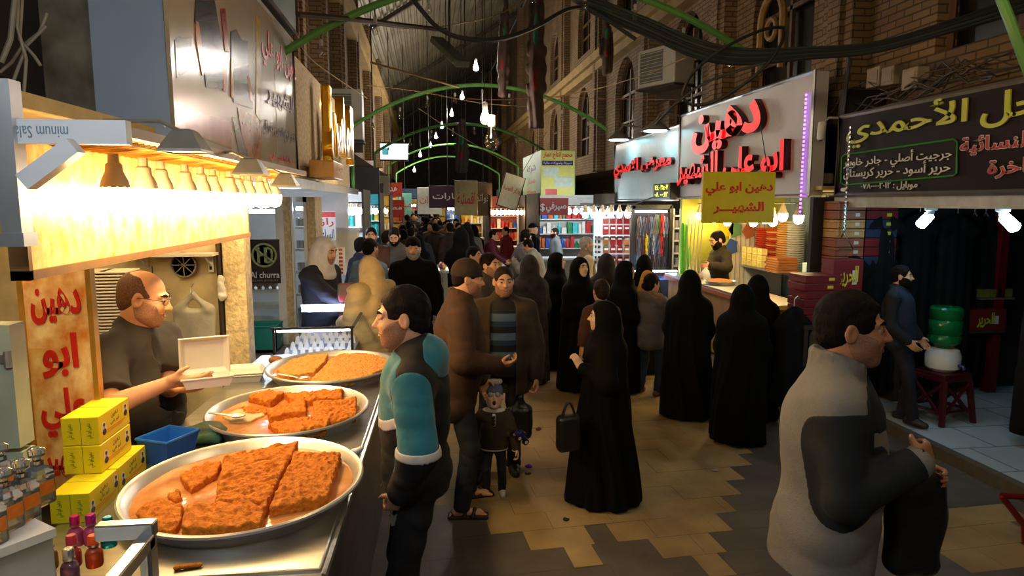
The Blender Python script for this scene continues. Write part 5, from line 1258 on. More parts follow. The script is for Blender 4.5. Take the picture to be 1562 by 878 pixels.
for i in range(3):
    mb = MB(); mb.box((0, 0, .025), (.10, .16, .05), bev=.006); o = mb.build('bracelet_box', mat('violet_box', srgb(90, 84, 150), .4)); o.location = (sx0 + .1 + i * .2, sy0 + .12, .661); tag(o, 'violet bracelet box on the floor of the showcase', 'box', 'violet boxes in the showcase')
# second showcase farther on and small hanging notice, cream cabinet
mb = MB(); s2 = empty('showcase', PY(545, 470, 9.0), 0, 'second, smaller lit showcase behind the person in the beige hood', 'showcase'); s2.location.z = 0; O2 = Vector(s2.location)
mb.box2((-.45, 0, 0), (.35, .6, .7)); mb.build('base_cabinet', mat('violet_cabinet', srgb(120, 118, 170), .4), s2)
mb = MB(); mb.box2((-.45, 0, .7), (.35, .006, 1.05)); mb.box2((-.45, 0, 1.05), (.35, .6, 1.056)); mb.build('panes', PANE, s2)
mb = MB(); mb.box2((-.42, .56, 1.02), (.32, .58, 1.045)); mb.build('led_tube', CLED, s2)
nb = empty('notice_board', (PY(498, 345, 9.2).x, 9.2, PY(498, 345, 9.2).z), 0, 'small white notice with red and black writing hung beside the canopy', 'sign'); ON = Vector(nb.location)
mb = MB(); boxY(mb, 484, 322, 512, 366, 9.2, .02); f = mb.build('sheet', WHSIGN, nb); f.location = -ON
mb = MB(); boxY(mb, 485, 323, 511, 331, 9.195, .004); f = mb.build('red_band', REDSIGN, nb); f.location = -ON
lettY('red_word', 'راز', REDSIGN, 487, 509, 332, 346, 9.198, .004, nb, ON); lettY('black_word', 'الساعة', mat('print_navy', srgb(40, 30, 90), .5), 486, 510, 349, 364, 9.198, .004, nb, ON)
cc = empty('cream_cabinet', (PY(528, 400, 9.6).x, 9.6, 0), 0, 'tall cream cabinet with a column of red printed boxes on its ledge', 'cabinet'); OC = Vector(cc.location)
mb = MB(); mb.box2((-.22, 0, 0), (.16, .27, 1.75)); mb.build('body', mat('cream_paint', srgb(224, 210, 178), .5, var=.05), cc)
mb = MB(); mb.box2((-.24, -.02, 1.75), (.18, .28, 1.80)); mb.build('top', WHITEP, cc)
for i in range(7):
    mb = MB(); mb.box((0, 0, 0), (.09, .1, .05)); mb.box((0, -.051, 0), (.05, .003, .03), mi=1); o = mb.build('gift_box', [mat('cream_box', srgb(230, 214, 170), .5), REDSIGN]); o.location = (PY(520, 400, 9.4).x, 9.45, 1.2 + i * .052); tag(o, 'cream box with red print in the small column by the cream cabinet', 'box', 'column of cream boxes by the cabinet')
mb = MB(); o = mb.box2((-.9, 9.38, 0), (-1.25, 9.52, 1.17)).build('box_stand', WHITEP); tag(o, 'narrow white stand under the column of cream boxes', 'stand')
# ------------------------------------------------------------------ right side: shop signs on the plane X = 4.15
FX = 4.15
def board_sign(name, x, y0, y1, z0, z1, m, label, th=.16, frame=None):
    r = empty(name, (x, (y0 + y1) / 2, z0), 0, label, 'sign'); h = (y1 - y0) / 2
    mb = MB(); mb.box2((.0, -h, 0), (th, h, z1 - z0)); mb.build('panel', m, r)
    if frame: mb = MB(); mb.tube([(-.005, -h, 0), (-.005, h, 0), (-.005, h, z1 - z0), (-.005, -h, z1 - z0), (-.005, -h, 0)], .022, 4); mb.build('frame', frame, r)
    return r, Vector(r.location)
WPAN = mat('white_sign_panel', srgb(196, 190, 184), .4, var=.05, scale=2)
REDLIT = mat('red_acrylic', srgb(236, 24, 34), .3, var=0, emit=srgb(255, 22, 34), estr=.55); REDSIDE = mat('dark_red_side', srgb(58, 12, 12), .4, var=.1)
ds, OD = board_sign('shop_sign', FX, 7.06, 10.95, 2.22, 3.54, WPAN, 'big white shop sign with two lines of raised red lettering', frame=ALU)
lettX('red_letters', 'دهين', REDLIT, 1064, 1170, 162, 228, FX - .005, 'R', .09, ds, OD, bold=.045, side=REDSIDE)
lettX('red_letters', 'ابو علي الشهير', REDLIT, 1041, 1206, 226, 288, FX - .005, 'R', .09, ds, OD, bold=.036, side=REDSIDE)
PURP = glow('purple_led', (.45, .12, 1.0), 5)
mb = MB()
for i in range(30): z = 2.0 + i * .045; mb.box((-.03, -1.84, z - 2.22), (.015, .018, .022))
o = mb.build('led_string', PURP); o.location = OD; tag(o, 'vertical string of small purple lights at the near end of white sign', 'light string')
as_, OA = board_sign('shop_sign', FX, 10.98, 14.87, 2.19, 3.40, mat('teal_white_panel', srgb(186, 196, 196), .35, var=.05), 'white shop sign with red lettering under two cyan-lit dome lamps', frame=ALU)
lettX('red_letters', 'معرض الاسدي', REDLIT, 941, 1030, 238, 268, FX - .005, 'R', .07, as_, OA, bold=.042, side=REDSIDE)
lb = empty('led_clock', PX(1014, 291, FX - .12), 0, 'black digital display with yellow-green digits under the red lettering', 'clock')
mb = MB(); mb.box2((-.06, -.42, -.13), (.10, .42, .13), bev=.01); mb.build('case', BLACKP, lb)
GLED = glow('green_led', (.75, .8, .08), 1.2)
lettering('digits', '٠٧:٣٥ ١٤٤٠', GLED, facing_left((-.062, 0, .06)), w=.66, h=.09, depth=.004, parent=lb); lettering('digits', '١٢:٠٠ ٠٨', GLED, facing_left((-.062, 0, -.06)), w=.66, h=.08, depth=.004, parent=lb)
CYAN = glow('cyan_lamp', (.35, .85, 1.0), 22)
for px, py, lbl in ((944, 212, 'round dome lamp on an arm over the sign, left of two'), (1000, 198, 'round dome lamp on an arm over the sign, right of two')):
    p = PX(px, py, 3.85); l = empty('dome_lamp', p, 0, lbl, 'lamp', 'dome lamps over the white sign')
    mb = MB(); mb.lathe([(.03, .16), (.06, .14), (.16, .07), (.24, .0), (.25, -.02), (.235, -.02), (.15, .05), (.04, .11)], (0, 0, 0), 24); mb.build('dome', mat('lamp_grey', srgb(140, 132, 118), .45), l)
    mb = MB(); mb.lathe([(0, -.03), (.19, -.025), (.19, -.012), (0, -.012)], (0, 0, 0), 20); mb.build('lens', CYAN, l)
    mb = MB(); mb.tube([(0, 0, .15), (.08, 0, .28), (.40, 0, .24)], .02, 6); mb.build('arm', mat('lamp_grey', srgb(140, 132, 118), .45), l)
# hanging yellow sign
ys = empty('hanging_sign', (PY(1126, 300, 6.6).x, 6.6, PY(1126, 340, 6.6).z), R(-2), 'yellow hanging sign with two lines of red lettering in front of bulbs', 'sign'); OY = Vector(ys.location)
w2 = (PY(1180, 300, 6.6).x - PY(1072, 300, 6.6).x) / 2; h2 = PY(1126, 262, 6.6).z - OY.z
mb = MB(); mb.box2((-w2, -.02, 0), (w2, .02, h2), bev=.004); mb.build('board', YELSIGN, ys)
PINKR = mat('red_pink_print', srgb(226, 44, 36), .5, var=.05)
lettering('red_line', 'دهين ابو علي', PINKR, facing_cam((0, -.021, h2 * .67)), w=w2 * 1.86, h=h2 * .27, depth=.004, parent=ys, bold=.03); lettering('red_line', 'الشهيـــر', PINKR, facing_cam((0, -.021, h2 * .30)), w=w2 * 1.4, h=h2 * .24, depth=.004, parent=ys, bold=.03)
mb = MB()
for x in (-w2 * .8, w2 * .8): mb.tube([(x, 0, h2), (x * .95 + .1, .4, h2 + .5)], .005, 5)
mb.build('hanging_wires', CBD, ys)
# abaya shop sign
absn, OAB = board_sign('shop_sign', FX, 2.9, 6.54, 2.22, 2.995, mat('plum_panel', srgb(36, 14, 16), .55, col2=srgb(18, 9, 11), scale=1.2, spec=.15), 'dark plum shop sign with yellow title and white small print', frame=ALU)
LIME = mat('lime_print', srgb(196, 204, 30), .45, var=.05); LIMEG = mat('green_outline', srgb(60, 150, 50), .5, var=0); REDO = mat('brick_red_print', srgb(196, 52, 40), .5, var=0)
lettX('yellow_title', 'الأحمدي', LIME, 1294, 1476, 160, 216, FX - .003, 'R', .012, absn, OAB, bold=.016)
lettX('yellow_title', 'محل', LIME, 1499, 1640, 131, 188, FX - .003, 'R', .012, absn, OAB, bold=.016)
lettX('white_line', 'جرجيت أصلي - جادر خاويار', WHSIGN, 1288, 1452, 230, 254, FX - .003, 'R', .006, absn, OAB, bold=.008)
lettX('white_line', 'حرير أسود - حرير كريستال', WHSIGN, 1288, 1450, 248, 270, FX - .003, 'R', .006, absn, OAB, bold=.008)
lettX('phone_line', 'موبايل : ٠٧٨٠٠٠٠٢٠١٢', WHSIGN, 1314, 1400, 277, 290, FX - .003, 'R', .006, absn, OAB, bold=.005)
lettX('red_line', 'النسائية', WHSIGN, 1465, 1575, 203, 234, FX - .003, 'R', .005, absn, OAB, bold=.035); lettX('red_line', 'النسائية', REDO, 1466, 1574, 204, 233, FX - .004, 'R', .008, absn, OAB, bold=.012)
lettX('red_line', 'فاخرة', WHSIGN, 1507, 1588, 240, 272, FX - .003, 'R', .005, absn, OAB, bold=.035); lettX('red_line', 'فاخرة', REDO, 1508, 1587, 241, 271, FX - .004, 'R', .008, absn, OAB, bold=.012)
mb = MB(); mb.tube([PX(a, b, FX - .008) - OAB for a, b in ((1284, 240), (1288, 236), (1455, 212), (1460, 216), (1459, 264), (1454, 268), (1288, 282), (1283, 278), (1284, 240))], .008, 5); mb.build('green_outline', LIMEG, absn)
mb = MB(); M = facing_left(PX(1287, 289, FX - .004) - OAB); mb.prism([(.05 * math.cos(t * .5), .02 * math.sin(t * .5)) for t in range(13)], .004, M); mb.build('maker_mark', WHSIGN, absn)
# ------------------------------------------------------------------ sweet stall on the right (Y 7 .. 10.9)
mb = MB(); mb.box2((4.2, 10.92, 0), (6.6, 11.0, 3.3)); tag(mb.build('wall_far_stall', mat('lime_wall', srgb(186, 184, 70), .6, var=.08)), kind='structure')
mb = MB(); n = 60
vs = [(6.0 + .012 * (i % 2), 6.7 + i * .072, z) for z in (0, 3.3) for i in range(n)]
mb.add(vs, [(i, i + 1, n + i + 1, n + i) for i in range(n - 1)]); tag(mb.build('wall_back_right', mat('blue_sheet', srgb(120, 148, 176), .5, var=.06)), kind='structure')
mb = MB(); boxY(mb, 1112, 340, 1168, 470, 10.85, .04); simple('slatted_panel', mb, mat('white_slats', srgb(216, 208, 196), .5, var=.05), 'white slatted panel with pasted food pictures in the right sweet stall', 'panel')
mb = MB()
for x in range(1114, 1168, 7): boxY(mb, x, 342, x + .8, 470, 10.84, .01)
simple('panel_grooves', mb, mat('groove_grey', srgb(150, 144, 136), .6), 'thin grey grooves running down the white slatted panel', 'panel')
for px, py, rgb, lbl in ((1110, 349, (206, 190, 40), 'yellow leaf shaped picture pasted on the white panel'), (1121, 350, (90, 140, 90), 'green leaf picture pasted on the white panel'), (1142, 352, (160, 90, 60), 'brown pot picture pasted on the white panel'), (1116, 376, (50, 80, 150), 'blue scribble picture pasted on the white panel')):
    c = PY(px, py, 10.82); mb = MB(); mb.prism([(.09 * math.cos(t * .628) * (1 + .35 * (t % 2)), .12 * math.sin(t * .628) * (1 + .2 * (t % 2))) for t in range(10)], .012, facing_cam((0, 0, 0))); o = mb.build('sticker', mat('sticker_%d' % px, srgb(*rgb), .5, var=.1)); o.location = c; tag(o, lbl, 'sticker')
sc2 = empty('shop_counter', (4.16, 9.0, 0), 0, 'wooden fronted counter of the right sweet stall with steel top', 'counter')
mb = MB(); mb.box2((-.20, -1.7, .06), (.20, 1.8, .93)); mb.build('front', mat('pale_wood', srgb(170, 130, 78), .6, var=.25, scale=3, stretch=(4, 1, 1)), sc2)
mb = MB(); mb.box2((-.25, -1.75, .93), (.22, 1.85, .98)); mb.build('worktop', STEEL, sc2)
mb = MB(); mb.box2((-.27, -1.77, .90), (-.21, 1.85, .95)); mb.build('edge_strip', mat('orange_wood', srgb(180, 96, 40), .5), sc2)
gp = MB(); gp.box2((4.17, 6.72, 0), (4.27, 6.86, 2.22)); gp.box2((4.13, 6.70, 0), (4.15, 6.74, 2.22)); simple('gold_post', gp, mat('gold_foil', srgb(220, 168, 60), .3, metal=.5, var=.15), 'shiny gold post between the right sweet stall and black cloak shop', 'post')
for i, (x, y, lbl) in enumerate(((4.55, 9.3, 'round tray of orange sweet on the right stall counter, nearer one'), (4.5, 10.1, 'round tray of orange sweet on the right stall counter, farther one'))):
    t = empty('round_tray', (x - .37, y, .98), 0, lbl, 'tray', 'trays on the right stall counter'); mb = MB(); mb.lathe([(0, .004), (.19, .004), (.21, .05), (.23, .05), (.21, .03), (.19, 0), (0, 0)], (0, 0, 0), 32); mb.build('dish', TRAYM, t)
    mb = MB(); mb.lathe([(0, .075), (.11, .07), (.18, .05), (.19, .01)], (0, 0, 0), 24); mb.build('sweet_mound', DAH, t)
# back shelf with stacks of trays, boxes and the pale fridge
bs = empty('shelf_board', (5.55, 9.0, 1.12), 0, 'white back shelf of the right sweet stall holding red tray stacks', 'shelf'); mb = MB(); mb.box2((-.3, .0, -.04), (.42, 1.88, 0)); mb.build('board', WHITEP, bs)
for y in (.02, 1.82): mb = MB(); mb.box2((-.25, y, -1.12), (.40, y + .05, -.04)); mb.build('side_panel', WHITEP, bs)
REDTR = mat('red_tray', srgb(196, 70, 44), .45, var=.08); ORTR = mat('tan_tray', srgb(226, 176, 110), .5, var=.08)
def at5(px, py, X): return PX(px, py, X)
for px, n, r_, m, lbl in ((1167, 18, .17, REDTR, 'stack of red round trays on the back shelf, leftmost'), (1183, 18, .17, REDTR, 'stack of red and tan round trays in the middle of the back shelf'), (1201, 22, .18, ORTR, 'tall stack of tan round trays on the back shelf, right of the red ones'), (1212, 22, .14, mat('grey_tray', srgb(186, 190, 186), .4), 'stack of pale grey trays at the right end of back shelf')):
    p = PX(px, 395, 5.5); s_ = empty('tray_stack', (5.5, p.y, 1.12), 0, lbl, 'trays')
    for i in range(n): mb = MB(); z = i * .034; mb.lathe([(0, z), (r_ * .85, z), (r_, z + .028), (r_ * .97, z + .028), (r_ * .83, z + .006), (0, z + .006)], (0, 0, 0), 20); mb.build('plate', ORTR if (m is REDTR and px == 1183 and i % 3 == 1) else m, s_)
BROWNB = mat('brown_carton', srgb(150, 92, 46), .5, var=.15)
for i in range(6):
    p = PX(1190, 403, 5.2); mb = MB(); mb.box((0, 0, .018), (.30, .42 - .03 * (i % 3), .034), bev=.003); mb.box((-.151, 0, .018), (.002, .3, .004), mi=1); o = mb.build('flat_box', [BROWNB, ORTR]); o.location = (5.22, p.y + .02 * (i % 2), 1.122 + i * .036); tag(o, 'flat brown sweet box in the pile in front of the tray stacks', 'box', 'flat brown boxes on the back shelf')
YCR = mat('cream_yellow_box', srgb(232, 214, 140), .5, var=.06)
for i in range(4):
    for j in range(3):
        p = PX(1138 + i * 8, 408, 5.25); mb = MB(); mb.box((0, 0, .05), (.1, .13, .096), bev=.004); mb.box((-.051, 0, .05), (.002, .06, .04), mi=1); o = mb.build('sweet_carton', [YCR, LIME]); o.location = (5.25, p.y, 1.122 + j * .1); tag(o, 'small pale yellow carton in the block on the back shelf', 'box', 'pale yellow cartons on the back shelf')
fr = empty('chest_freezer', (5.46, 8.2, 0), 0, 'pale blue and cream low cabinet at the back of the right sweet stall', 'cabinet'); mb = MB(); mb.box2((-.3, -1.0, .0), (.4, .65, 1.32), bev=.01); mb.build('body', mat('pale_blue_paint', srgb(176, 204, 214), .45, var=.04), fr); mb = MB(); mb.box2((-.32, -1.0, .0), (-.30, -.35, 1.3)); mb.build('cream_door', mat('cream_door', srgb(236, 216, 160), .45), fr)
mb = MB(); [mb.box2((-.306, -.34, z), (-.30, .65, z + .008)) for z in (.5, .8, 1.1)]; mb.build('seam', mat('groove_grey', srgb(150, 144, 136), .6), fr)
for i, (px, py) in enumerate(((1047, 322), (1064, 318), (1068, 330), (1090, 336), (1110, 338), (1150, 338), (1168, 332), (1195, 328), (1219, 330), (1180, 336))):
    p = PX(px, py - 16, 4.45 + .12 * (i % 2)); led_bulb(p + Vector((0, 0, .03)), 'warm white bulb in the row under the big white sign', 'bulbs under the white sign', 1.25)
mb = MB()
for i in range(8): a = PX(1050 + i * 22, 312, 4.45); mb.tube([a + Vector((0, -.2, .02)), a + Vector((0, .2, .02))], .008, 5)
mb.tube([(4.45, 7.0, 2.25), (4.45, 10.9, 2.25)], .012, 6); simple('lamp_wire', mb, CBD, 'black wire strung under the white sign carrying the bulbs', 'cable')
mb = MB(); mb.box2((4.2, 6.9, 2.28), (6.0, 10.9, 2.32)); tag(mb.build('ceiling_stall_right', mat('stall_ceiling_cream', srgb(206, 186, 130), .7)), kind='structure')
# plastic strips hanging beside the seller
st_ = empty('hanging_strips', PY(1061, 342, 10.2), 0, 'long clear cellophane strips hanging left of the stall seller', 'strips')
for i in range(5): mb = MB(); mb.tube([(-.12 + i * .06, 0, .1), (-.13 + i * .055, .01, -.5), (-.10 + i * .06, 0, -1.15)], .022, 5, flat=.3); mb.build('strip', mat('cellophane', srgb(216, 200, 150), .25, var=.1), st_)
g = SDF((-.2, -.2, -1.2), (.2, .2, .1), .02); g.cap((0, 0, 0), (.05, 0, -.5), .05, .08); g.cap((.05, 0, -.5), (0, 0, -1.0), .08, .05); g.disp(lambda P: .02 * np.sin(P[:, 0] * 90)); o = g.build('green_scarf', mat('green_cloth', srgb(96, 190, 30), .8)); o.location = PY(1043, 345, 10.6); tag(o, 'bright green scarf hanging at the corner of the bead stall', 'scarf')
# ------------------------------------------------------------------ cloak shop (abayas): floor, far wall, goods
mb = MB(); mb.box2((4.32, 2.0, 0), (8.4, 6.72, .1)); TILE = brick_mat('pale_tile', srgb(176, 190, 196), srgb(168, 180, 188), srgb(120, 128, 134), .5, .5, 'XY', .2, .15)
tag(mb.build('floor_shop', TILE), kind='structure')
mb = MB(); mb.box2((4.24, 2.0, 0), (4.32, 6.72, .105)); tag(mb.build('trim_curb', mat('curb_stone', srgb(92, 84, 74), .7)), kind='structure')
mb = MB(); mb.box2((4.28, 6.72, 0), (8.4, 6.80, 3.3)); tag(mb.build('wall_partition', DARK), kind='structure')
mb = MB(); mb.box2((7.6, 2.0, 0), (7.7, 6.72, 3.3)); tag(mb.build('wall_shop_right', DARK), kind='structure')
mb = MB(); mb.box2((4.3, 2.0, 2.5), (8.4, 6.72, 2.55)); tag(mb.build('ceiling_shop', mat('dark_ceiling', srgb(60, 66, 76), .7)), kind='structure')
mb = MB(); mb.box2((4.16, 2.9, 2.10), (4.6, 6.6, 2.2)); simple('soffit_board', mb, mat('soffit_white', srgb(190, 196, 200), .5), 'pale soffit board under the plum sign carrying blue-white lamps', 'board')
BLUEL = glow('blue_white_lamp', (.42, .76, 1.0), 42)
for px, py, ln, lbl in ((1421, 312, -.12, 'blue-white lamp under the plum sign, left of two'), (1531, 309, .14, 'blue-white lamp under the plum sign, right of two')):
    p = PX(px, py, 4.40); l = empty('bulb_lamp', (p.x, p.y, 2.10), 0, lbl, 'lamp', 'blue-white lamps under the plum sign')
    mb = MB(); mb.lathe([(.05, 0), (.05, -.02), (.028, -.03), (.026, -.06), (0, -.06)], (0, 0, 0), 16); mb.build('socket', WHITEPL, l)
    mb = MB(); d = Vector((0, -ln, -.10)).normalized(); mb.tube([Vector((0, 0, -.055)), Vector((0, 0, -.055)) + d * .02, Vector((0, 0, -.055)) + d * .15, Vector((0, 0, -.055)) + d * .17], [.02, .042, .045, .02], 12); mb.build('tube', BLUEL, l)
ABAYA = cloth('abaya_black', (14, 14, 17), bump=.1, spec=.3)
def robe_hung(x, y, ztop, zbot, w_, face, label, group=None, m=ABAYA, seed=0, d_=.10):
    r = empty('hanging_robe', (x, y, 0), R(face), label, 'robe', group); L = ztop - zbot
    g = SDF((-w_ * 1.2, -.3, zbot - .02), (w_ * 1.2, .3, ztop + .1), .022)
    g.cap((0, 0, ztop - .02), (-w_ * .75, 0, ztop - .16), .05, .06); g.cap((0, 0, ztop - .02), (w_ * .75, 0, ztop - .16), .05, .06)
    for i in range(9):
        t = i / 8; g.ell((0, 0, ztop - .15 - (L - .2) * t), (w_ * (.72 + .28 * t), d_ * (.7 + .5 * t), .16), k=.06)
    g.cut((0, 0, zbot), (0, 0, -1)); g.disp(lambda P: .018 * np.sin(P[:, 0] * 55 + seed + .6 * np.sin(P[:, 2] * 3)) * np.clip((ztop - P[:, 2]), 0, 1))
    g.ell((0, -d_ - .03, ztop - .05), (.05, .09, .16), op='sub', k=.01)
    g.build('garment', m, r)
    mb = MB(); mb.tube([(-w_ * .55, 0, ztop - .07), (0, 0, ztop + .02), (w_ * .55, 0, ztop - .07)], .012, 6); mb.tube([(0, 0, ztop + .02), (0, 0, ztop + .10), (.03, 0, ztop + .13), (.05, 0, ztop + .11)], .006, 6); mb.build('hanger', ALU, r)
    return r
k = 0
for px, zt2, zb2, w_, Y, lbl in ((1342, 2.05, .2, .26, 6.42, 'black cloak on a hanger beside the boxes, nearest the gold post'), (1398, 2.02, .25, .26, 6.5, 'black cloak hanging behind the man in the vest'), (1455, 2.0, .2, .28, 6.5, 'black cloak hanging right of the man in the vest'), (1300, 1.6, .2, .22, 6.38, 'black cloak hanging low under the small hanger'), (1215, 1.14, .22, .20, 6.0, 'black garments hanging low in front of the stacked boxes')):
    p = PY(px, 400, Y); robe_hung(p.x, Y, zt2, zb2, w_, 0, lbl, seed=k, d_=.09); k += 1
for i in range(4):
    p = PY(1478 + i * 17, 400, 6.62); robe_hung(p.x, 6.6, 2.02, .95 if i > 1 else .25, .12, 0, 'black dress in the close row beside the dark red post', 'black dresses by the red post', seed=i + 9, d_=.05)
mb = MB(); mb.tube([(4.4, 6.5, 2.16), (6.3, 6.5, 2.16)], .016, 8); simple('garment_rail', mb, ALU, 'steel rail carrying the row of black cloaks', 'rail')
RP = MB(); p = PY(1520, 450, 6.55); RP.box2((p.x - .04, 6.5, .1), (p.x + .05, 6.6, 2.4)); RP.box2((p.x - .05, 6.49, .1), (p.x - .04, 6.61, 2.4)); simple('red_post', RP, mat('dark_red_paint', srgb(112, 16, 20), .3, var=.1), 'dark red post at the right end of the cloak row', 'post')
# boxes of scarves on the shelf and stacked
MAR = [mat('box_brown', srgb(150, 88, 58), .5, var=.12), mat('box_maroon', srgb(120, 26, 30), .5, var=.1), mat('box_navy', srgb(40, 52, 84), .5, var=.1), mat('box_tan', srgb(196, 150, 84), .5, var=.1)]
WPRINT = mat('box_white_print', srgb(220, 214, 200), .5, var=0)
def garment_box(c, d, mi, label, group, print_=None, rz=0):
    b = empty('garment_box', c, rz, label, 'box', group); mb = MB(); mb.box((0, 0, d[2] / 2), d, bev=.004); mb.build('carton', MAR[mi], b)
    mb = MB(); mb.box((0, 0, d[2] * .72), (d[0] + .004, d[1] + .004, .004)); mb.build('lid_edge', DARKB, b)
    mb = MB(); mb.box((d[0] * .22, -d[1] / 2 - .001, d[2] * .5), (d[0] * .16, .002, d[2] * .4)); mb.build('print', print_ or WPRINT, b); return b
random.seed(9)
ysh = 6.45; z = 1.06
while z < 2.12:
    hgt = .085; x0 = PY(1263, 400, ysh).x
    garment_box((x0 + .16, ysh + .02, z), (.30, .24, hgt), 3 if 1.93 > z > 1.78 else 0, 'brown garment box in the tall column beside the gold post', 'brown boxes beside the gold post')
    if z > 1.45: garment_box((x0 + .50, ysh + .03, z), (.34, .24, hgt), (2, 1, 1, 2)[int(z * 11) % 4], 'maroon or navy garment box in the column right of the brown ones', 'coloured boxes on the cloak shop shelf', LIME)
    z += .092
ush = empty('shelf_unit', (PY(1295, 400, 6.6).x, 6.62, .1), 0, 'dark shelf unit behind the columns of garment boxes', 'shelf'); mb = MB(); mb.box2((-.42, .0, 0), (.46, .06, 2.1)); mb.build('back', DARK, ush)
mb = MB(); mb.box2((-.42, -.30, .90), (.46, .0, .955)); mb.box2((-.42, -.3, 0), (-.36, 0, .9)); mb.box2((.40, -.3, 0), (.46, 0, .9)); mb.build('board', DARKB, ush)
GOLDP = mat('gold_print', srgb(226, 206, 60), .5, var=0)
b = garment_box((PY(1280, 440, 6.1).x + .02, 6.1, PY(1280, 448, 6.1).z), (.30, .2, .34), 1, 'upright maroon box with round gold lettering at top of the stack', None, WPRINT)
lettering('gold_calligraphy', 'الحرير', GOLDP, facing_cam((.0, -.103, .18)), w=.2, h=.2, depth=.004, parent=b, bold=.02)
zb0 = PY(1235, 505, 6.1).z
for i in range(6): garment_box((PY(1240, 480, 6.1).x + random.uniform(-.01, .01), 6.1, 1.02 + i * .075), (.36, .3, .07), 1, 'flat dark maroon box in the stack beside the fleece man', 'maroon boxes in the stack on the table', GOLDP)
tb2 = empty('side_table', (PY(1240, 480, 6.1).x + .05, 6.1, 0), 0, 'dark side table under the stack of maroon boxes', 'table'); mb = MB(); mb.box2((-.25, -.2, .96), (.35, .2, 1.0)); mb.build('tabletop', DARKB, tb2)
for x in (-.22, .32):
    for y in (-.17, .17): mb = MB(); mb.box2((x - .02, y - .02, 0), (x + .02, y + .02, .96)); mb.build('leg', DARKB, tb2)
rs_ = empty('shelf_board', (PY(1513, 425, 6.58).x, 6.6, PY(1513, 452, 6.58).z), 0, 'small shelf with olive packets beside the dark red post', 'shelf'); mb = MB(); mb.box2((-.2, -.12, -.02), (.2, .1, 0)); mb.build('board', ALU, rs_)
for i in range(3): mb = MB(); mb.box((0, 0, .045), (.12, .1, .09), bev=.005); o = mb.build('olive_packet', mat('olive_pack', srgb(120, 116, 40), .5, var=.2)); o.location = (rs_.location.x - .13 + i * .13, 6.55, rs_.location.z + .001); tag(o, 'olive packet on the small shelf beside the red post', 'packet', 'olive packets on the small shelf')
b = garment_box((PY(1508, 452, 6.45).x, 6.5, PY(1508, 452, 6.45).z - .36), (.44, .12, .22), 1, 'dark red box with green-gold round lettering beside the red post', None, WPRINT); lettering('gold_calligraphy', 'الحرير', LIME, facing_cam((-.02, -.063, .11)), w=.2, h=.16, depth=.004, parent=b, bold=.02)
mb = MB(); mb.box((0, 0, 0), (.46, .12, .03)); o = mb.build('shelf_board', DARKB); o.location = (b.location.x, 6.5, b.location.z - .0155); tag(o, 'dark shelf board under the red box with round lettering', 'shelf')
# chain with a triangular hanger
ch = empty('chain_hanger', PX(1297, 195, 4.1), 0, 'thin steel chain hanging in front of plum sign with a triangular hanger', 'hanger'); ztop = ch.location.z; zb3 = PX(1290, 355, 4.1).z - ztop
mb = MB()
for i in range(46):
    z = zb3 * i / 46; mb.lathe([(.012, -.016), (.016, 0), (.012, .016), (.008, 0)], (0, 0, z), 6, sx=1 if i % 2 else .3, sy=.3 if i % 2 else 1)
mb.build('chain', CHROME, ch)
mb = MB(); mb.tube([(0, 0, zb3), (0, .16, zb3 - .17), (0, -.16, zb3 - .15), (0, 0, zb3)], .010, 6); mb.build('triangle', CHROME, ch)
# water dispenser on a stool
wx, wy = PY(1437, 560, 5.75).x, 5.75
so = empty('plastic_stool', (wx, wy, .1), R(12), 'maroon plastic stool with cut-out sides carrying a water jug', 'stool'); STM = mat('maroon_plastic', srgb(70, 18, 28), .3, var=.08)
mb = MB(); mb.box2((-.17, -.17, .44), (.17, .17, .475), bev=.012); mb.box2((-.175, -.175, .40), (.175, .175, .445), bev=.01); mb.build('seat', STM, so)
for sx_, sy_ in ((-1, -1), (1, -1), (1, 1), (-1, 1)):
    mb = MB(); mb.tube([(sx_ * .155, sy_ * .155, .42), (sx_ * .20, sy_ * .20, 0)], [.034, .03], 6); mb.build('leg', STM, so)
mb = MB()
for a in range(4):
    c, s_ = math.cos(a * math.pi / 2), math.sin(a * math.pi / 2); Rr = lambda x, y, z: (x * c - y * s_, x * s_ + y * c, z)
    for (x0_, z0_, x1_, z1_) in ((-.15, .10, .15, .38), (.15, .10, -.15, .38), (-.16, .12, .16, .12)): mb.tube([Rr(x0_, -.178, z0_), Rr(x1_, -.168, z1_)], .016, 5)
mb.build('cut_out_side', STM, so)
wd_ = empty('water_dispenser', (wx, wy, .577), R(20), 'white pot dispenser with an upturned green water jug on the stool', 'dispenser')
mb = MB(); mb.lathe([(.11, 0), (.145, .03), (.15, .14), (.13, .2), (.10, .215), (0, .215)], (0, 0, 0), 28); mb.build('pot', WHITEPL, wd_)
mb = MB(); mb.lathe([(.06, .2), (.09, .24), (.135, .27), (.138, .33), (.128, .345), (.138, .36), (.138, .47), (.128, .485), (.138, .50), (.138, .585), (.12, .605), (0, .61)], (0, 0, 0), 28); mb.build('jug', mat('green_jug', srgb(20, 130, 66), .15, var=.05, trans=.4), wd_)
mb = MB(); mb.tube([(0, -.14, .07), (0, -.19, .07), (0, -.20, .04)], .014, 8); mb.build('tap', mat('navy_plastic', srgb(40, 50, 120), .3), wd_)
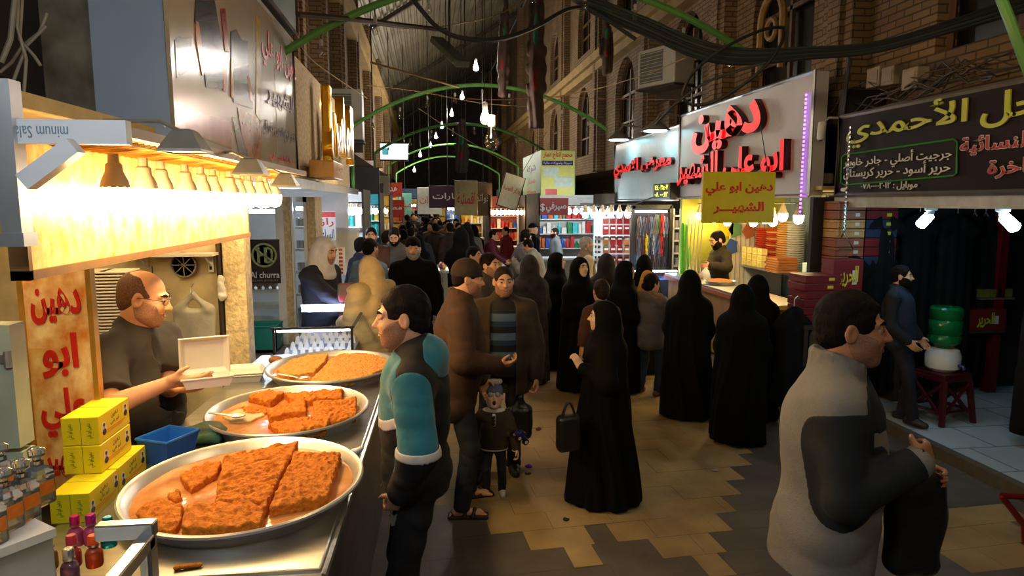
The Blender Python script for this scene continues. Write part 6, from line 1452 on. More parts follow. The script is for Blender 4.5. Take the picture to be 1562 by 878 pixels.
# bottom right clutter: black cloth bundle and red handle
for i, px in enumerate((1578, 1600)): robe_hung(PY(px, 500, 5.0 + .2 * i).x, 5.0 + .2 * i, 2.02, .22, .15, 25, 'black garment hanging at the right edge above the tiled floor, %s' % ('nearer one' if i == 0 else 'farther one'), seed=i + 3, d_=.07)
mb = MB(); x_ = PY(1578, 500, 5.0).x; mb.tube([(x_ - .1, 4.9, 2.14), (x_ + .6, 5.4, 2.14)], .014, 6); [mb.tube([(x_ + .15 * k_2, 4.9 + .18 * k_2, 2.14), (x_ + .15 * k_2, 4.9 + .18 * k_2, 2.5)], .01, 5) for k_2 in (0, 2)]; simple('garment_rail', mb, ALU, 'short steel rail carrying black garments at the right edge', 'rail')
mb = MB(); a, b_ = PZ(1528, 756, .30), PZ(1562, 800, .12); mb.tube([a, b_], .02, 8); mb.tube([a + Vector((.25, -.05, 0)), b_ + Vector((.2, -.1, -.1))], .02, 8); mb.tube([a, a + Vector((.25, -.05, 0))], .02, 8); mb.tube([b_, b_ + Vector((.0, -.02, -.11))], .018, 8); simple('folding_frame', mb, mat('dark_red_paint', srgb(112, 16, 20), .3), 'dark red metal frame of a folded trolley at the right edge', 'frame')
# ------------------------------------------------------------------ bead stall, packets, exchange stall and the stalls farther on
YB = 12.0
WARMF = glow('warm_bulb_far', (1.0, .78, .46), 60); COOLF = glow('cool_bulb_far', (.84, .93, 1.0), 60)
bd = empty('bead_display', (PY(994, 430, YB).x, YB, 0), 0, 'dark display board hung with many strings of prayer beads', 'display'); OB2 = Vector(bd.location)
mb = MB(); boxY(mb, 967, 318, 1022, 428, YB, .05); f = mb.build('board', mat('navy_board', srgb(34, 36, 46), .6), bd); f.location = -OB2
mb = MB(); [boxY(mb, *q, YB - .05, .1) for q in ((963, 314, 968, 470), (1020, 314, 1025, 470), (963, 312, 1025, 318))]; f = mb.build('frame', mat('black_frame', srgb(30, 28, 30), .4), bd); f.location = -OB2
mb = MB(); boxY(mb, 970, 321, 1018, 324, YB - .1, .05); f = mb.build('strip_light', glow('white_tube', (1, .96, .9), 9), bd); f.location = -OB2
random.seed(21); BEADC = [mat('bead_%d' % i, srgb(*c), .25, var=.1) for i, c in enumerate(((110, 60, 50), (90, 100, 124), (190, 196, 206), (60, 76, 80), (130, 120, 116), (64, 50, 60), (120, 132, 156)))]
for row in range(3):
    for i in range(22):
        x = PY(970 + i * 2.25 + random.uniform(-.4, .4), 340, YB).x; z = PY(990, 329 + row * 30 + random.uniform(-3, 3), YB).z; L = random.uniform(.28, .36)
        mb = MB(); w_ = .018; mb.tube([(0, 0, 0), (-w_, 0, -L * .5), (-w_ * .4, 0, -L), (w_ * .4, 0, -L), (w_, 0, -L * .5), (0, 0, 0)], .008, 5); mb.tube([(0, 0, -L), (0, 0, -L - .06)], [.006, .011], 5)
        m = YELSIGN if (row == 1 and i in (7, 8)) else (REDSIGN if i in (17, 18) and row < 2 else (LIMEG if i == 15 and row == 0 else random.choice(BEADC)))
        o = mb.build('prayer_beads', m); o.location = (x, YB - .02, z)
        nm = {id(YELSIGN): ('yellow', 'yellow'), id(REDSIGN): ('red', 'red'), id(LIMEG): ('green', 'green')}.get(id(m))
        if nm: tag(o, 'string of %s prayer beads among the dark strings on the display' % nm[0], 'beads', '%s strings of prayer beads' % nm[1])
        else: tag(o, 'string of dark or grey prayer beads hanging in the close rows', 'beads', 'strings of prayer beads on the display')
ws = empty('display_shelf', (PY(1036, 430, YB).x, YB, 0), 0, 'white framed shelf of small boxes right of the bead display', 'shelf'); O3 = Vector(ws.location)
mb = MB(); [boxY(mb, *q, YB, .3) for q in ((1025, 318, 1028, 440), (1044, 318, 1047, 440))] + [boxY(mb, 1025, y, 1047, y + 2.5, YB, .3) for y in (328, 347, 366, 385, 404)]; f = mb.build('frame', WHITEP, ws); f.location = -O3
for r_ in range(4):
    for i in range(3):
        mb = MB(); mb.box((0, 0, .07), (.055, .1, .13), bev=.004); o = mb.build('small_box', mat('grey_violet_box', srgb(150, 150, 166), .5, var=.1)); p = PY(1031 + i * 5.2, 347 + r_ * 19, YB + .1); o.location = (p.x, YB + .1, p.z); tag(o, 'small grey box on the white shelf by the bead display', 'box', 'small grey boxes on the white shelf')
bc = empty('showcase', (PY(1010, 440, 11.2).x, 11.2, 0), 0, 'blue-white lit glass counter in front of the bead display', 'showcase'); mb = MB(); mb.box2((-.75, -.25, 0), (.22, .3, .86)); mb.build('base_cabinet', mat('blue_cabinet', srgb(70, 90, 160), .4), bc)
mb = MB(); mb.box2((-.75, -.25, .86), (.22, .3, 1.02)); mb.build('panes', PANE, bc); mb = MB(); mb.box2((-.7, -.2, .985), (.18, -.17, 1.01)); mb.build('led_tube', CLED, bc)
pk = empty('packet_rack', (PY(937, 400, 12.6).x, 12.6, 0), 0, 'white wire rack hung with red and green food packets', 'rack'); O4 = Vector(pk.location)
mb = MB(); boxY(mb, 905, 322, 963, 440, 12.75, .03); f = mb.build('back_panel', mat('rack_white', srgb(226, 222, 214), .5), pk); f.location = -O4
mb = MB(); [boxY(mb, *q, 12.6, .04) for q in ((905, 318, 907, 470), (961, 318, 963, 470), (907, 358, 961, 360), (907, 386, 961, 388))]; f = mb.build('frame', WHITEP, pk); f.location = -O4
PKT = [mat('packet_%d' % i, srgb(*c), .35, col2=srgb(*c2), scale=9) for i, (c, c2) in enumerate((((186, 26, 24), (120, 30, 20)), ((60, 120, 36), (170, 50, 30)), ((190, 80, 34), (206, 150, 90))))]
for r_ in range(5):
    for i in range(4):
        c = PY(924 + i * 10.5, 334 + r_ * 16, 12.715); mb = MB(); mb.prism([(-.05, -.085), (.05, -.085), (.052, .0), (.05, .085), (-.05, .085), (-.052, 0)], .03, facing_cam((0, 0, 0))); mb.box((0, -.032, .03), (.075, .004, .035), mi=1); o = mb.build('food_packet', [PKT[(0 if r_ < 2 else (1 if i == 0 else 2 if i == 3 else 0))], WHSIGN]); o.location = c; tag(o, 'food packet with a white name band hanging on the wire rack', 'packet', 'food packets on the wire rack')
for r_ in range(6):
    for i in range(2):
        c = PY(908 + i * 6, 360 + r_ * 8, 12.72); mb = MB(); mb.box((0, 0, 0), (.05, .03, .05), bev=.01); o = mb.build('small_packet', [BLACKP, WHSIGN][0]); o.location = c; tag(o, 'small black and white packet at the left edge of the rack', 'packet', 'small packets at the rack edge')
for i in range(6):
    led_bulb(PY(893 + i * 13, 312, 11.9), 'cool white bulb in the row above the packet rack', 'bulbs above the packet rack', 1.2, COOLF)
mb = MB(); mb.tube([PY(885, 311, 11.9), PY(968, 311, 11.9), Vector((4.25, 12.0, 2.3))], .012, 6); simple('lamp_rail', mb, CBD, 'black rail carrying the bulbs above the packet rack', 'rail')
# exchange sign, lit sign tower, slanted sign
xs = empty('exchange_sign', (PY(844, 314, 14.6).x, 14.6, PY(844, 327, 14.6).z), 0, 'small red exchange sign with a dollar mark and white lettering', 'sign'); O5 = Vector(xs.location)
mb = MB(); boxY(mb, 822, 302, 867, 328, 14.6, .08); f = mb.build('panel', mat('exchange_red', srgb(170, 44, 36), .4, var=.05), xs); f.location = -O5
lettY('white_word', 'صيرفي', WHSIGN, 833, 864, 308, 324, 14.598, .006, xs, O5, bold=.02); lettY('dollar_mark', '$', WHSIGN, 824, 831, 310, 323, 14.598, .006, xs, O5, arabic=False)
tw = empty('sign_tower', (PY(851, 264, 16.2).x, 16.2, PY(851, 300, 16.2).z), 0, 'boxy yellow and blue shop sign with printed notices above the exchange stall', 'sign'); O6 = Vector(tw.location)
p0, p1 = PY(825, 229, 16.2), PY(877, 298, 16.2); mb = MB(); mb.box2((p0.x, 16.2, p1.z), (p1.x, 19.2, p0.z)); f = mb.build('box', mat('tower_green', srgb(120, 160, 110), .5, var=.15, scale=1), tw); f.location = -O6
mb = MB(); boxY(mb, 825.5, 229.5, 876.5, 298, 16.17, .03); f = mb.build('front', mat('tower_yellow', srgb(206, 206, 110), .45, var=.05), tw); f.location = -O6
mb = MB(); boxY(mb, 827, 245, 874, 252, 16.16, .02); f = mb.build('navy_band', mat('print_navy', srgb(40, 30, 90), .5), tw); f.location = -O6
mb = MB(); boxY(mb, 829, 255, 852, 270, 16.16, .02); boxY(mb, 846, 270, 873, 285, 16.16, .02); f = mb.build('pale_notice', mat('notice_pale', srgb(190, 206, 190), .5, var=.1), tw); f.location = -O6
mb = MB(); boxY(mb, 832, 288, 850, 297, 16.16, .02); f = mb.build('red_notice', mat('notice_red', srgb(196, 90, 80), .5, var=.2, scale=8), tw); f.location = -O6
lettY('red_line', 'مجمع انتاج عمار', REDSIGN, 829, 873, 231, 243, 16.168, .006, tw, O6, bold=.02); lettY('white_line', 'صيرفة وتحويلات مالية', WHSIGN, 829, 872, 246, 251, 16.158, .004, tw, O6, bold=0)
for z, s_, h_ in ((.72, 'شركة', .22), (.4, 'عمار', .2), (.14, 'صيرفة', .16)): lettering('side_word', s_, (REDSIGN if z < .5 else mat('print_navy', (0, 0, .1))), facing_left((p0.x - O6.x - .003, 1.5, z)), w=1.5, h=h_, depth=.004, parent=tw)
ss = empty('slanted_sign', PY(779, 292, 15.5), 0, 'white sign board hung askew with red lettering, lit from its corner', 'sign'); ss.rotation_euler = (0, R(17), R(8))
mb = MB(); mb.box2((-.24, -.03, -.38), (.24, .03, .38)); mb.build('board', mat('warm_white_board', srgb(214, 196, 150), .4, var=.06), ss); lettering('red_word', 'بازار الفضة', REDSIGN, facing_cam((0, -.031, .04)), w=.40, h=.14, depth=.004, parent=ss)
mb = MB(); mb.tube([(-.24, -.03, -.38), (.24, -.03, -.38), (.24, -.03, .38), (-.24, -.03, .38), (-.24, -.03, -.38)], .012, 4); mb.build('frame', DARKB, ss)
mb = MB(); mb.tube([(.1, 0, .38), (.5, .3, 1.6)], .006, 5); mb.build('wire', CBD, ss)
for px, py, w_, h_, Y, rgb, wd, lbl in ((618, 312, .5, .9, 27, (120, 190, 170), 'صيدلية', 'small pale green hanging sign far down the street'), (597, 318, .9, .6, 24, (170, 50, 40), 'مطعم', 'red hanging sign far down at the left'), (572, 308, .4, .9, 17, (60, 70, 80), 'ذهب', 'narrow dark hanging sign at the left end of the arches'), (655, 306, .9, 1.0, 26, (206, 214, 206), 'عباءات', 'pale bright hanging sign above the crowd'), (683, 300, 1.2, .7, 22, (64, 36, 62), 'بهارات', 'purple hanging sign right of the pale bright one'), (711, 302, .6, .9, 18, (196, 184, 130), 'اقمشة', 'beige hanging sign left of the slanted white sign'), (737, 304, .5, .9, 19, (120, 90, 66), 'خواتم', 'brown hanging sign just left of the slanted white sign')):
    p = PY(px, py, Y); h = empty('hanging_sign', p, R(random.uniform(-12, 12)), lbl, 'sign'); mb = MB(); mb.box((0, 0, 0), (w_, .08, h_), bev=.01); mb.build('board', mat('hang_%d' % px, srgb(*rgb), .45, var=.1), h); lettering('sign_word', wd, WHSIGN if sum(rgb) < 330 else REDSIGN, facing_cam((0, -.041, 0)), w=w_ * .8, h=h_ * .35, depth=.006, parent=h, res=1)
    mb = MB(); mb.tube([(0, 0, h_ / 2), (0, 0, 7.4 + (p.x + 1.95) * .627 - p.z)], .015, 5); mb.build('hanger', CBD, h)
# generic stalls farther along: (side, px range of the opening, Y, goods palette, bulbs)
random.seed(33); GC = [mat('goods_%d' % i, srgb(*c), .5, var=.15) for i, c in enumerate(((190, 40, 36), (30, 120, 70), (40, 80, 170), (220, 190, 60), (230, 226, 214), (200, 100, 40), (60, 190, 190), (120, 40, 90)))]
def stall(x0, x1, Y, dep, desc, wall_rgb, bulbs, cols, fascia=None, counter=True, shelfz=(1.05, 1.4, 1.75), ztop=2.05, nb=6, word=None):
    k = desc
    b = MB(); b.box2((x0, Y + dep, 0), (x1, Y + dep + .06, 2.32)); tag(b.build('wall_' + k.replace(' ', '_'), mat('stallwall_' + k, srgb(*wall_rgb), .6, var=.08)), kind='structure')
    for q, x in enumerate((x0 - .05, x1 + .02)): b = MB(); b.box2((x, Y - .1, 0), (x + .03, Y + dep, 2.34)); tag(b.build('wall_partition_%s_%d' % (k.replace(' ', '_'), q), DARKB), kind='structure')
    s = empty('goods_shelf', ((x0 + x1) / 2, Y + dep - .3, 0), 0, 'shelf unit of bright goods at the back of the %s' % k, 'shelf'); w_ = (x1 - x0)
    mb = MB(); [mb.box2((-w_ / 2, 0, z - .02), (w_ / 2, .26, z)) for z in shelfz]; [mb.box2((x - .02, 0, 0), (x + .02, .26, shelfz[-1] + .3)) for x in (-w_ / 2, w_ / 2)]; mb.build('boards', WHITEP, s)
    for z in shelfz:
        x = x0 + .05
        while x < x1 - .08:
            ww = random.uniform(.07, .14); hh = random.uniform(.14, .29); mb = MB()
            if random.random() < .4: mb.lathe([(ww * .42, 0), (ww * .45, hh * .6), (ww * .2, hh * .8), (ww * .2, hh), (0, hh)], (0, 0, 0), 10)
            else: mb.box((0, 0, hh / 2), (ww * .9, .12, hh), bev=.006)
            o = mb.build('goods_pack', random.choice([GC[c] for c in cols])); o.location = (x + ww / 2, Y + dep - .2, z + .001); x += ww + .01
            tag(o, 'colourful goods pack on the back shelf of the %s' % k, 'goods', 'goods on the shelf of the %s' % k)
    if counter:
        c = empty('stall_counter', ((x0 + x1) / 2, Y + .2, 0), 0, 'pale counter across the front of the %s' % k, 'counter'); mb = MB(); mb.box2((-w_ / 2 + .01, -.2, .0), (w_ / 2 - .03, .25, .88)); mb.build('front', mat('counter_' + k, srgb(150, 140, 126), .5, var=.1), c); mb = MB(); mb.box2((-w_ / 2 + .01, -.25, .88), (w_ / 2 - .03, .3, .93)); mb.build('top', WHITEP, c)
    mb = MB(); mb.tube([(x0, Y + .05, ztop + .09), (x1, Y + .05, ztop + .09)], .015, 6); mb.tube([(x0, Y + .05, ztop + .09), (x0, Y + dep, ztop + .09)], .015, 6); mb.tube([(x1, Y + .05, ztop + .09), (x1, Y + dep, ztop + .09)], .015, 6); simple('lamp_rail', mb, CBD, 'rail carrying the bulbs across the front of the %s' % k, 'rail')
    for i in range(nb):
        bb_ = empty('light_bulb', (x0 + (i + .5) * w_ / nb, Y + .05, ztop + .085), 0, 'bright bulb in the row across the front of the %s' % k, 'light bulb', 'bulbs of the %s' % k)
        mb = MB(); mb.lathe([(.02, 0), (.025, -.05), (.04, -.07)], (0, 0, 0), 8); mb.build('socket', BULBN, bb_); mb = MB(); mb.lathe([(.04, -.068), (.055, -.11), (.05, -.16), (0, -.19)], (0, 0, 0), 8); mb.build('globe', WARMF if bulbs == 'w' else COOLF, bb_)
    if fascia:
        f = empty('fascia_sign', ((x0 + x1) / 2, Y - .05, 2.335), 0, 'flat fascia sign above the %s' % k, 'sign'); mb = MB(); mb.box2((-w_ / 2 - .05, -.04, 0), (w_ / 2 + .05, .04, .5)); mb.build('board', mat('fascia_' + k, srgb(*fascia), .5, var=.08), f)
        if word: lettering('sign_word', word, WHSIGN if sum(fascia) < 330 else REDSIGN, facing_cam((0, -.041, .28)), w=w_ * .7, h=.3, depth=.006, parent=f, res=1)
stall(2.45, 4.05, 14.7, 1.7, 'exchange stall', (196, 196, 190), 'c', (0, 1, 2, 4, 5, 6), nb=11, ztop=1.98)
stall(1.75, 2.65, 18.6, 1.5, 'red goods stall', (150, 60, 50), 'w', (0, 0, 0, 2, 4, 5), nb=8, ztop=1.9)
stall(1.2, 2.0, 23.5, 1.5, 'yellow stall', (226, 190, 60), 'w', (3, 3, 4, 5), nb=6, ztop=1.95, fascia=(90, 60, 110), word='عطور')
stall(.9, 1.9, 30, 1.5, 'blue-lit far stall', (150, 170, 190), 'c', (2, 4, 6), nb=6, ztop=1.9, fascia=(150, 90, 60), word='ازياء')
stall(.7, 2.4, 38, 2, 'farthest right stall', (206, 170, 110), 'w', (0, 3, 4), nb=6, ztop=2.0, fascia=(200, 60, 50))
stall(-1.65, -.98, 10.6, 1.2, 'bright left stall', (216, 216, 220), 'c', (4, 6, 1), nb=7, ztop=2.05, counter=True)
stall(-1.6, -.98, 14.2, 1.3, 'teal left stall', (40, 160, 170), 'c', (6, 6, 4, 3), nb=6, ztop=2.0, fascia=(60, 60, 70))
stall(-1.7, -1.0, 18.5, 1.5, 'amber left stall', (226, 190, 90), 'w', (3, 5, 4), nb=5, ztop=1.95, fascia=(190, 186, 170), word='ملابس')
stall(-1.6, -.9, 25, 2, 'far left stall', (226, 196, 110), 'w', (3, 5, 0), nb=5, ztop=1.9, fascia=(180, 60, 40), word='هدايا')
stall(-1.6, -.5, 36, 2, 'farthest left stall', (226, 206, 150), 'w', (3, 5, 0, 4), nb=6, ztop=2.0, fascia=(60, 90, 140))
# white cart with red writing and a bag of trinkets in the middle of the street
ct2 = empty('sales_cart', (PY(669, 430, 9.2).x, 9.2, 0), 0, 'white sales cart with red writing standing in the middle of the street', 'cart'); O7 = Vector(ct2.location)
mb = MB(); mb.box2((-.13, 0, .05), (.12, .5, 1.20)); mb.build('body', mat('cart_white', srgb(190, 200, 180), .5, var=.05), ct2)
mb = MB(); mb.box2((-.15, -.02, 1.20), (.14, .52, 1.235)); mb.build('tray_top', WHITEP, ct2)
for i, s_ in enumerate(('كرك', 'شاي', 'تمر', 'عسل')): lettering('red_word', s_, REDSIGN, facing_cam((0, -.001, 1.10 - i * .17)), w=.14, h=.09, depth=.004, parent=ct2, res=1)
random.seed(4)
for i in range(26):
    mb = MB(); r_ = random.uniform(.02, .04); mb.lathe([(0, 0), (r_, r_), (r_ * .4, r_ * 2), (0, r_ * 2.2)], (0, 0, 0), 7); o = mb.build('trinket', random.choice(GC)); o.location = (O7.x + random.uniform(-.11, .1), 9.25 + random.uniform(0, .35), 1.236); tag(o, 'small trinket displayed on top of the white sales cart', 'trinket', 'trinkets on the sales cart')
tbm = empty('market_table', (PY(735, 400, 14.0).x, 14.0, 0), 0, 'long table of pale goods in front of the red goods stall', 'table'); mb = MB(); mb.box2((-.45, -.5, .84), (.45, .7, .88)); mb.build('tabletop', WHITEP, tbm)
for x in (-.4, .4):
    for y in (-.45, .65): mb = MB(); mb.box2((x - .02, y - .02, 0), (x + .02, y + .02, .84)); mb.build('leg', ALU, tbm)
for i in range(12):
    mb = MB(); mb.box((0, 0, .03), (.14, .2, .06), bev=.01); o = mb.build('folded_garment', random.choice([GC[4], GC[3], GC[5], GC[4]])); o.location = (tbm.location.x - .36 + (i % 4) * .22, 13.7 + (i // 4) * .35, .881); tag(o, 'folded garment laid out on the long market table', 'garment', 'folded garments on the market table')
# ------------------------------------------------------------------ green arches with hanging lamps
GREENP = mat('green_pipe', srgb(84, 136, 62), .4, var=.15, scale=3)
def arch_pt(Y, X): return Vector((X, Y, 4.17 - .145 * (X - 1.0) ** 2))
SOCK = mat('grey_socket', srgb(150, 146, 136), .5, var=0); CLEARB = glassmat('clear_bulb', (.93, .92, .88), .22)
def hung_bulb(p, drop, label, group, lit=None, sc=1.0):
    b = empty('hanging_bulb', p, 0, label, 'light bulb', group)
    mb = MB(); mb.tube([(0, 0, 0), (0, 0, -drop)], .005, 5); mb.build('cord', CBD, b)
    mb = MB(); mb.lathe([(.008, -drop + .01), (.022 * sc, -drop), (.022 * sc, -drop - .05 * sc), (.016 * sc, -drop - .06 * sc)], (0, 0, 0), 10); mb.build('socket', SOCK, b)
    mb = MB(); z = -drop - .055 * sc; mb.lathe([(.016 * sc, z), (.022 * sc, z - .03 * sc), (.036 * sc, z - .06 * sc), (.04 * sc, z - .085 * sc), (.032 * sc, z - .115 * sc), (0, z - .13 * sc)], (0, 0, 0), 12); mb.build('globe', lit or CLEARB, b); return b
WARM_FILL = glow('warm_fill_bulb', (1.0, .74, .42), 230); WHITEB = glow('white_bulb', (1.0, .92, .80), 1000); PINKB = glow('warm_pink_bulb', (1.0, .74, .60), 300)
for n, Y in enumerate((6.4, 12.2, 18.2, 24.5, 31.0)):
    x0_, x1_ = (-1.25, 3.25) if n < 2 else (-1.3, 3.3)
    a = empty('street_arch', (1.0, Y, 0), 0, ['nearest green pipe arch spanning the street, mostly above the photo', 'second green pipe arch, its crown left of the big pinkish bulb', 'third green pipe arch spanning the street', 'fourth green pipe arch, its left end before the lit screen', 'farthest green pipe arch, low over the crowd'][n], 'arch')
    mb = MB(); mb.tube([arch_pt(Y, x0_ + (x1_ - x0_) * i / 28) - Vector((1, Y, 0)) for i in range(29)], .034, 8); mb.build('pipe', GREENP, a)
    if n: 
        for k_2, xx in enumerate((x0_, x1_) if n > 1 else (x0_,)):
            p = arch_pt(Y, xx) - Vector((1, Y, 0)); mb = MB(); mb.tube([p, Vector((p.x, 0, 0.0))], .03, 8); mb.build('post', GREENP, a)
    if n < 3:
        m = 9 if n < 2 else 8
        for i in range(m):
            X = x0_ + .35 + (x1_ - x0_ - .7) * i / (m - 1)
            hung_bulb(arch_pt(Y, X) - Vector((0, 0, .03)), .05 + .03 * (i % 2), 'small clear unlit bulb hanging under the %s green arch' % ('nearest', 'second', 'third')[n], 'unlit bulbs under the %s arch' % ('nearest', 'second', 'third')[n], sc=.8 if n == 0 else 1.0)
# lit pendants over the street
def pend(px, py, Y, lbl, lit, sc, up=2.5):
    p = PY(px, py, Y) + Vector((0, 0, .12 * sc)); up = 7.3 + (p.x + 1.95) / 6.7 * 4.2 - p.z; return hung_bulb(p + Vector((0, 0, up)), up, lbl, None, lit, sc)
pend(740, 178, 9.0, 'bright pinkish bulb hanging over the middle of the street', PINKB, 1.5)
pend(750, 212, 9.3, 'large clear unlit bulb hanging under the bright pinkish one', None, 2.6)
pend(726, 102, 10, 'small white lit bulb high above the pinkish bulb', WHITEB, .9, 2.0)
for px, py, Y, lbl in ((705, 147, 20, 'white lit bulb at the crown of the third arch'), (689, 173, 22, 'white lit bulb hanging left of the bright pinkish one'), (674, 192, 24, 'white lit bulb below and left of the others, higher of the pair'), (665, 208, 26, 'white lit bulb above the screen, small and bluish'), (657, 222, 28, 'white lit bulb right of the lit screen, upper'), (641, 236, 28, 'tiny lit bulb close right of the lit screen'), (632, 259, 30, 'lit bulb low beside the crowd end of the arches')):
    pend(px, py, Y, lbl, WHITEB, 1.35, 1.5)
for x, y in ((.8, 3.0), (2.7, 2.4), (1.2, -.6)): hung_bulb(Vector((x, y, 7.32 + (x + 1.95) * .627)), 3.3 + (x + 1.95) * .627, 'added fill bulb hanging unseen high over the near end of the street', 'added fill bulbs over the near end of the street', WARM_FILL, 1.5)  # unseen bulbs added as warm fill for people, floor and facades
mb = MB(); mb.tube([PY(1518, -25, 3.9), PY(1540, 30, 3.85), PY(1568, 105, 3.8), PY(1590, 190, 3.8), Vector((4.32, 3.9, 3.02))], .03, 8); simple('street_arch', mb, GREENP, 'short end of a green pipe arch at the upper right corner', 'arch')
# flood lamp with tubes
fl_ = empty('flood_lamp', PY(687, 80, 8.0), 0, 'grey oblong street floodlight with bare tubes, slanting under the roof', 'lamp'); a, b = PY(666, 60, 8.0) - fl_.location, PY(706, 98, 7.4) - fl_.location
d = (b - a).normalized(); sd = d.cross(Vector((0, 0, 1))).normalized(); M = Matrix((d, sd, d.cross(sd) * -1)).transposed()
mb = MB(); mb.box((a + b) / 2, ((b - a).length, .16, .07), M, bev=.012); mb.build('housing', mat('lamp_dark_grey', srgb(96, 104, 100), .45, metal=.4), fl_)
mb = MB(); mb.box((a + b) / 2 + M @ Vector((.02, 0, -.036)), ((b - a).length * .85, .12, .012), M); mb.build('lens', mat('lens_pale', srgb(196, 206, 206), .2), fl_)
mb = MB(); mb.tube([(a + b) / 2 + Vector((0, 0, .03)), (a + b) / 2 + Vector((.02, 0, 2.2))], .012, 6); mb.build('hanger', CBD, fl_)
# lit screen at the far left
scn = empty('screen', PY(601, 231, 20), 0, 'lit white advertising screen hung over the far left of the street', 'screen'); OSN = Vector(scn.location)
mb = MB(); boxY(mb, 579, 217, 623, 245, 20.02, .15); f = mb.build('case', BLACKP, scn); f.location = -OSN
mb = MB(); boxY(mb, 580, 219, 622, 243, 20.0, .02); f = mb.build('picture', mat('screen_glow', (.7, .8, .9), .4, var=.1, scale=3, emit=(.78, .92, 1.0), estr=1.6), scn); f.location = -OSN
mb = MB(); boxY(mb, 583, 226, 592, 236, 19.98, .02); f = mb.build('picture_mark', mat('screen_teal', (.1, .5, .6), .4, var=0, emit=(.1, .5, .6), estr=.7), scn); f.location = -OSN
mb = MB(); mb.tube([(-.8, 0, .2), (-1.9, .0, .25)], .025, 6); mb.build('bracket', DARKB, scn)
# black flags and pennants
FLAG = cloth('flag_black', (56, 44, 38), bump=.2); FRED = cloth('flag_red', (110, 28, 24)); FGRN = cloth('flag_green', (34, 92, 64))
for i, (px, y0_, y1_, Y, w_, lbl) in enumerate(((772, -10, 142, 9.5, .075, 'long furled black flag with green and red panels, left of two'), (818, -40, 190, 9.0, .12, 'long furled black flag with green and red panels, right of two'), (925, 22, 108, 8.2, .07, 'short furled dark flag hanging by the brick arches'), (704, 185, 260, 16, .16, 'small black pennant hanging under the second arch'))):
    t, u = PY(px, y0_, Y), PY(px + (-6 if i == 0 else 0), y1_, Y); f = empty('furled_flag', t, 0, lbl, 'flag'); L = (t - u).length; dx = u - t
    g = SDF((min(0, dx.x) - .3, -.25, -L - .05), (max(0, dx.x) + .3, .25, .05), .02)
    for k_2 in range(9): s_ = k_2 / 8; g.ell(dx * s_, (w_ * (.5 + .6 * math.sin(s_ * 2.6)), .05 + .03 * s_, L / 11), k=.05)
    g.disp(lambda P: .014 * np.sin(P[:, 0] * 70 + 2 * np.sin(P[:, 2] * 4))); ob = g.build('cloth', FLAG, f)
    for m, s0, s1, ox in ((FGRN, .25, .5, -.01), (FRED, .62, .8, -.02), (FRED, .12, .2, .03)):
        q = g.like(); c = dx * ((s0 + s1) / 2); q.ell(c + Vector((ox, -.06, 0)), (w_ * .38, .1, L * (s1 - s0) / 2)); q.D = np.maximum(q.D, g.D - .004); q.build('panel', m, f)
    mb = MB(); mb.tube([(0, 0, 0), (0, 0, 7.3 + (t.x + 1.95) * .627 - t.z)], .006, 5); mb.build('cord', CBD, f)
# cables
random.seed(8); CB = mat('black_cable', (.014, .015, .016), .5, var=0); CBG = mat('green_grey_cable', srgb(44, 56, 50), .5, var=.1); CBL2 = mat('brown_wire', srgb(70, 56, 40), .6, var=.2); CBY = mat('tan_wire', srgb(140, 116, 62), .6, var=.1)
def cable(pts, r, m, lbl, group=None, jit=0):
    P_ = [PY(x + random.uniform(-jit, jit), y + random.uniform(-jit, jit), Y) for x, y, Y in pts]
    out = []
    for i in range(len(P_) - 1):
        p0, p1, p2, p3 = P_[max(i - 1, 0)], P_[i], P_[i + 1], P_[min(i + 2, len(P_) - 1)]
        for k_2 in range(6):
            t = k_2 / 6; out.append(.5 * ((2 * p1) + (p2 - p0) * t + (2 * p0 - 5 * p1 + 4 * p2 - p3) * t * t + (3 * p1 - p0 - 3 * p2 + p3) * t ** 3))
    mb = MB(); mb.tube(out + [P_[-1]], r, 6); return tag(mb.build('cable', m), lbl, 'cable', group)
for i in range(11):
    o = i * 2.6 - 13
    cable([(845 + o, -22 + i, 7.0), (905, 8 + o * .8, 6.7), (985, 40 + o, 6.4), (1060, 72 + o, 6.1), (1130, 86 + o * .9, 5.9), (1240, 80 + o * .6, 5.7), (1330, 72 + o * .5, 5.5), (1430, 46 + o * .6, 5.2), (1585, -4 + o, 4.9)], random.choice((.012, .015, .018)), CB if i % 3 else CBG, 'black cable in the thick sagging bundle across the right facade', 'cables in the sagging bundle', 1.5)
cable([(612, -25, 5.5), (640, 12, 5.5), (668, 42, 5.6), (705, 58, 5.7), (760, 60, 5.9), (815, 42, 6.2), (868, 14, 6.5), (905, 18, 6.6), (970, 60, 6.5)], .02, CB, 'single thick black cable swooping from the top into the bundle')
cable([(1195, 42, 5.9), (1165, 45, 5.8), (1110, 70, 5.8), (1060, 108, 5.9), (1042, 145, 6.0), (1060, 160, 6.0), (1100, 150, 5.9), (1160, 108, 5.8), (1192, 66, 5.8), (1195, 42, 5.9)], .015, CB, 'big black cable loop hanging at the end of the white sign')
cable([(1000, 190, 6.3), (1040, 150, 6.0), (1090, 120, 5.9), (1180, 92, 5.8)], .012, CB, 'black cable rising from the dome lamps to the bundle')
cable([(575, 38, 7.5), (640, 44, 7.6), (700, 36, 7.8), (760, 22, 8), (812, -8, 8.2)], .007, CBY, 'tan wire sagging under the flood lamp towards the flags')
cable([(565, 95, 8.5), (640, 116, 8.6), (700, 133, 8.8)], .014, CBY, 'pale rod slanting down to the crown of the second arch')
cable([(455, 22, 5.9), (545, 30, 6.5), (610, 38, 7.2), (680, 46, 7.8)], .025, DARKB, 'dark brown rod stretching from the left facade to the flood lamp')
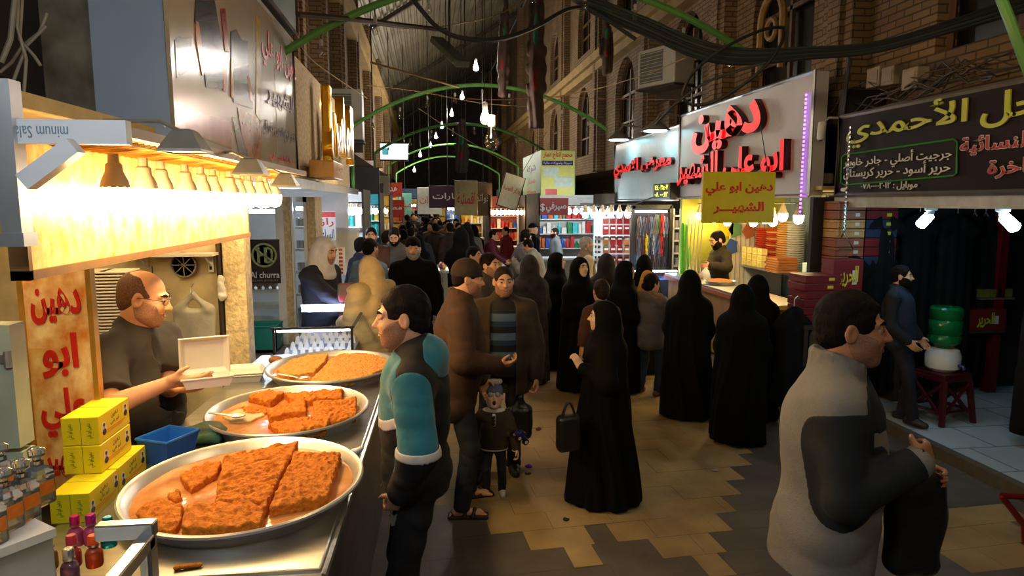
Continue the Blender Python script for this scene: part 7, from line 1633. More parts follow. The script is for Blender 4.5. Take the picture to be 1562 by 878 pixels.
for i, (pts, lbl) in enumerate((([(700, 150, 12), (760, 152, 12), (830, 148, 11.5), (900, 150, 11), (1040, 152, 9.5)], 'thin red-brown wire crossing to the right facade, upper'), ([(560, 130, 11), (640, 140, 11.5), (740, 158, 12), (822, 163, 12)], 'thin tan wire sagging behind the second arch'), ([(832, 150, 10), (900, 138, 10), (980, 115, 9), (1046, 88, 8)], 'thin pale wire rising to the air conditioner'), ([(638, 165, 12), (700, 206, 14), (770, 246, 15)], 'long thin wire slanting down to the slanted sign'), ([(560, 150, 9), (480, 95, 7.5), (455, 60, 7)], 'thin wire from the left facade to the first arch'))):
    cable(pts, .006, CBY if i else mat('redbrown_wire', srgb(110, 64, 44), .6), lbl)
# air conditioners, boxes, camera and pipe clutter
def aircon(c, d, rz, label):
    a = empty('air_conditioner', c, rz, label, 'air conditioner'); W_, D_, H_ = d
    mb = MB(); mb.box((0, 0, 0), d, bev=.02); mb.build('case', mat('ac_white', srgb(190, 184, 164), .5, var=.06), a)
    mb = MB(); mb.box((-W_ * .12, -D_ / 2 - .004, 0), (W_ * .62, .008, H_ * .8)); mb.build('grille', mat('ac_grille', srgb(110, 106, 96), .6), a)
    mb = MB()
    for i in range(9): mb.box((-W_ * .12, -D_ / 2 - .012, -H_ * .36 + i * H_ * .09), (W_ * .6, .01, .008))
    mb.build('louvre', mat('ac_white', srgb(190, 184, 164), .5), a)
    mb = MB(); mb.box((0, .0, -H_ / 2 - .03), (W_ * 1.05, D_ * 1.05, .03)); mb.box((0, D_ * .4, -H_ / 2 - .12), (W_ * .9, .04, .2)); mb.build('bracket', DARKB, a); return a
p = PX(1006, 103, 4.30); aircon((4.42, p.y, p.z), (.95, .5, .68), R(-65), 'white window air conditioner on the right brick facade')
p = PX(529, 176, -1.5); aircon((-1.50, p.y, p.z), (.62, .42, .95), R(0), 'white air conditioner high on the left brick facade')
for px, py, w_, lbl in ((1340, 118, .2, 'small grey junction box above the plum sign, left one'), (1362, 116, .18, 'beige junction box above the plum sign, second from left'), (1396, 120, .2, 'grey meshed box above the plum sign, right of the beige one'), (1259, 272, .12, 'small white box beside the foot of the white sign')):
    p = PX(px, py, 4.4); mb = MB(); mb.box((0, 0, 0), (.12, w_, w_ * .95), bev=.01); mb.box((-.062, 0, 0), (.006, w_ * .7, w_ * .6), bev=.002); mb.box((.2, 0, 0), (.3, .03, .03)); o = mb.build('junction_box', mat('box_beige', srgb(150, 134, 110), .6, var=.1)); o.location = p; tag(o, lbl, 'junction box')
cmr = empty('security_camera', PX(1254, 196, 4.2), 0, 'white cylindrical security camera beside the white sign end', 'camera'); mb = MB(); mb.tube([(0, .0, .07), (0, 0, .06), (-.03, -.03, -.10), (-.03, -.03, -.12)], [.03, .042, .04, .03], 14); mb.build('body', WHITEPL, cmr)
mb = MB(); mb.lathe([(0, 0), (.02, 0), (.02, .01), (0, .01)], (-.033, -.035, -.133), 10); mb.build('lens', BLACKP, cmr); mb = MB(); mb.tube([(0, 0, .05), (.1, .05, .12), (.5, .05, .12)], .014, 6); mb.build('bracket', WHITEPL, cmr)
for i in range(14):
    y0_ = random.uniform(4.2, 6.2); pts = [Vector((4.3 + random.uniform(-.05, .12), y0_ + k_2 * .28, 3.08 + random.uniform(-.05, .22) + .05 * math.sin(k_2 + i))) for k_2 in range(6)]
    mb = MB(); mb.tube(pts, random.choice((.005, .007, .009)), 5); tag(mb.build('cable', random.choice((CBD, CBL2, CBD))), 'loose cable in the tangle lying along the top of the plum sign', 'cable', 'cable tangle on the plum sign')
for i in range(9):
    x_ = 4.25 + .02 * i; y0_ = 6.62 + .035 * i; pts = [(x_, y0_, 3.5 + .1 * (i % 3)), (x_ - .03, y0_ + .02 * math.sin(i), 3.0), (x_ + .02, y0_ + .03 * math.cos(i), 2.6), (x_, y0_, 2.2)]
    mb = MB(); mb.tube(pts, .012, 5); tag(mb.build('cable', CBD), 'dark cable running down the gap between the white and plum signs', 'cable', 'cables between the two signs')
# iron window ornament on the right facade
og = empty('window_ornament', (4.62, PX(1176, 60, 4.62).y, PX(1176, 45, 4.62).z), 0, 'dusty round arched ornament inside the near brick arch', 'ornament')
mb = MB(); mb.tube([(0, -.30, -.55)] + [(0, -.30 * math.cos(t * .314), .1 + .34 * math.sin(t * .314)) for t in range(11)] + [(0, .30, -.55)], .05, 6); mb.build('arch_band', mat('old_gold', srgb(150, 116, 60), .6, var=.2), og)
mb = MB(); mb.tube([(0, .13 * math.cos(t * .524), .13 * math.sin(t * .524)) for t in range(13)], .035, 6); mb.build('ring', mat('old_gold', srgb(150, 116, 60), .6), og)
# ------------------------------------------------------------------ the people
def seen(px, face): return face - 7.12 - math.degrees(math.atan((px - 781) / 1040))
def pp(px, yt, Y, face, label, fn=None, z0=0.0, dh=0.0, **k):
    p = PY(px, yt, Y); face = seen(px, face); return (fn or person)(p.x, p.y, p.z - z0 + dh, face, label, **({'z0': z0} if fn is None else {}), **k)
def loc(base, face, hgt, w, z0=0.0):
    """world point -> a person's own frame (1.75 m units)"""
    d = Vector(w) - Vector((base[0], base[1], z0)); a = -R(face); s = hgt / 1.75
    return ((d.x * math.cos(a) - d.y * math.sin(a)) / s, (d.x * math.sin(a) + d.y * math.cos(a)) / s, d.z / s)
def ldir(face, v): a = -R(face); return (v[0] * math.cos(a) - v[1] * math.sin(a), v[0] * math.sin(a) + v[1] * math.cos(a), v[2])
BLKSHOE = mat('black_shoe', (.02, .018, .016), .4, var=.1); WSHOE = mat('white_shoe', srgb(206, 202, 192), .5, var=.05); SAND = mat('dark_sandal', srgb(44, 32, 26), .5)
DKTR = cloth('dark_trousers', (26, 26, 30)); JEANS = cloth('blue_jeans', (52, 66, 86), scale=18); DKJEANS = cloth('dark_jeans', (30, 34, 44), scale=18)
# seller at the sweet counter
b = (-1.50, 3.62); fc = -108; hg = 1.79
DSH = cloth('charcoal_shirt', (46, 42, 40), bump=.2)
def place_btn(g, J): g.box(J['T']((0, .2, 1.15)), (.03, .4, .5), None, .005)
v = person(b[0], b[1], hg, fc, 'bald bearded seller in glasses and charcoal shirt filling a foam box', res=.0065, lean=3, hy=26, hp=-16, w=1.22, belly=.07, hs=1.12, skin=SKIN, hair='bald', beard='stubble', detail=2, wide=1.08,
           rh=loc(b, fc, hg, PY(258, 583, 3.27)), lh=loc(b, fc, hg, PY(268, 590, 3.42)), rhint=(.8, -.8, -.7), lhint=(-.5, -.5, -1), bare_arms=True, hand_dirs=(ldir(fc, (1, .12, .02)), ldir(fc, (1, -.05, .02))), palms=(ldir(fc, (0, .6, .8)), ldir(fc, (0, -.3, .95))), curl=(.25, .2),
           bottom=(DKTR,), shoes=(BLKSHOE, 'shoe'), top=[dict(name='shirt', mat=DSH, sleeve='short', t=.022, collar=.02, cgap=.55, vee=.10, hem=.80, amp=.008, panels=[('button_placket', cloth('placket_dark', (34, 31, 30)), place_btn, .003)])])
J, s_ = root_info[v.name]; hd = J['hd']; mb = MB(); mk = lambda x, y, z: Vector(hd.p(x, y, z) * s_)
for q in (1, -1):
    mb.tube([mk(q * .034 + .022 * math.cos(t * .524), .104 - .25 * abs(q * .034 + .022 * math.cos(t * .524)) , .008 + .015 * math.sin(t * .524)) for t in range(13)], .0016, 5); mb.tube([mk(q * .056, .092, .012), mk(q * .080, .03, .012), mk(q * .082, -.012, .006)], .002, 5)
mb.tube([mk(-.012, .104, .012), mk(.012, .104, .012)], .0016, 5); mb.build('glasses', mat('glasses_metal', (.12, .12, .13), .3, metal=.7), v)
# customer in the teal and black track jacket
TEALC2 = cloth('teal_velour', (30, 108, 122), bump=.3, sheen=.3); TRKB = cloth('track_black', (24, 22, 23), bump=.25); TRKW = cloth('track_white', (206, 202, 196))
b = PY(632, 443, 2.98); fc = 88; hg = b.z
def yoke(g, J):
    T = J['T']; g.ell(T((0, .04, J['sz'] - .035)), (.24, .13, .10)); g.ell(T((0, -.10, J['sz'] + .03)), (.16, .10, .10)); g.box(T((-.08, .15, J['sz'] - .13)), (.22, .18, .17), None, .02)
def sleeve_of(q):
    def fn(g, J): a, e = (J['SL'], J['EL']) if q < 0 else (J['SR'], J['ER']); o = V(q * .035, 0, 0); g.cap(a + (e - a) * .10 + o, a + (e - a) * .84 + o, .082)
    return fn
def stripe_of(q):
    def fn(g, J):
        a, e = (J['SL'], J['EL']) if q < 0 else (J['SR'], J['ER']); d = unit(e - a); c = unit(np.cross(d, V(0, 0, 1.01))); g.box(a + (e - a) * 1.0 + V(q * .045, .0, 0), (.21, .04, .19), np.stack([c, d, np.cross(c, d)], 1) @ rotX(-.45), .004)
    return fn
def chest(g, J): T = J['T']; g.box(T((0, .16, J['sz'] - .25)), (.44, .22, .045), rotX(-.45), .004)
def blue_side(g, J): T = J['T']; g.box(T((-.19, .06, J['hz'] + .06)), (.10, .05, .20), None, .01)
t = person(b.x, b.y, hg, fc, 'man in a teal and black hooded track jacket looking at the sweets', res=.0065, hy=4, hp=-6, hair='short', beard='stubble', detail=2, skin=SKIN, lean=2, hs=1.08, w=1.02,
           lh=loc((b.x, b.y), fc, hg, PY(612, 752, 2.80)), rh=(.22, .10, .82), lhint=(-.8, -.45, -.1), curl=(.7, 1.0), palms=((-1, .15, 0), (1, .3, 0)), bottom=(TRKB,), shoes=(BLKSHOE, 'shoe'), feet=((.09, .02), (-.10, -.02)),
           top=[dict(mat=TRKB, t=.03, hem=.86, collar=.03, cgap=.4, hood=True, amp=.007, panels=[('teal_yoke', TEALC2, yoke, .003), ('teal_sleeve', TEALC2, sleeve_of(-1), .0035), ('teal_sleeve', TEALC2, sleeve_of(1), .0035), ('white_stripe', TRKW, stripe_of(-1), .006), ('white_stripe', TRKW, stripe_of(1), .006), ('white_chest_stripe', TRKW, chest, .005), ('teal_side', TEALC2, blue_side, .003)])])
J, s_ = root_info[t.name]
W = Vector(J['LH'] * s_); El = Vector(J['EL'] * s_); mb = MB(); d = (W - El).normalized(); mb.tube([W - d * .035, W - d * .012], .036, 16); mb.tube([W - d * .024 + Vector((-.036, 0, 0)), W - d * .024 + Vector((-.046, 0, 0))], [.02, .018], 12); mb.build('wristwatch', BLACKP, t)
hw = t.matrix_world if False else Matrix.Translation(t.location) @ Matrix.Rotation(t.rotation_euler.z, 4, 'Z')
kp = hw @ (W + d * .10); ky = empty('key_ring', kp, 0, 'small bunch of silver keys hanging from the hand of the teal jacketed man', 'keys')
mb = MB(); mb.tube([(.018 * math.cos(i * .524), 0, -.015 + .018 * math.sin(i * .524)) for i in range(13)], .002, 5); mb.build('ring', CHROME, ky)
for i in range(3): mb = MB(); mb.box((.012 * (i - 1), .004 * i, -.055), (.016, .004, .05), Matrix.Rotation(.2 * (i - 1), 3, 'Y')); mb.lathe([(.012, -.002), (.012, .002)], (.012 * (i - 1), .004 * i, -.032), 8); mb.build('key', CHROME, ky)
# man in brown quilted jacket and beanie
BRJ = cloth('brown_quilt', (64, 42, 28), bump=.35, scale=7); BEAN = cloth('brown_beanie', (44, 30, 22), bump=.4, bscale=90)
b = PY(693, 398, 4.62); fc = -88; hg = b.z + .005
def quilt(g, J): pass
m = person(b.x, b.y, hg, fc, 'man in a brown quilted jacket and dark beanie holding out a sweet', res=.008, lean=5, hy=-2, hp=-10, hat='beanie', hatcol=BEAN, hair='buzz', beard='stubble', detail=2, skin=SKIN, w=1.12, belly=.04,
           rh=loc((b.x, b.y), fc, hg, PY(757, 556, 4.42)), lh=(-.2, .2, .85), rhint=(.6, -.9, -.6), curl=(.9, .5), hand_dirs=(ldir(fc, (1, .05, .05)), None), palms=(ldir(fc, (0, .5, .85)), None), bottom=(DKJEANS,), shoes=(SAND, 'sandal'), sock='bare', feet=((.16, .02), (-.15, .10)),
           top=[dict(mat=BRJ, t=.035, hem=.66, collar=.06, cgap=.3, amp=.006), ])
g = SDF((-.05, -.05, -.04), (.05, .05, .05), .004); g.ell((0, 0, 0), (.022, .018, .014)); o = g.build('sweet_piece', mat('dark_sweet', srgb(96, 50, 22), .6)); o.location = PY(771, 548, 4.40); tag(o, 'dark morsel of sweet between the fingers of the beanie man', 'sweet')
# man in the striped sweater
OLJ = cloth('olive_jacket', (58, 46, 30), bump=.2); STR = None
def stripe_mat():
    m = mat('striped_knit', (.02, .02, .024), .85, var=0); nt = m.node_tree; N, L = nt.nodes, nt.links; bs = N['Principled BSDF']
    tc = N.new('ShaderNodeTexCoord'); sp = N.new('ShaderNodeSeparateXYZ'); L.new(tc.outputs['Object'], sp.inputs[0]); mr = N.new('ShaderNodeMapRange'); mr.inputs[1].default_value = .85; mr.inputs[2].default_value = 1.46; L.new(sp.outputs[2], mr.inputs[0])
    rp = N.new('ShaderNodeValToRGB'); rp.color_ramp.interpolation = 'CONSTANT'; el = rp.color_ramp.elements; D, B, S = (.012, .012, .015, 1), (.10, .16, .22, 1), (.02, .05, .085, 1)
    st = [(0, D), (.14, S), (.20, B), (.285, D), (.37, S), (.43, B), (.52, D), (.60, S), (.665, B), (.76, D)]
    el[0].position, el[0].color = st[0]; el[1].position, el[1].color = st[1]
    for p_, c_ in st[2:]: e = el.new(p_); e.color = c_
    L.new(mr.outputs[0], rp.inputs[0]); L.new(rp.outputs[0], bs.inputs['Base Color']); return m
b = PY(768, 408, 5.15); fc = 172; hg = b.z + .01
m = person(b.x, b.y, hg, fc, 'man in an open dark olive jacket over a blue striped sweater', res=.008, hy=12, hp=-4, hair='buzz', beard='stubble', detail=2, skin=SKIN, w=1.08, lean=-1, rh=(.27, .1, .82), lh=(-.28, .08, .74), curl=(.5, 1.1),
           haircol=HAIR_BROWN, bottom=(DKTR,), shoes=(BLKSHOE, 'shoe'), feet=((.20, .05), (-.08, -.10)), top=[dict(name='sweater', mat=stripe_mat(), t=.018, hem=.86, sleeve='none', amp=.004), dict(mat=OLJ, t=.040, hem=.72, collar=.035, cgap=.75, open=.20, amp=.007)])
p = PY(794, 612, 5.0); bg_ = empty('carrier_bag', (p.x, p.y, p.z), 0, 'black plastic carrier bag hanging from the hand of the striped sweater man', 'bag'); g = SDF((-.2, -.15, -.34), (.2, .15, .1), .012)
g.box((0, 0, -.17), (.19, .10, .26), None, .04); g.cap((-.05, 0, -.06), (0, 0, .03), .02, .012, k=.04); g.cap((.05, 0, -.06), (0, 0, .03), .02, .012, k=.04); g.disp(lambda P: .012 * noise3(P, 28, 2)); g.build('bag_body', mat('black_film', (.012, .012, .013), .3, bump=.3, bscale=20), bg_)
# toddler
b = PZ(754, 752, 0); fc = 172; hg = PY(758, 579, b.y).z
KB = cloth('toddler_brown', (66, 54, 40)); KW = cloth('toddler_white', (206, 200, 184)); KH = cloth('blue_knit', (96, 104, 140), bump=.5, bscale=90)
def kcol(g, J): T = J['T']; g.ell(T((0, .02, J['sz'] + .055)), (.17, .14, .035)); g.box(T((0, .2, J['sz'] - .07)), (.055, .25, .17), None, .005)
def khem(g, J): T = J['T']; g.box(T((0, 0, J['hz'] - .085)), (.7, .7, .03), None, .0)
k = person(b.x, b.y, hg, fc, 'open-mouthed toddler in a brown buttoned sweater, jeans and knitted hat', res=.0055, hp=20, hy=4, nose=.6, wide=1.18, hs=1.62, sz=1.25, hz=.80, hat='beanie', hatcol=KH, skin=SKIN_PALE, detail=1, mouth_open=1.0, w=1.12, dp=1.05, belly=.03, rh=(.30, .02, .82), lh=(-.34, .12, .72), curl=(.4, 1.0),
           bottom=(DKJEANS,), shoes=(WSHOE, 'shoe'), feet=((.12, .0), (-.12, 0)), top=[dict(name='sweater', mat=KB, t=.03, hem=.70, amp=.006, panels=[('white_placket', KW, kcol, .008), ('white_hem', KW, khem, .006)])])
J, s_ = root_info[k.name]; hd = J['hd']; mb = MB(); c = hd.p(0, .0, .135) * s_
g = SDF(c / s_ - .2, c / s_ + .2, .008); hd.e(g, (0, .02, .125), (.07, .06, .035)); hd.e(g, (.055, .02, .135), (.025, .03, .025), k=.01); hd.e(g, (-.055, .02, .135), (.025, .03, .025), k=.01); g.build('hat_trim', KW, k, s_)
mb = MB(); T = J['T']
for i in range(3): mb.lathe([(.0, .012), (.010, .010), (.012, .004), (.012, 0)], Vector(T((0, .163, J['sz'] - .02 - .05 * i)) * s_), 10, M=Matrix.Rotation(R(-90), 3, 'X'))
mb.build('buttons', mat('dark_button', (.02, .018, .016), .4, var=0), k)
tc_ = empty('toy_car', PY(792, 668, b.y - .10), R(30), 'blue toy car with big white wheels in the toddler\'s hand', 'toy'); tc_.rotation_euler = (R(10), R(35), R(30))
mb = MB(); mb.box((0, 0, .02), (.10, .05, .03), bev=.01); mb.box((-.005, 0, .045), (.05, .044, .03), bev=.01); mb.build('car_body', mat('toy_blue', srgb(40, 50, 130), .3), tc_)
for x in (-.036, .036):
    for y in (-.036, .036): mb = MB(); mb.lathe([(0, -.011), (.012, -.012), (.012, -.012), (.024, -.010), (.024, .010), (.012, .012), (0, .011)], (x, y, .005), 14, M=Matrix.Rotation(R(90), 3, 'X')); w_ = mb.build('wheel', BLACKP, tc_); mb = MB(); mb.lathe([(0, -.0135), (.013, -.013), (.013, .013), (0, .0135)], (x, y, .005), 12, M=Matrix.Rotation(R(90), 3, 'X')); mb.build('hub', WHITEPL, w_)
# woman in black with handbag, in profile
b = PZ(919, 766, 0); fc = 73; hg = PY(925, 458, b.y).z
hw_ = PY(886, 560, b.y - .14)
w1 = chador(b.x, b.y, hg + .0, fc, 'woman in a long black cloak walking left with a black handbag', res=.0075, detail=2, hp=-2, base=(.25, .31), rh=(loc((b.x, b.y), fc, hg, hw_), (.1, .5, .85), (.6, .5, -.2), False), hem=.03, fold=1.2)
p = PY(867, 655, b.y - .20); hb_ = empty('handbag', (p.x, p.y, PY(867, 688, p.y).z), R(12), 'black leather handbag carried low by the woman walking left', 'handbag')
g = SDF((-.16, -.2, -.02), (.16, .2, .36), .009); g.box((0, 0, .13), (.17, .10, .25), None, .035); g.disp(lambda P: .004 * noise3(P, 30, 2)); g.build('bag_body', mat('black_leather', (.014, .012, .012), .35, bump=.2, bscale=60), hb_)
mb = MB(); mb.tube([(-.05 + .10 * i / 10, .0, .24 + .10 * math.sin(math.pi * i / 10)) for i in range(11)], .009, 6); mb.build('handle', mat('black_leather', (.014, .012, .012), .35), hb_)
# people just behind
pp(744, 386, 6.5, -118, 'stubbled man in a grey-brown coat looking right behind the striped sweater', res=.010, hair='short', beard='stubble', detail=2, hy=-8, top=[dict(mat=cloth('greybrown_coat', (74, 62, 50)), t=.035, hem=.7, collar=.03)], bottom=(DKTR,), shoes=(BLKSHOE, 'shoe'), w=1.05)
pp(721, 376, 8.2, -120, 'dark jacketed man behind, between the cart and the coat', res=.013, hair='short', detail=1, top=[dict(mat=cloth('dark_jacket', (30, 28, 30)), t=.03, collar=.03)], bottom=(DKTR,), shoes=(BLKSHOE, 'shoe'))
LACE = mat('lace_black', (.012, .009, .010), .8, col2=(.045, .030, .034), scale=11, detail=2, bump=.4, bscale=40)
CB_ = [('woman in a patterned black cloak seen from behind, beside the olive jacket', 808, 388, 7.9, 8, LACE, 0), ('woman in black cloak facing right, behind the one whose face shows', 848, 384, 8.6, -85, None, 0), ('woman in black cloak whose face shows, looking right past the camera', 884, 391, 7.5, -142, None, 0), ('woman in brownish black cloak with her back turned by the packet rack', 925, 386, 8.3, -10, cloth('brown_chador', (40, 32, 30)), 0),
       ('woman in black cloak in profile to the right, before the bead display', 953, 397, 7.4, -72, None, 0), ('woman in black cloak with back turned under the bead display', 983, 388, 8.9, 4, None, 0), ('tall woman in black cloak with back turned at the right sweet stall', 1053, 411, 6.39, -8, None, 1), ('woman in black cloak with back turned nearest the stacked boxes', 1134, 433, 5.66, -14, None, 1), ('woman in black cloak half hidden behind the one by the boxes', 1157, 418, 6.25, 2, None, 0)]
for lbl, px, yt, Y, fc, m_, near in CB_: pp(px, yt, Y, fc, lbl, fn=chador, res=.009 if near else .011, mat_=m_, detail=1 if fc < -60 else 0, base=(.30, .26) if near else (.27, .24), hem=.03, w=1.12 if near else 1.05, fold=1.2)
pp(918, 424, 6.6, 20, 'dark haired child in a brown top half hidden behind the woman walking left', res=.012, hair='short', haircol=HAIR_BROWN, hs=1.25, sz=1.36, top=[dict(mat=cloth('rust_top', (78, 44, 24)), t=.025)], bottom=(DKTR,), shoes=(BLKSHOE, 'shoe'))
pp(988, 413, 8.2, -40, 'girl in a mustard headscarf between the black cloaks', res=.012, hat='scarf', hatcol=cloth('mustard_scarf', (206, 136, 40)), top=[dict(mat=DKTR, t=.03, hem=.6)], bottom=(DKTR, 'skirt'), shoes=(BLKSHOE, 'shoe'), skin=SKIN_PALE)
# girl in the grey parka
b = PZ(985, 601, 0); hg = PY(998, 418, b.y).z; GP = cloth('grey_parka', (112, 104, 100), bump=.3); FUR = mat('tan_fur', srgb(150, 116, 80), .9, var=.4, scale=60, bump=1.0, bscale=90)
def fur(g, J): T = J['T']; g.cap(T((-.14, -.06, J['sz'] + .05)), T((.14, -.06, J['sz'] + .05)), .075); g.cap(T((-.15, -.04, J['sz'] + .04)), T((-.10, .06, J['sz'] + .02)), .06); g.cap(T((.15, -.04, J['sz'] + .04)), T((.10, .06, J['sz'] + .02)), .06)
person(b.x + .03, b.y, hg, -48, 'girl in a grey fur trimmed parka and jeans eating at the stall', res=.009, hair='tied', detail=1, hy=-20, skin=SKIN, sz=1.40, hs=1.12, rh=(.08, .22, 1.36), lh=(-.18, .25, 1.2), rhint=(.8, -.4, -1), curl=(1.0, .8), bottom=(JEANS,), shoes=(cloth('pink_shoe', (120, 70, 66)), 'shoe'), feet=((.14, .02), (-.14, 0)),
       top=[dict(name='parka', mat=GP, t=.045, hem=.66, hood=True, amp=.009, panels=[('fur_trim', FUR, fur, .016)])])
# seller of the right sweet stall
b = PY(1100, 356, 10.35); fc = 92; hg = b.z
person(b.x, b.y, hg, fc, 'bearded seller in a dark olive jacket packing a bag at the right stall', res=.010, hair='short', beard='full', detail=2, hp=-22, hs=1.22, w=1.15, rh=loc((b.x, b.y), fc, hg, PY(1078, 408, 10.15)), lh=loc((b.x, b.y), fc, hg, PY(1085, 406, 10.0)), top=[dict(mat=cloth('dark_olive', (52, 44, 26)), t=.035, collar=.04)], bottom=(DKTR,), shoes=(BLKSHOE, 'shoe'))
p = PY(1076, 415, 9.95); g = SDF((-.15, -.12, -.25), (.15, .12, .12), .014); g.ell((0, 0, -.10), (.09, .07, .13)); g.cap((0, 0, 0), (.0, 0, .06), .04, .02, k=.05); g.disp(lambda P: .012 * noise3(P, 40, 2)); o = g.build('carrier_bag', mat('white_film', (.8, .8, .78), .4)); o.location = p; tag(o, 'white plastic bag held by the seller of the right stall', 'bag')
# man in the grey fleece, near right
FLG = cloth('grey_fleece', (140, 136, 130), var=.05, bump=.3, bscale=160, scale=60); FLD = cloth('slate_panel', (34, 38, 42), bump=.25)
b = PY(1278, 450, 2.28); fc = -119; hg = b.z
def fl_sl(q):
    def fn(g, J):
        a, e, h_ = (J['SR'], J['ER'], J['RH']) if q > 0 else (J['SL'], J['EL'], J['LH'])
        g.cap(a + (e - a) * .40, e, .13); g.cut(V(q * .150, 0, 0), V(-q, 0, 0), k=.02); o = g.like(); o.cap(e, e + (h_ - e) * .66, .10); g.D = np.minimum(g.D, o.D)
    return fn
def fl_yoke(g, J): T = J['T']; g.box(T((0, .20, J['sz'] - .03)), (.40, .26, .20), rotX(-.25), .01)
fm = person(b.x, b.y, hg, fc, 'man in a grey fleece jacket with slate sleeves, nearest the camera at right', res=.0065, hy=2, hp=-3, hair='short', beard='stubble', detail=2, skin=SKIN_DARK, hs=1.06, w=1.07, dp=1.06, belly=.02, lean=2,
            rh=loc((b.x, b.y), fc, hg, PY(1400, 706, 2.02)), rhint=(.35, -.5, -1), lh=loc((b.x, b.y), fc, hg, PY(1380, 715, 2.25)), curl=(1.1, .9), hand_dirs=(ldir(fc, (.8, .5, .1)), None), bottom=(DKTR,), shoes=(BLKSHOE, 'shoe'),
            top=[dict(name='fleece', mat=FLG, t=.042, st=.020, hem=.78, collar=.075, cgap=.18, cr=.004, amp=.006, panels=[('slate_sleeve', FLD, fl_sl(1), .003), ('slate_sleeve', FLD, fl_sl(-1), .003), ('slate_yoke', FLD, fl_yoke, .0025)])])
hb2 = PY(1392, 790, 2.16); g = SDF((-.22, -.2, -.30), (.22, .2, .25), .013); g.box((0, 0, -.02), (.20, .12, .38), None, .05); g.cap((-.06, 0, .14), (0, 0, .21), .03, .02, k=.05); g.disp(lambda P: .014 * noise3(P, 18, 6)); o = g.build('carrier_bag', mat('black_film', (.012, .012, .013), .3)); o.location = hb2; tag(o, 'black bag hanging from the arm of the fleece jacketed man', 'bag')
# man in the navy vest on the tiled floor
b = PY(1385, 414, 5.72); fc = -142; hg = b.z - .1 + .05
VEST = cloth('navy_vest', (34, 40, 58), bump=.3)
person(b.x, b.y + .05, hg, fc, 'bearded man in a navy vest standing in front of the black cloaks', z0=.1, res=.009, hair='short', beard='full', detail=2, lean=-4, hy=8, w=1.1, feet=((.12, .22), (-.10, .05)), rh=(.22, .14, .95), lh=(-.2, .15, .93), bottom=(cloth('navy_trousers', (30, 30, 44)),), shoes=(BLKSHOE, 'shoe'),
       top=[dict(name='shirt', mat=DKTR, t=.018, hem=.9), dict(name='vest', mat=VEST, t=.036, hem=.80, sleeve='none', collar=.04, amp=.006)])
# left side: jeweller and customers
NAVY = cloth('navy_sweater', (34, 36, 48)); WH = cloth('white_scarf', (216, 208, 198), bump=.3)
b = PY(482, 364, 7.2); fc = -118
person(b.x, b.y, b.z, fc, 'jeweller in white headscarf and navy sweater reaching across the showcase', res=.009, hat='scarf', hatcol=WH, detail=2, hp=-16, hs=1.1, w=1.2, lean=6, belly=.04, rh=loc((b.x, b.y), fc, b.z, PY(541, 472, 6.72)), lh=loc((b.x, b.y), fc, b.z, PY(530, 475, 7.2)), bottom=(cloth('pale_robe', (196, 206, 226)), 'robe'), shoes=(BLKSHOE, 'shoe'), beard='stubble', top=[dict(name='sweater', mat=NAVY, t=.03, hem=.86)])
BEI = cloth('beige_coat', (196, 166, 112), bump=.35); 
b = PY(566, 392, 6.55); person(b.x, b.y, b.z, 52, 'person in a beige hooded coat and purple skirt at the showcase', res=.009, hat='hood', hatcol=BEI, skin=SKIN_PALE, hp=-10, w=1.15, lh=(-.1, .3, 1.05), rh=(.15, .3, 1.0), bottom=(cloth('purple_skirt', (110, 34, 96)), 'skirt'), shoes=(BLKSHOE, 'shoe'), top=[dict(name='coat', mat=BEI, t=.06, hem=.62, amp=.012)])
g = SDF((-.2, -.1, -.2), (.2, .1, .2), .014); g.box((0, 0, 0), (.24, .06, .22), None, .02); g.disp(lambda P: .008 * noise3(P, 30, 2)); o = g.build('shopping_bag', mat('green_bag', srgb(30, 90, 70), .5, col2=srgb(170, 40, 60), scale=5)); p = PY(535, 448, 6.75); o.location = p; tag(o, 'green and red shopping bag held before the beige hooded coat', 'bag')
MISC = [(550, 362, 9.0, -60, 'man in navy behind the blue striped sweater', (34, 38, 56), 'short'), (563, 364, 8.2, -40, 'man in a pale blue striped sweater seen from behind', (120, 150, 172), 'short'), (566, 347, 10.1, 178, 'bearded man in a brown pullover facing the camera at left', (84, 50, 34), 'short'), (590, 352, 10.6, -60, 'man in a dark green coat walking beside the grey robed man', (50, 48, 36), 'short')]
for px, yt, Y, fc, lbl, rgb, hr in MISC: pp(px, yt, Y, fc, lbl, res=.013, hair=hr, beard='stubble', detail=1, top=[dict(mat=cloth('top_%d' % px, rgb), t=.03)], bottom=(DKTR,), shoes=(BLKSHOE, 'shoe'))
b = PY(602, 346, 10.2); person(b.x, b.y, b.z, 176, 'man in a long grey robe looking down at his phone', res=.012, hair='short', beard='full', hp=-28, detail=1, rh=(.10, .30, 1.12), lh=(-.10, .30, 1.12), bottom=(cloth('grey_robe', (82, 76, 66)), 'robe'), shoes=(BLKSHOE, 'shoe'), top=[dict(name='robe_top', mat=cloth('grey_robe', (82, 76, 66)), t=.03, hem=.8, collar=.03)])
b = PY(630, 364, 8.1); person(b.x, b.y, b.z, 182, 'old white bearded man in a black cap and black robe facing the camera', res=.010, hat='beanie', hatcol=BLACK, hair='buzz', haircol=HAIR_GREY, beard='full', detail=2, w=1.15, hs=1.05, bottom=(BLACK, 'robe'), shoes=(BLKSHOE, 'shoe'), top=[dict(name='robe_top', mat=BLACK, t=.04, hem=.75, collar=.04)])
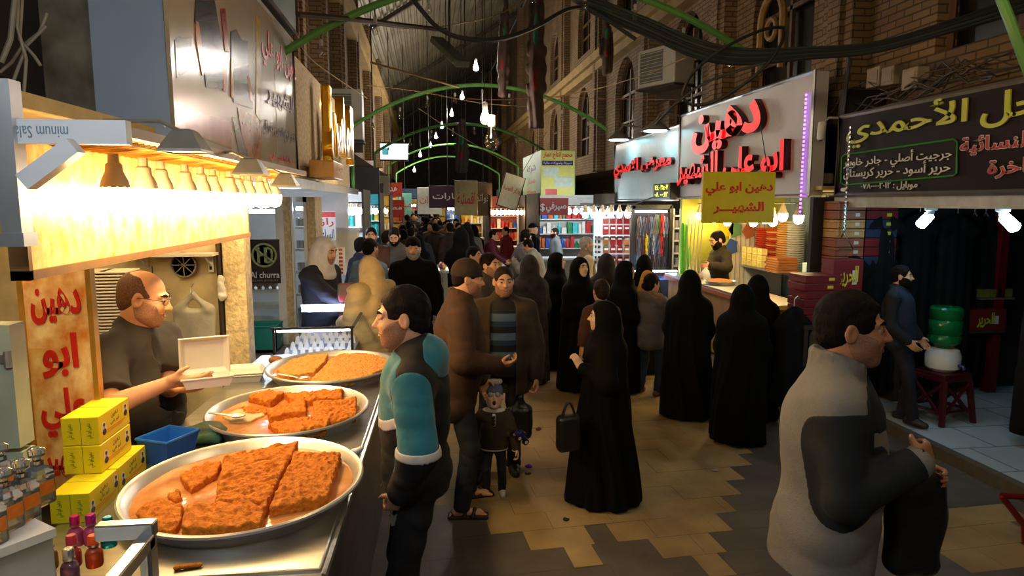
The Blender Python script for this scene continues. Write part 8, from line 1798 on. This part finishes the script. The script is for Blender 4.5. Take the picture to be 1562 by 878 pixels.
# right side, mid distance
pp(787, 352, 11.6, -95, 'man in a grey-blue shirt bending over the pile of clothes', res=.012, hair='short', detail=1, lean=14, hp=-12, rh=(.18, .45, 1.05), lh=(-.1, .45, 1.05), top=[dict(name='shirt', mat=cloth('greyblue_shirt', (112, 112, 118)), t=.025)], bottom=(DKTR,), shoes=(BLKSHOE, 'shoe'))
pp(824, 362, 11.2, 70, 'man in a pale grey shirt lifting a garment, his face hidden', res=.012, hair='short', lean=18, hp=-25, rh=(.15, .45, 1.3), lh=(-.15, .45, 1.3), top=[dict(name='shirt', mat=cloth('palegrey_shirt', (150, 146, 134)), t=.035)], bottom=(JEANS,), shoes=(BLKSHOE, 'shoe'))
pp(801, 350, 13.2, -80, 'man in black at the table between the grey shirts', res=.014, hair='short', detail=1, top=[dict(mat=BLACK, t=.03)], bottom=(DKTR,), shoes=(BLKSHOE, 'shoe'))
pp(812, 341, 14.0, -60, 'man in a dark cap and jacket by the exchange stall', res=.014, hat='cap', hatcol=BLACK, top=[dict(mat=BLACK, t=.03)], bottom=(DKTR,), shoes=(BLKSHOE, 'shoe'))
pp(847, 353, 15.4, 110, 'bearded money changer in a grey top behind the exchange counter', res=.013, hair='short', beard='full', detail=1, dh=.08, top=[dict(mat=cloth('grey_top', (110, 116, 116)), t=.03)], bottom=(DKTR,), shoes=(BLKSHOE, 'shoe'))
b = PY(893, 361, 9.8); person(b.x, b.y, b.z, -84, 'white haired man in a beige vest and pale shirt walking right', res=.011, hair='short', haircol=HAIR_GREY, beard='full', detail=1, w=1.1, top=[dict(name='shirt', mat=cloth('cream_shirt', (206, 196, 166)), t=.022), dict(name='vest', mat=cloth('beige_vest', (128, 112, 92)), t=.038, sleeve='none', collar=.02)], bottom=(cloth('khaki_trousers', (120, 104, 78)),), shoes=(BLKSHOE, 'shoe'))
pp(744, 350, 14.6, -100, 'man in a burgundy jumper leaning over the long market table', res=.013, hair='short', detail=1, lean=12, rh=(.15, .42, 1.0), lh=(-.15, .42, 1.0), top=[dict(name='jumper', mat=cloth('burgundy', (98, 26, 38)), t=.03)], bottom=(DKTR,), shoes=(BLKSHOE, 'shoe'))
pp(772, 346, 16.5, 120, 'man in red behind the market table, facing left', res=.015, hair='short', top=[dict(name='jumper', mat=cloth('brick_red', (130, 34, 34)), t=.03)], bottom=(DKTR,), shoes=(BLKSHOE, 'shoe'))
# the crowd farther down the street
for lbl, px, yt, Y, fc in (('woman in black cloak standing right of the sales cart, back turned', 703, 346, 10.6, 10), ('second woman in black cloak just behind the cart, at right', 712, 344, 11.6, 20), ('woman in black cloak near the yellow stall', 722, 342, 15.5, 0)): pp(px, yt, Y, fc, lbl, fn=chador, res=.014)
random.seed(77); PAL = [('black', (24, 22, 22)), ('dark brown', (52, 36, 26)), ('navy', (30, 34, 52)), ('grey', (84, 80, 76)), ('olive', (56, 50, 32)), ('dark green', (34, 46, 34)), ('tan', (130, 104, 72)), ('charcoal', (42, 40, 40))]
cnt = {}
for Y in (12.6, 13.4, 14.3, 15.2, 16.2, 17.3, 18.5, 19.8, 21.2, 22.8, 24.5, 26.5, 28.5, 31, 34):
    xa, xb = max(565, 650 - .72 * 1040 / Y), min(735, 650 + (.95 if Y < 21 else .6) * 1040 / Y); n = 2 if Y < 15 else 3
    for i in range(n):
        px = xa + (xb - xa) * (i + random.uniform(.2, .8)) / n; hgt = random.uniform(1.58, 1.78); p = PY(px, 330, Y)
        if abs(px - 602) < 14 and Y < 13: continue
        nm, rgb = random.choice(PAL); away = random.random() < .5; fc = random.uniform(-25, 25) + (0 if away else 180)
        if random.random() < .3:
            lbl = 'woman in a black cloak in the distant crowd %s' % ('walking away' if away else 'coming nearer'); chador(p.x, p.y, hgt - .08, fc, lbl, res=.022, group='distant women in black cloaks %s' % ('walking away' if away else 'coming nearer'), hem=.03)
        else:
            lbl = 'man in %s in the distant crowd %s' % (nm, 'walking away' if away else 'coming nearer'); person(p.x, p.y, hgt, fc, lbl, res=.020, hair='short', hands=True, feet=((.10, .12), (-.10, -.12)), top=[dict(mat=cloth('crowd_' + nm, rgb), t=.03)], bottom=(DKTR,), shoes=(BLKSHOE, 'shoe'), group='distant men in %s %s' % (nm, 'walking away' if away else 'coming nearer'))
# litter on the floor
for px, py, rgb, lbl in ((806, 712, (120, 60, 190), 'tiny crumpled purple wrapper on the floor right of the toddler'), (805, 722, (70, 54, 40), 'small scrap of brown paper on the floor below the purple wrapper'), (1090, 718, (170, 160, 140), 'white paper shred on the floor near the black cloaks'), (822, 655, (80, 70, 50), 'dark leaf scrap on the floor by the carrier bag'), (865, 793, (40, 32, 26), 'dark dirt clump in a cracked slab near the woman in black')):
    g = SDF((-.06, -.06, -.01), (.06, .06, .04), .005); g.ell((0, 0, .008), (.028, .02, .012)); g.disp(lambda P: .008 * noise3(P, 70, px)); o = g.build('litter_scrap', mat('litter_%d' % px, srgb(*rgb), .6, var=.1)); o.location = PZ(px, py, .006); tag(o, lbl, 'litter')
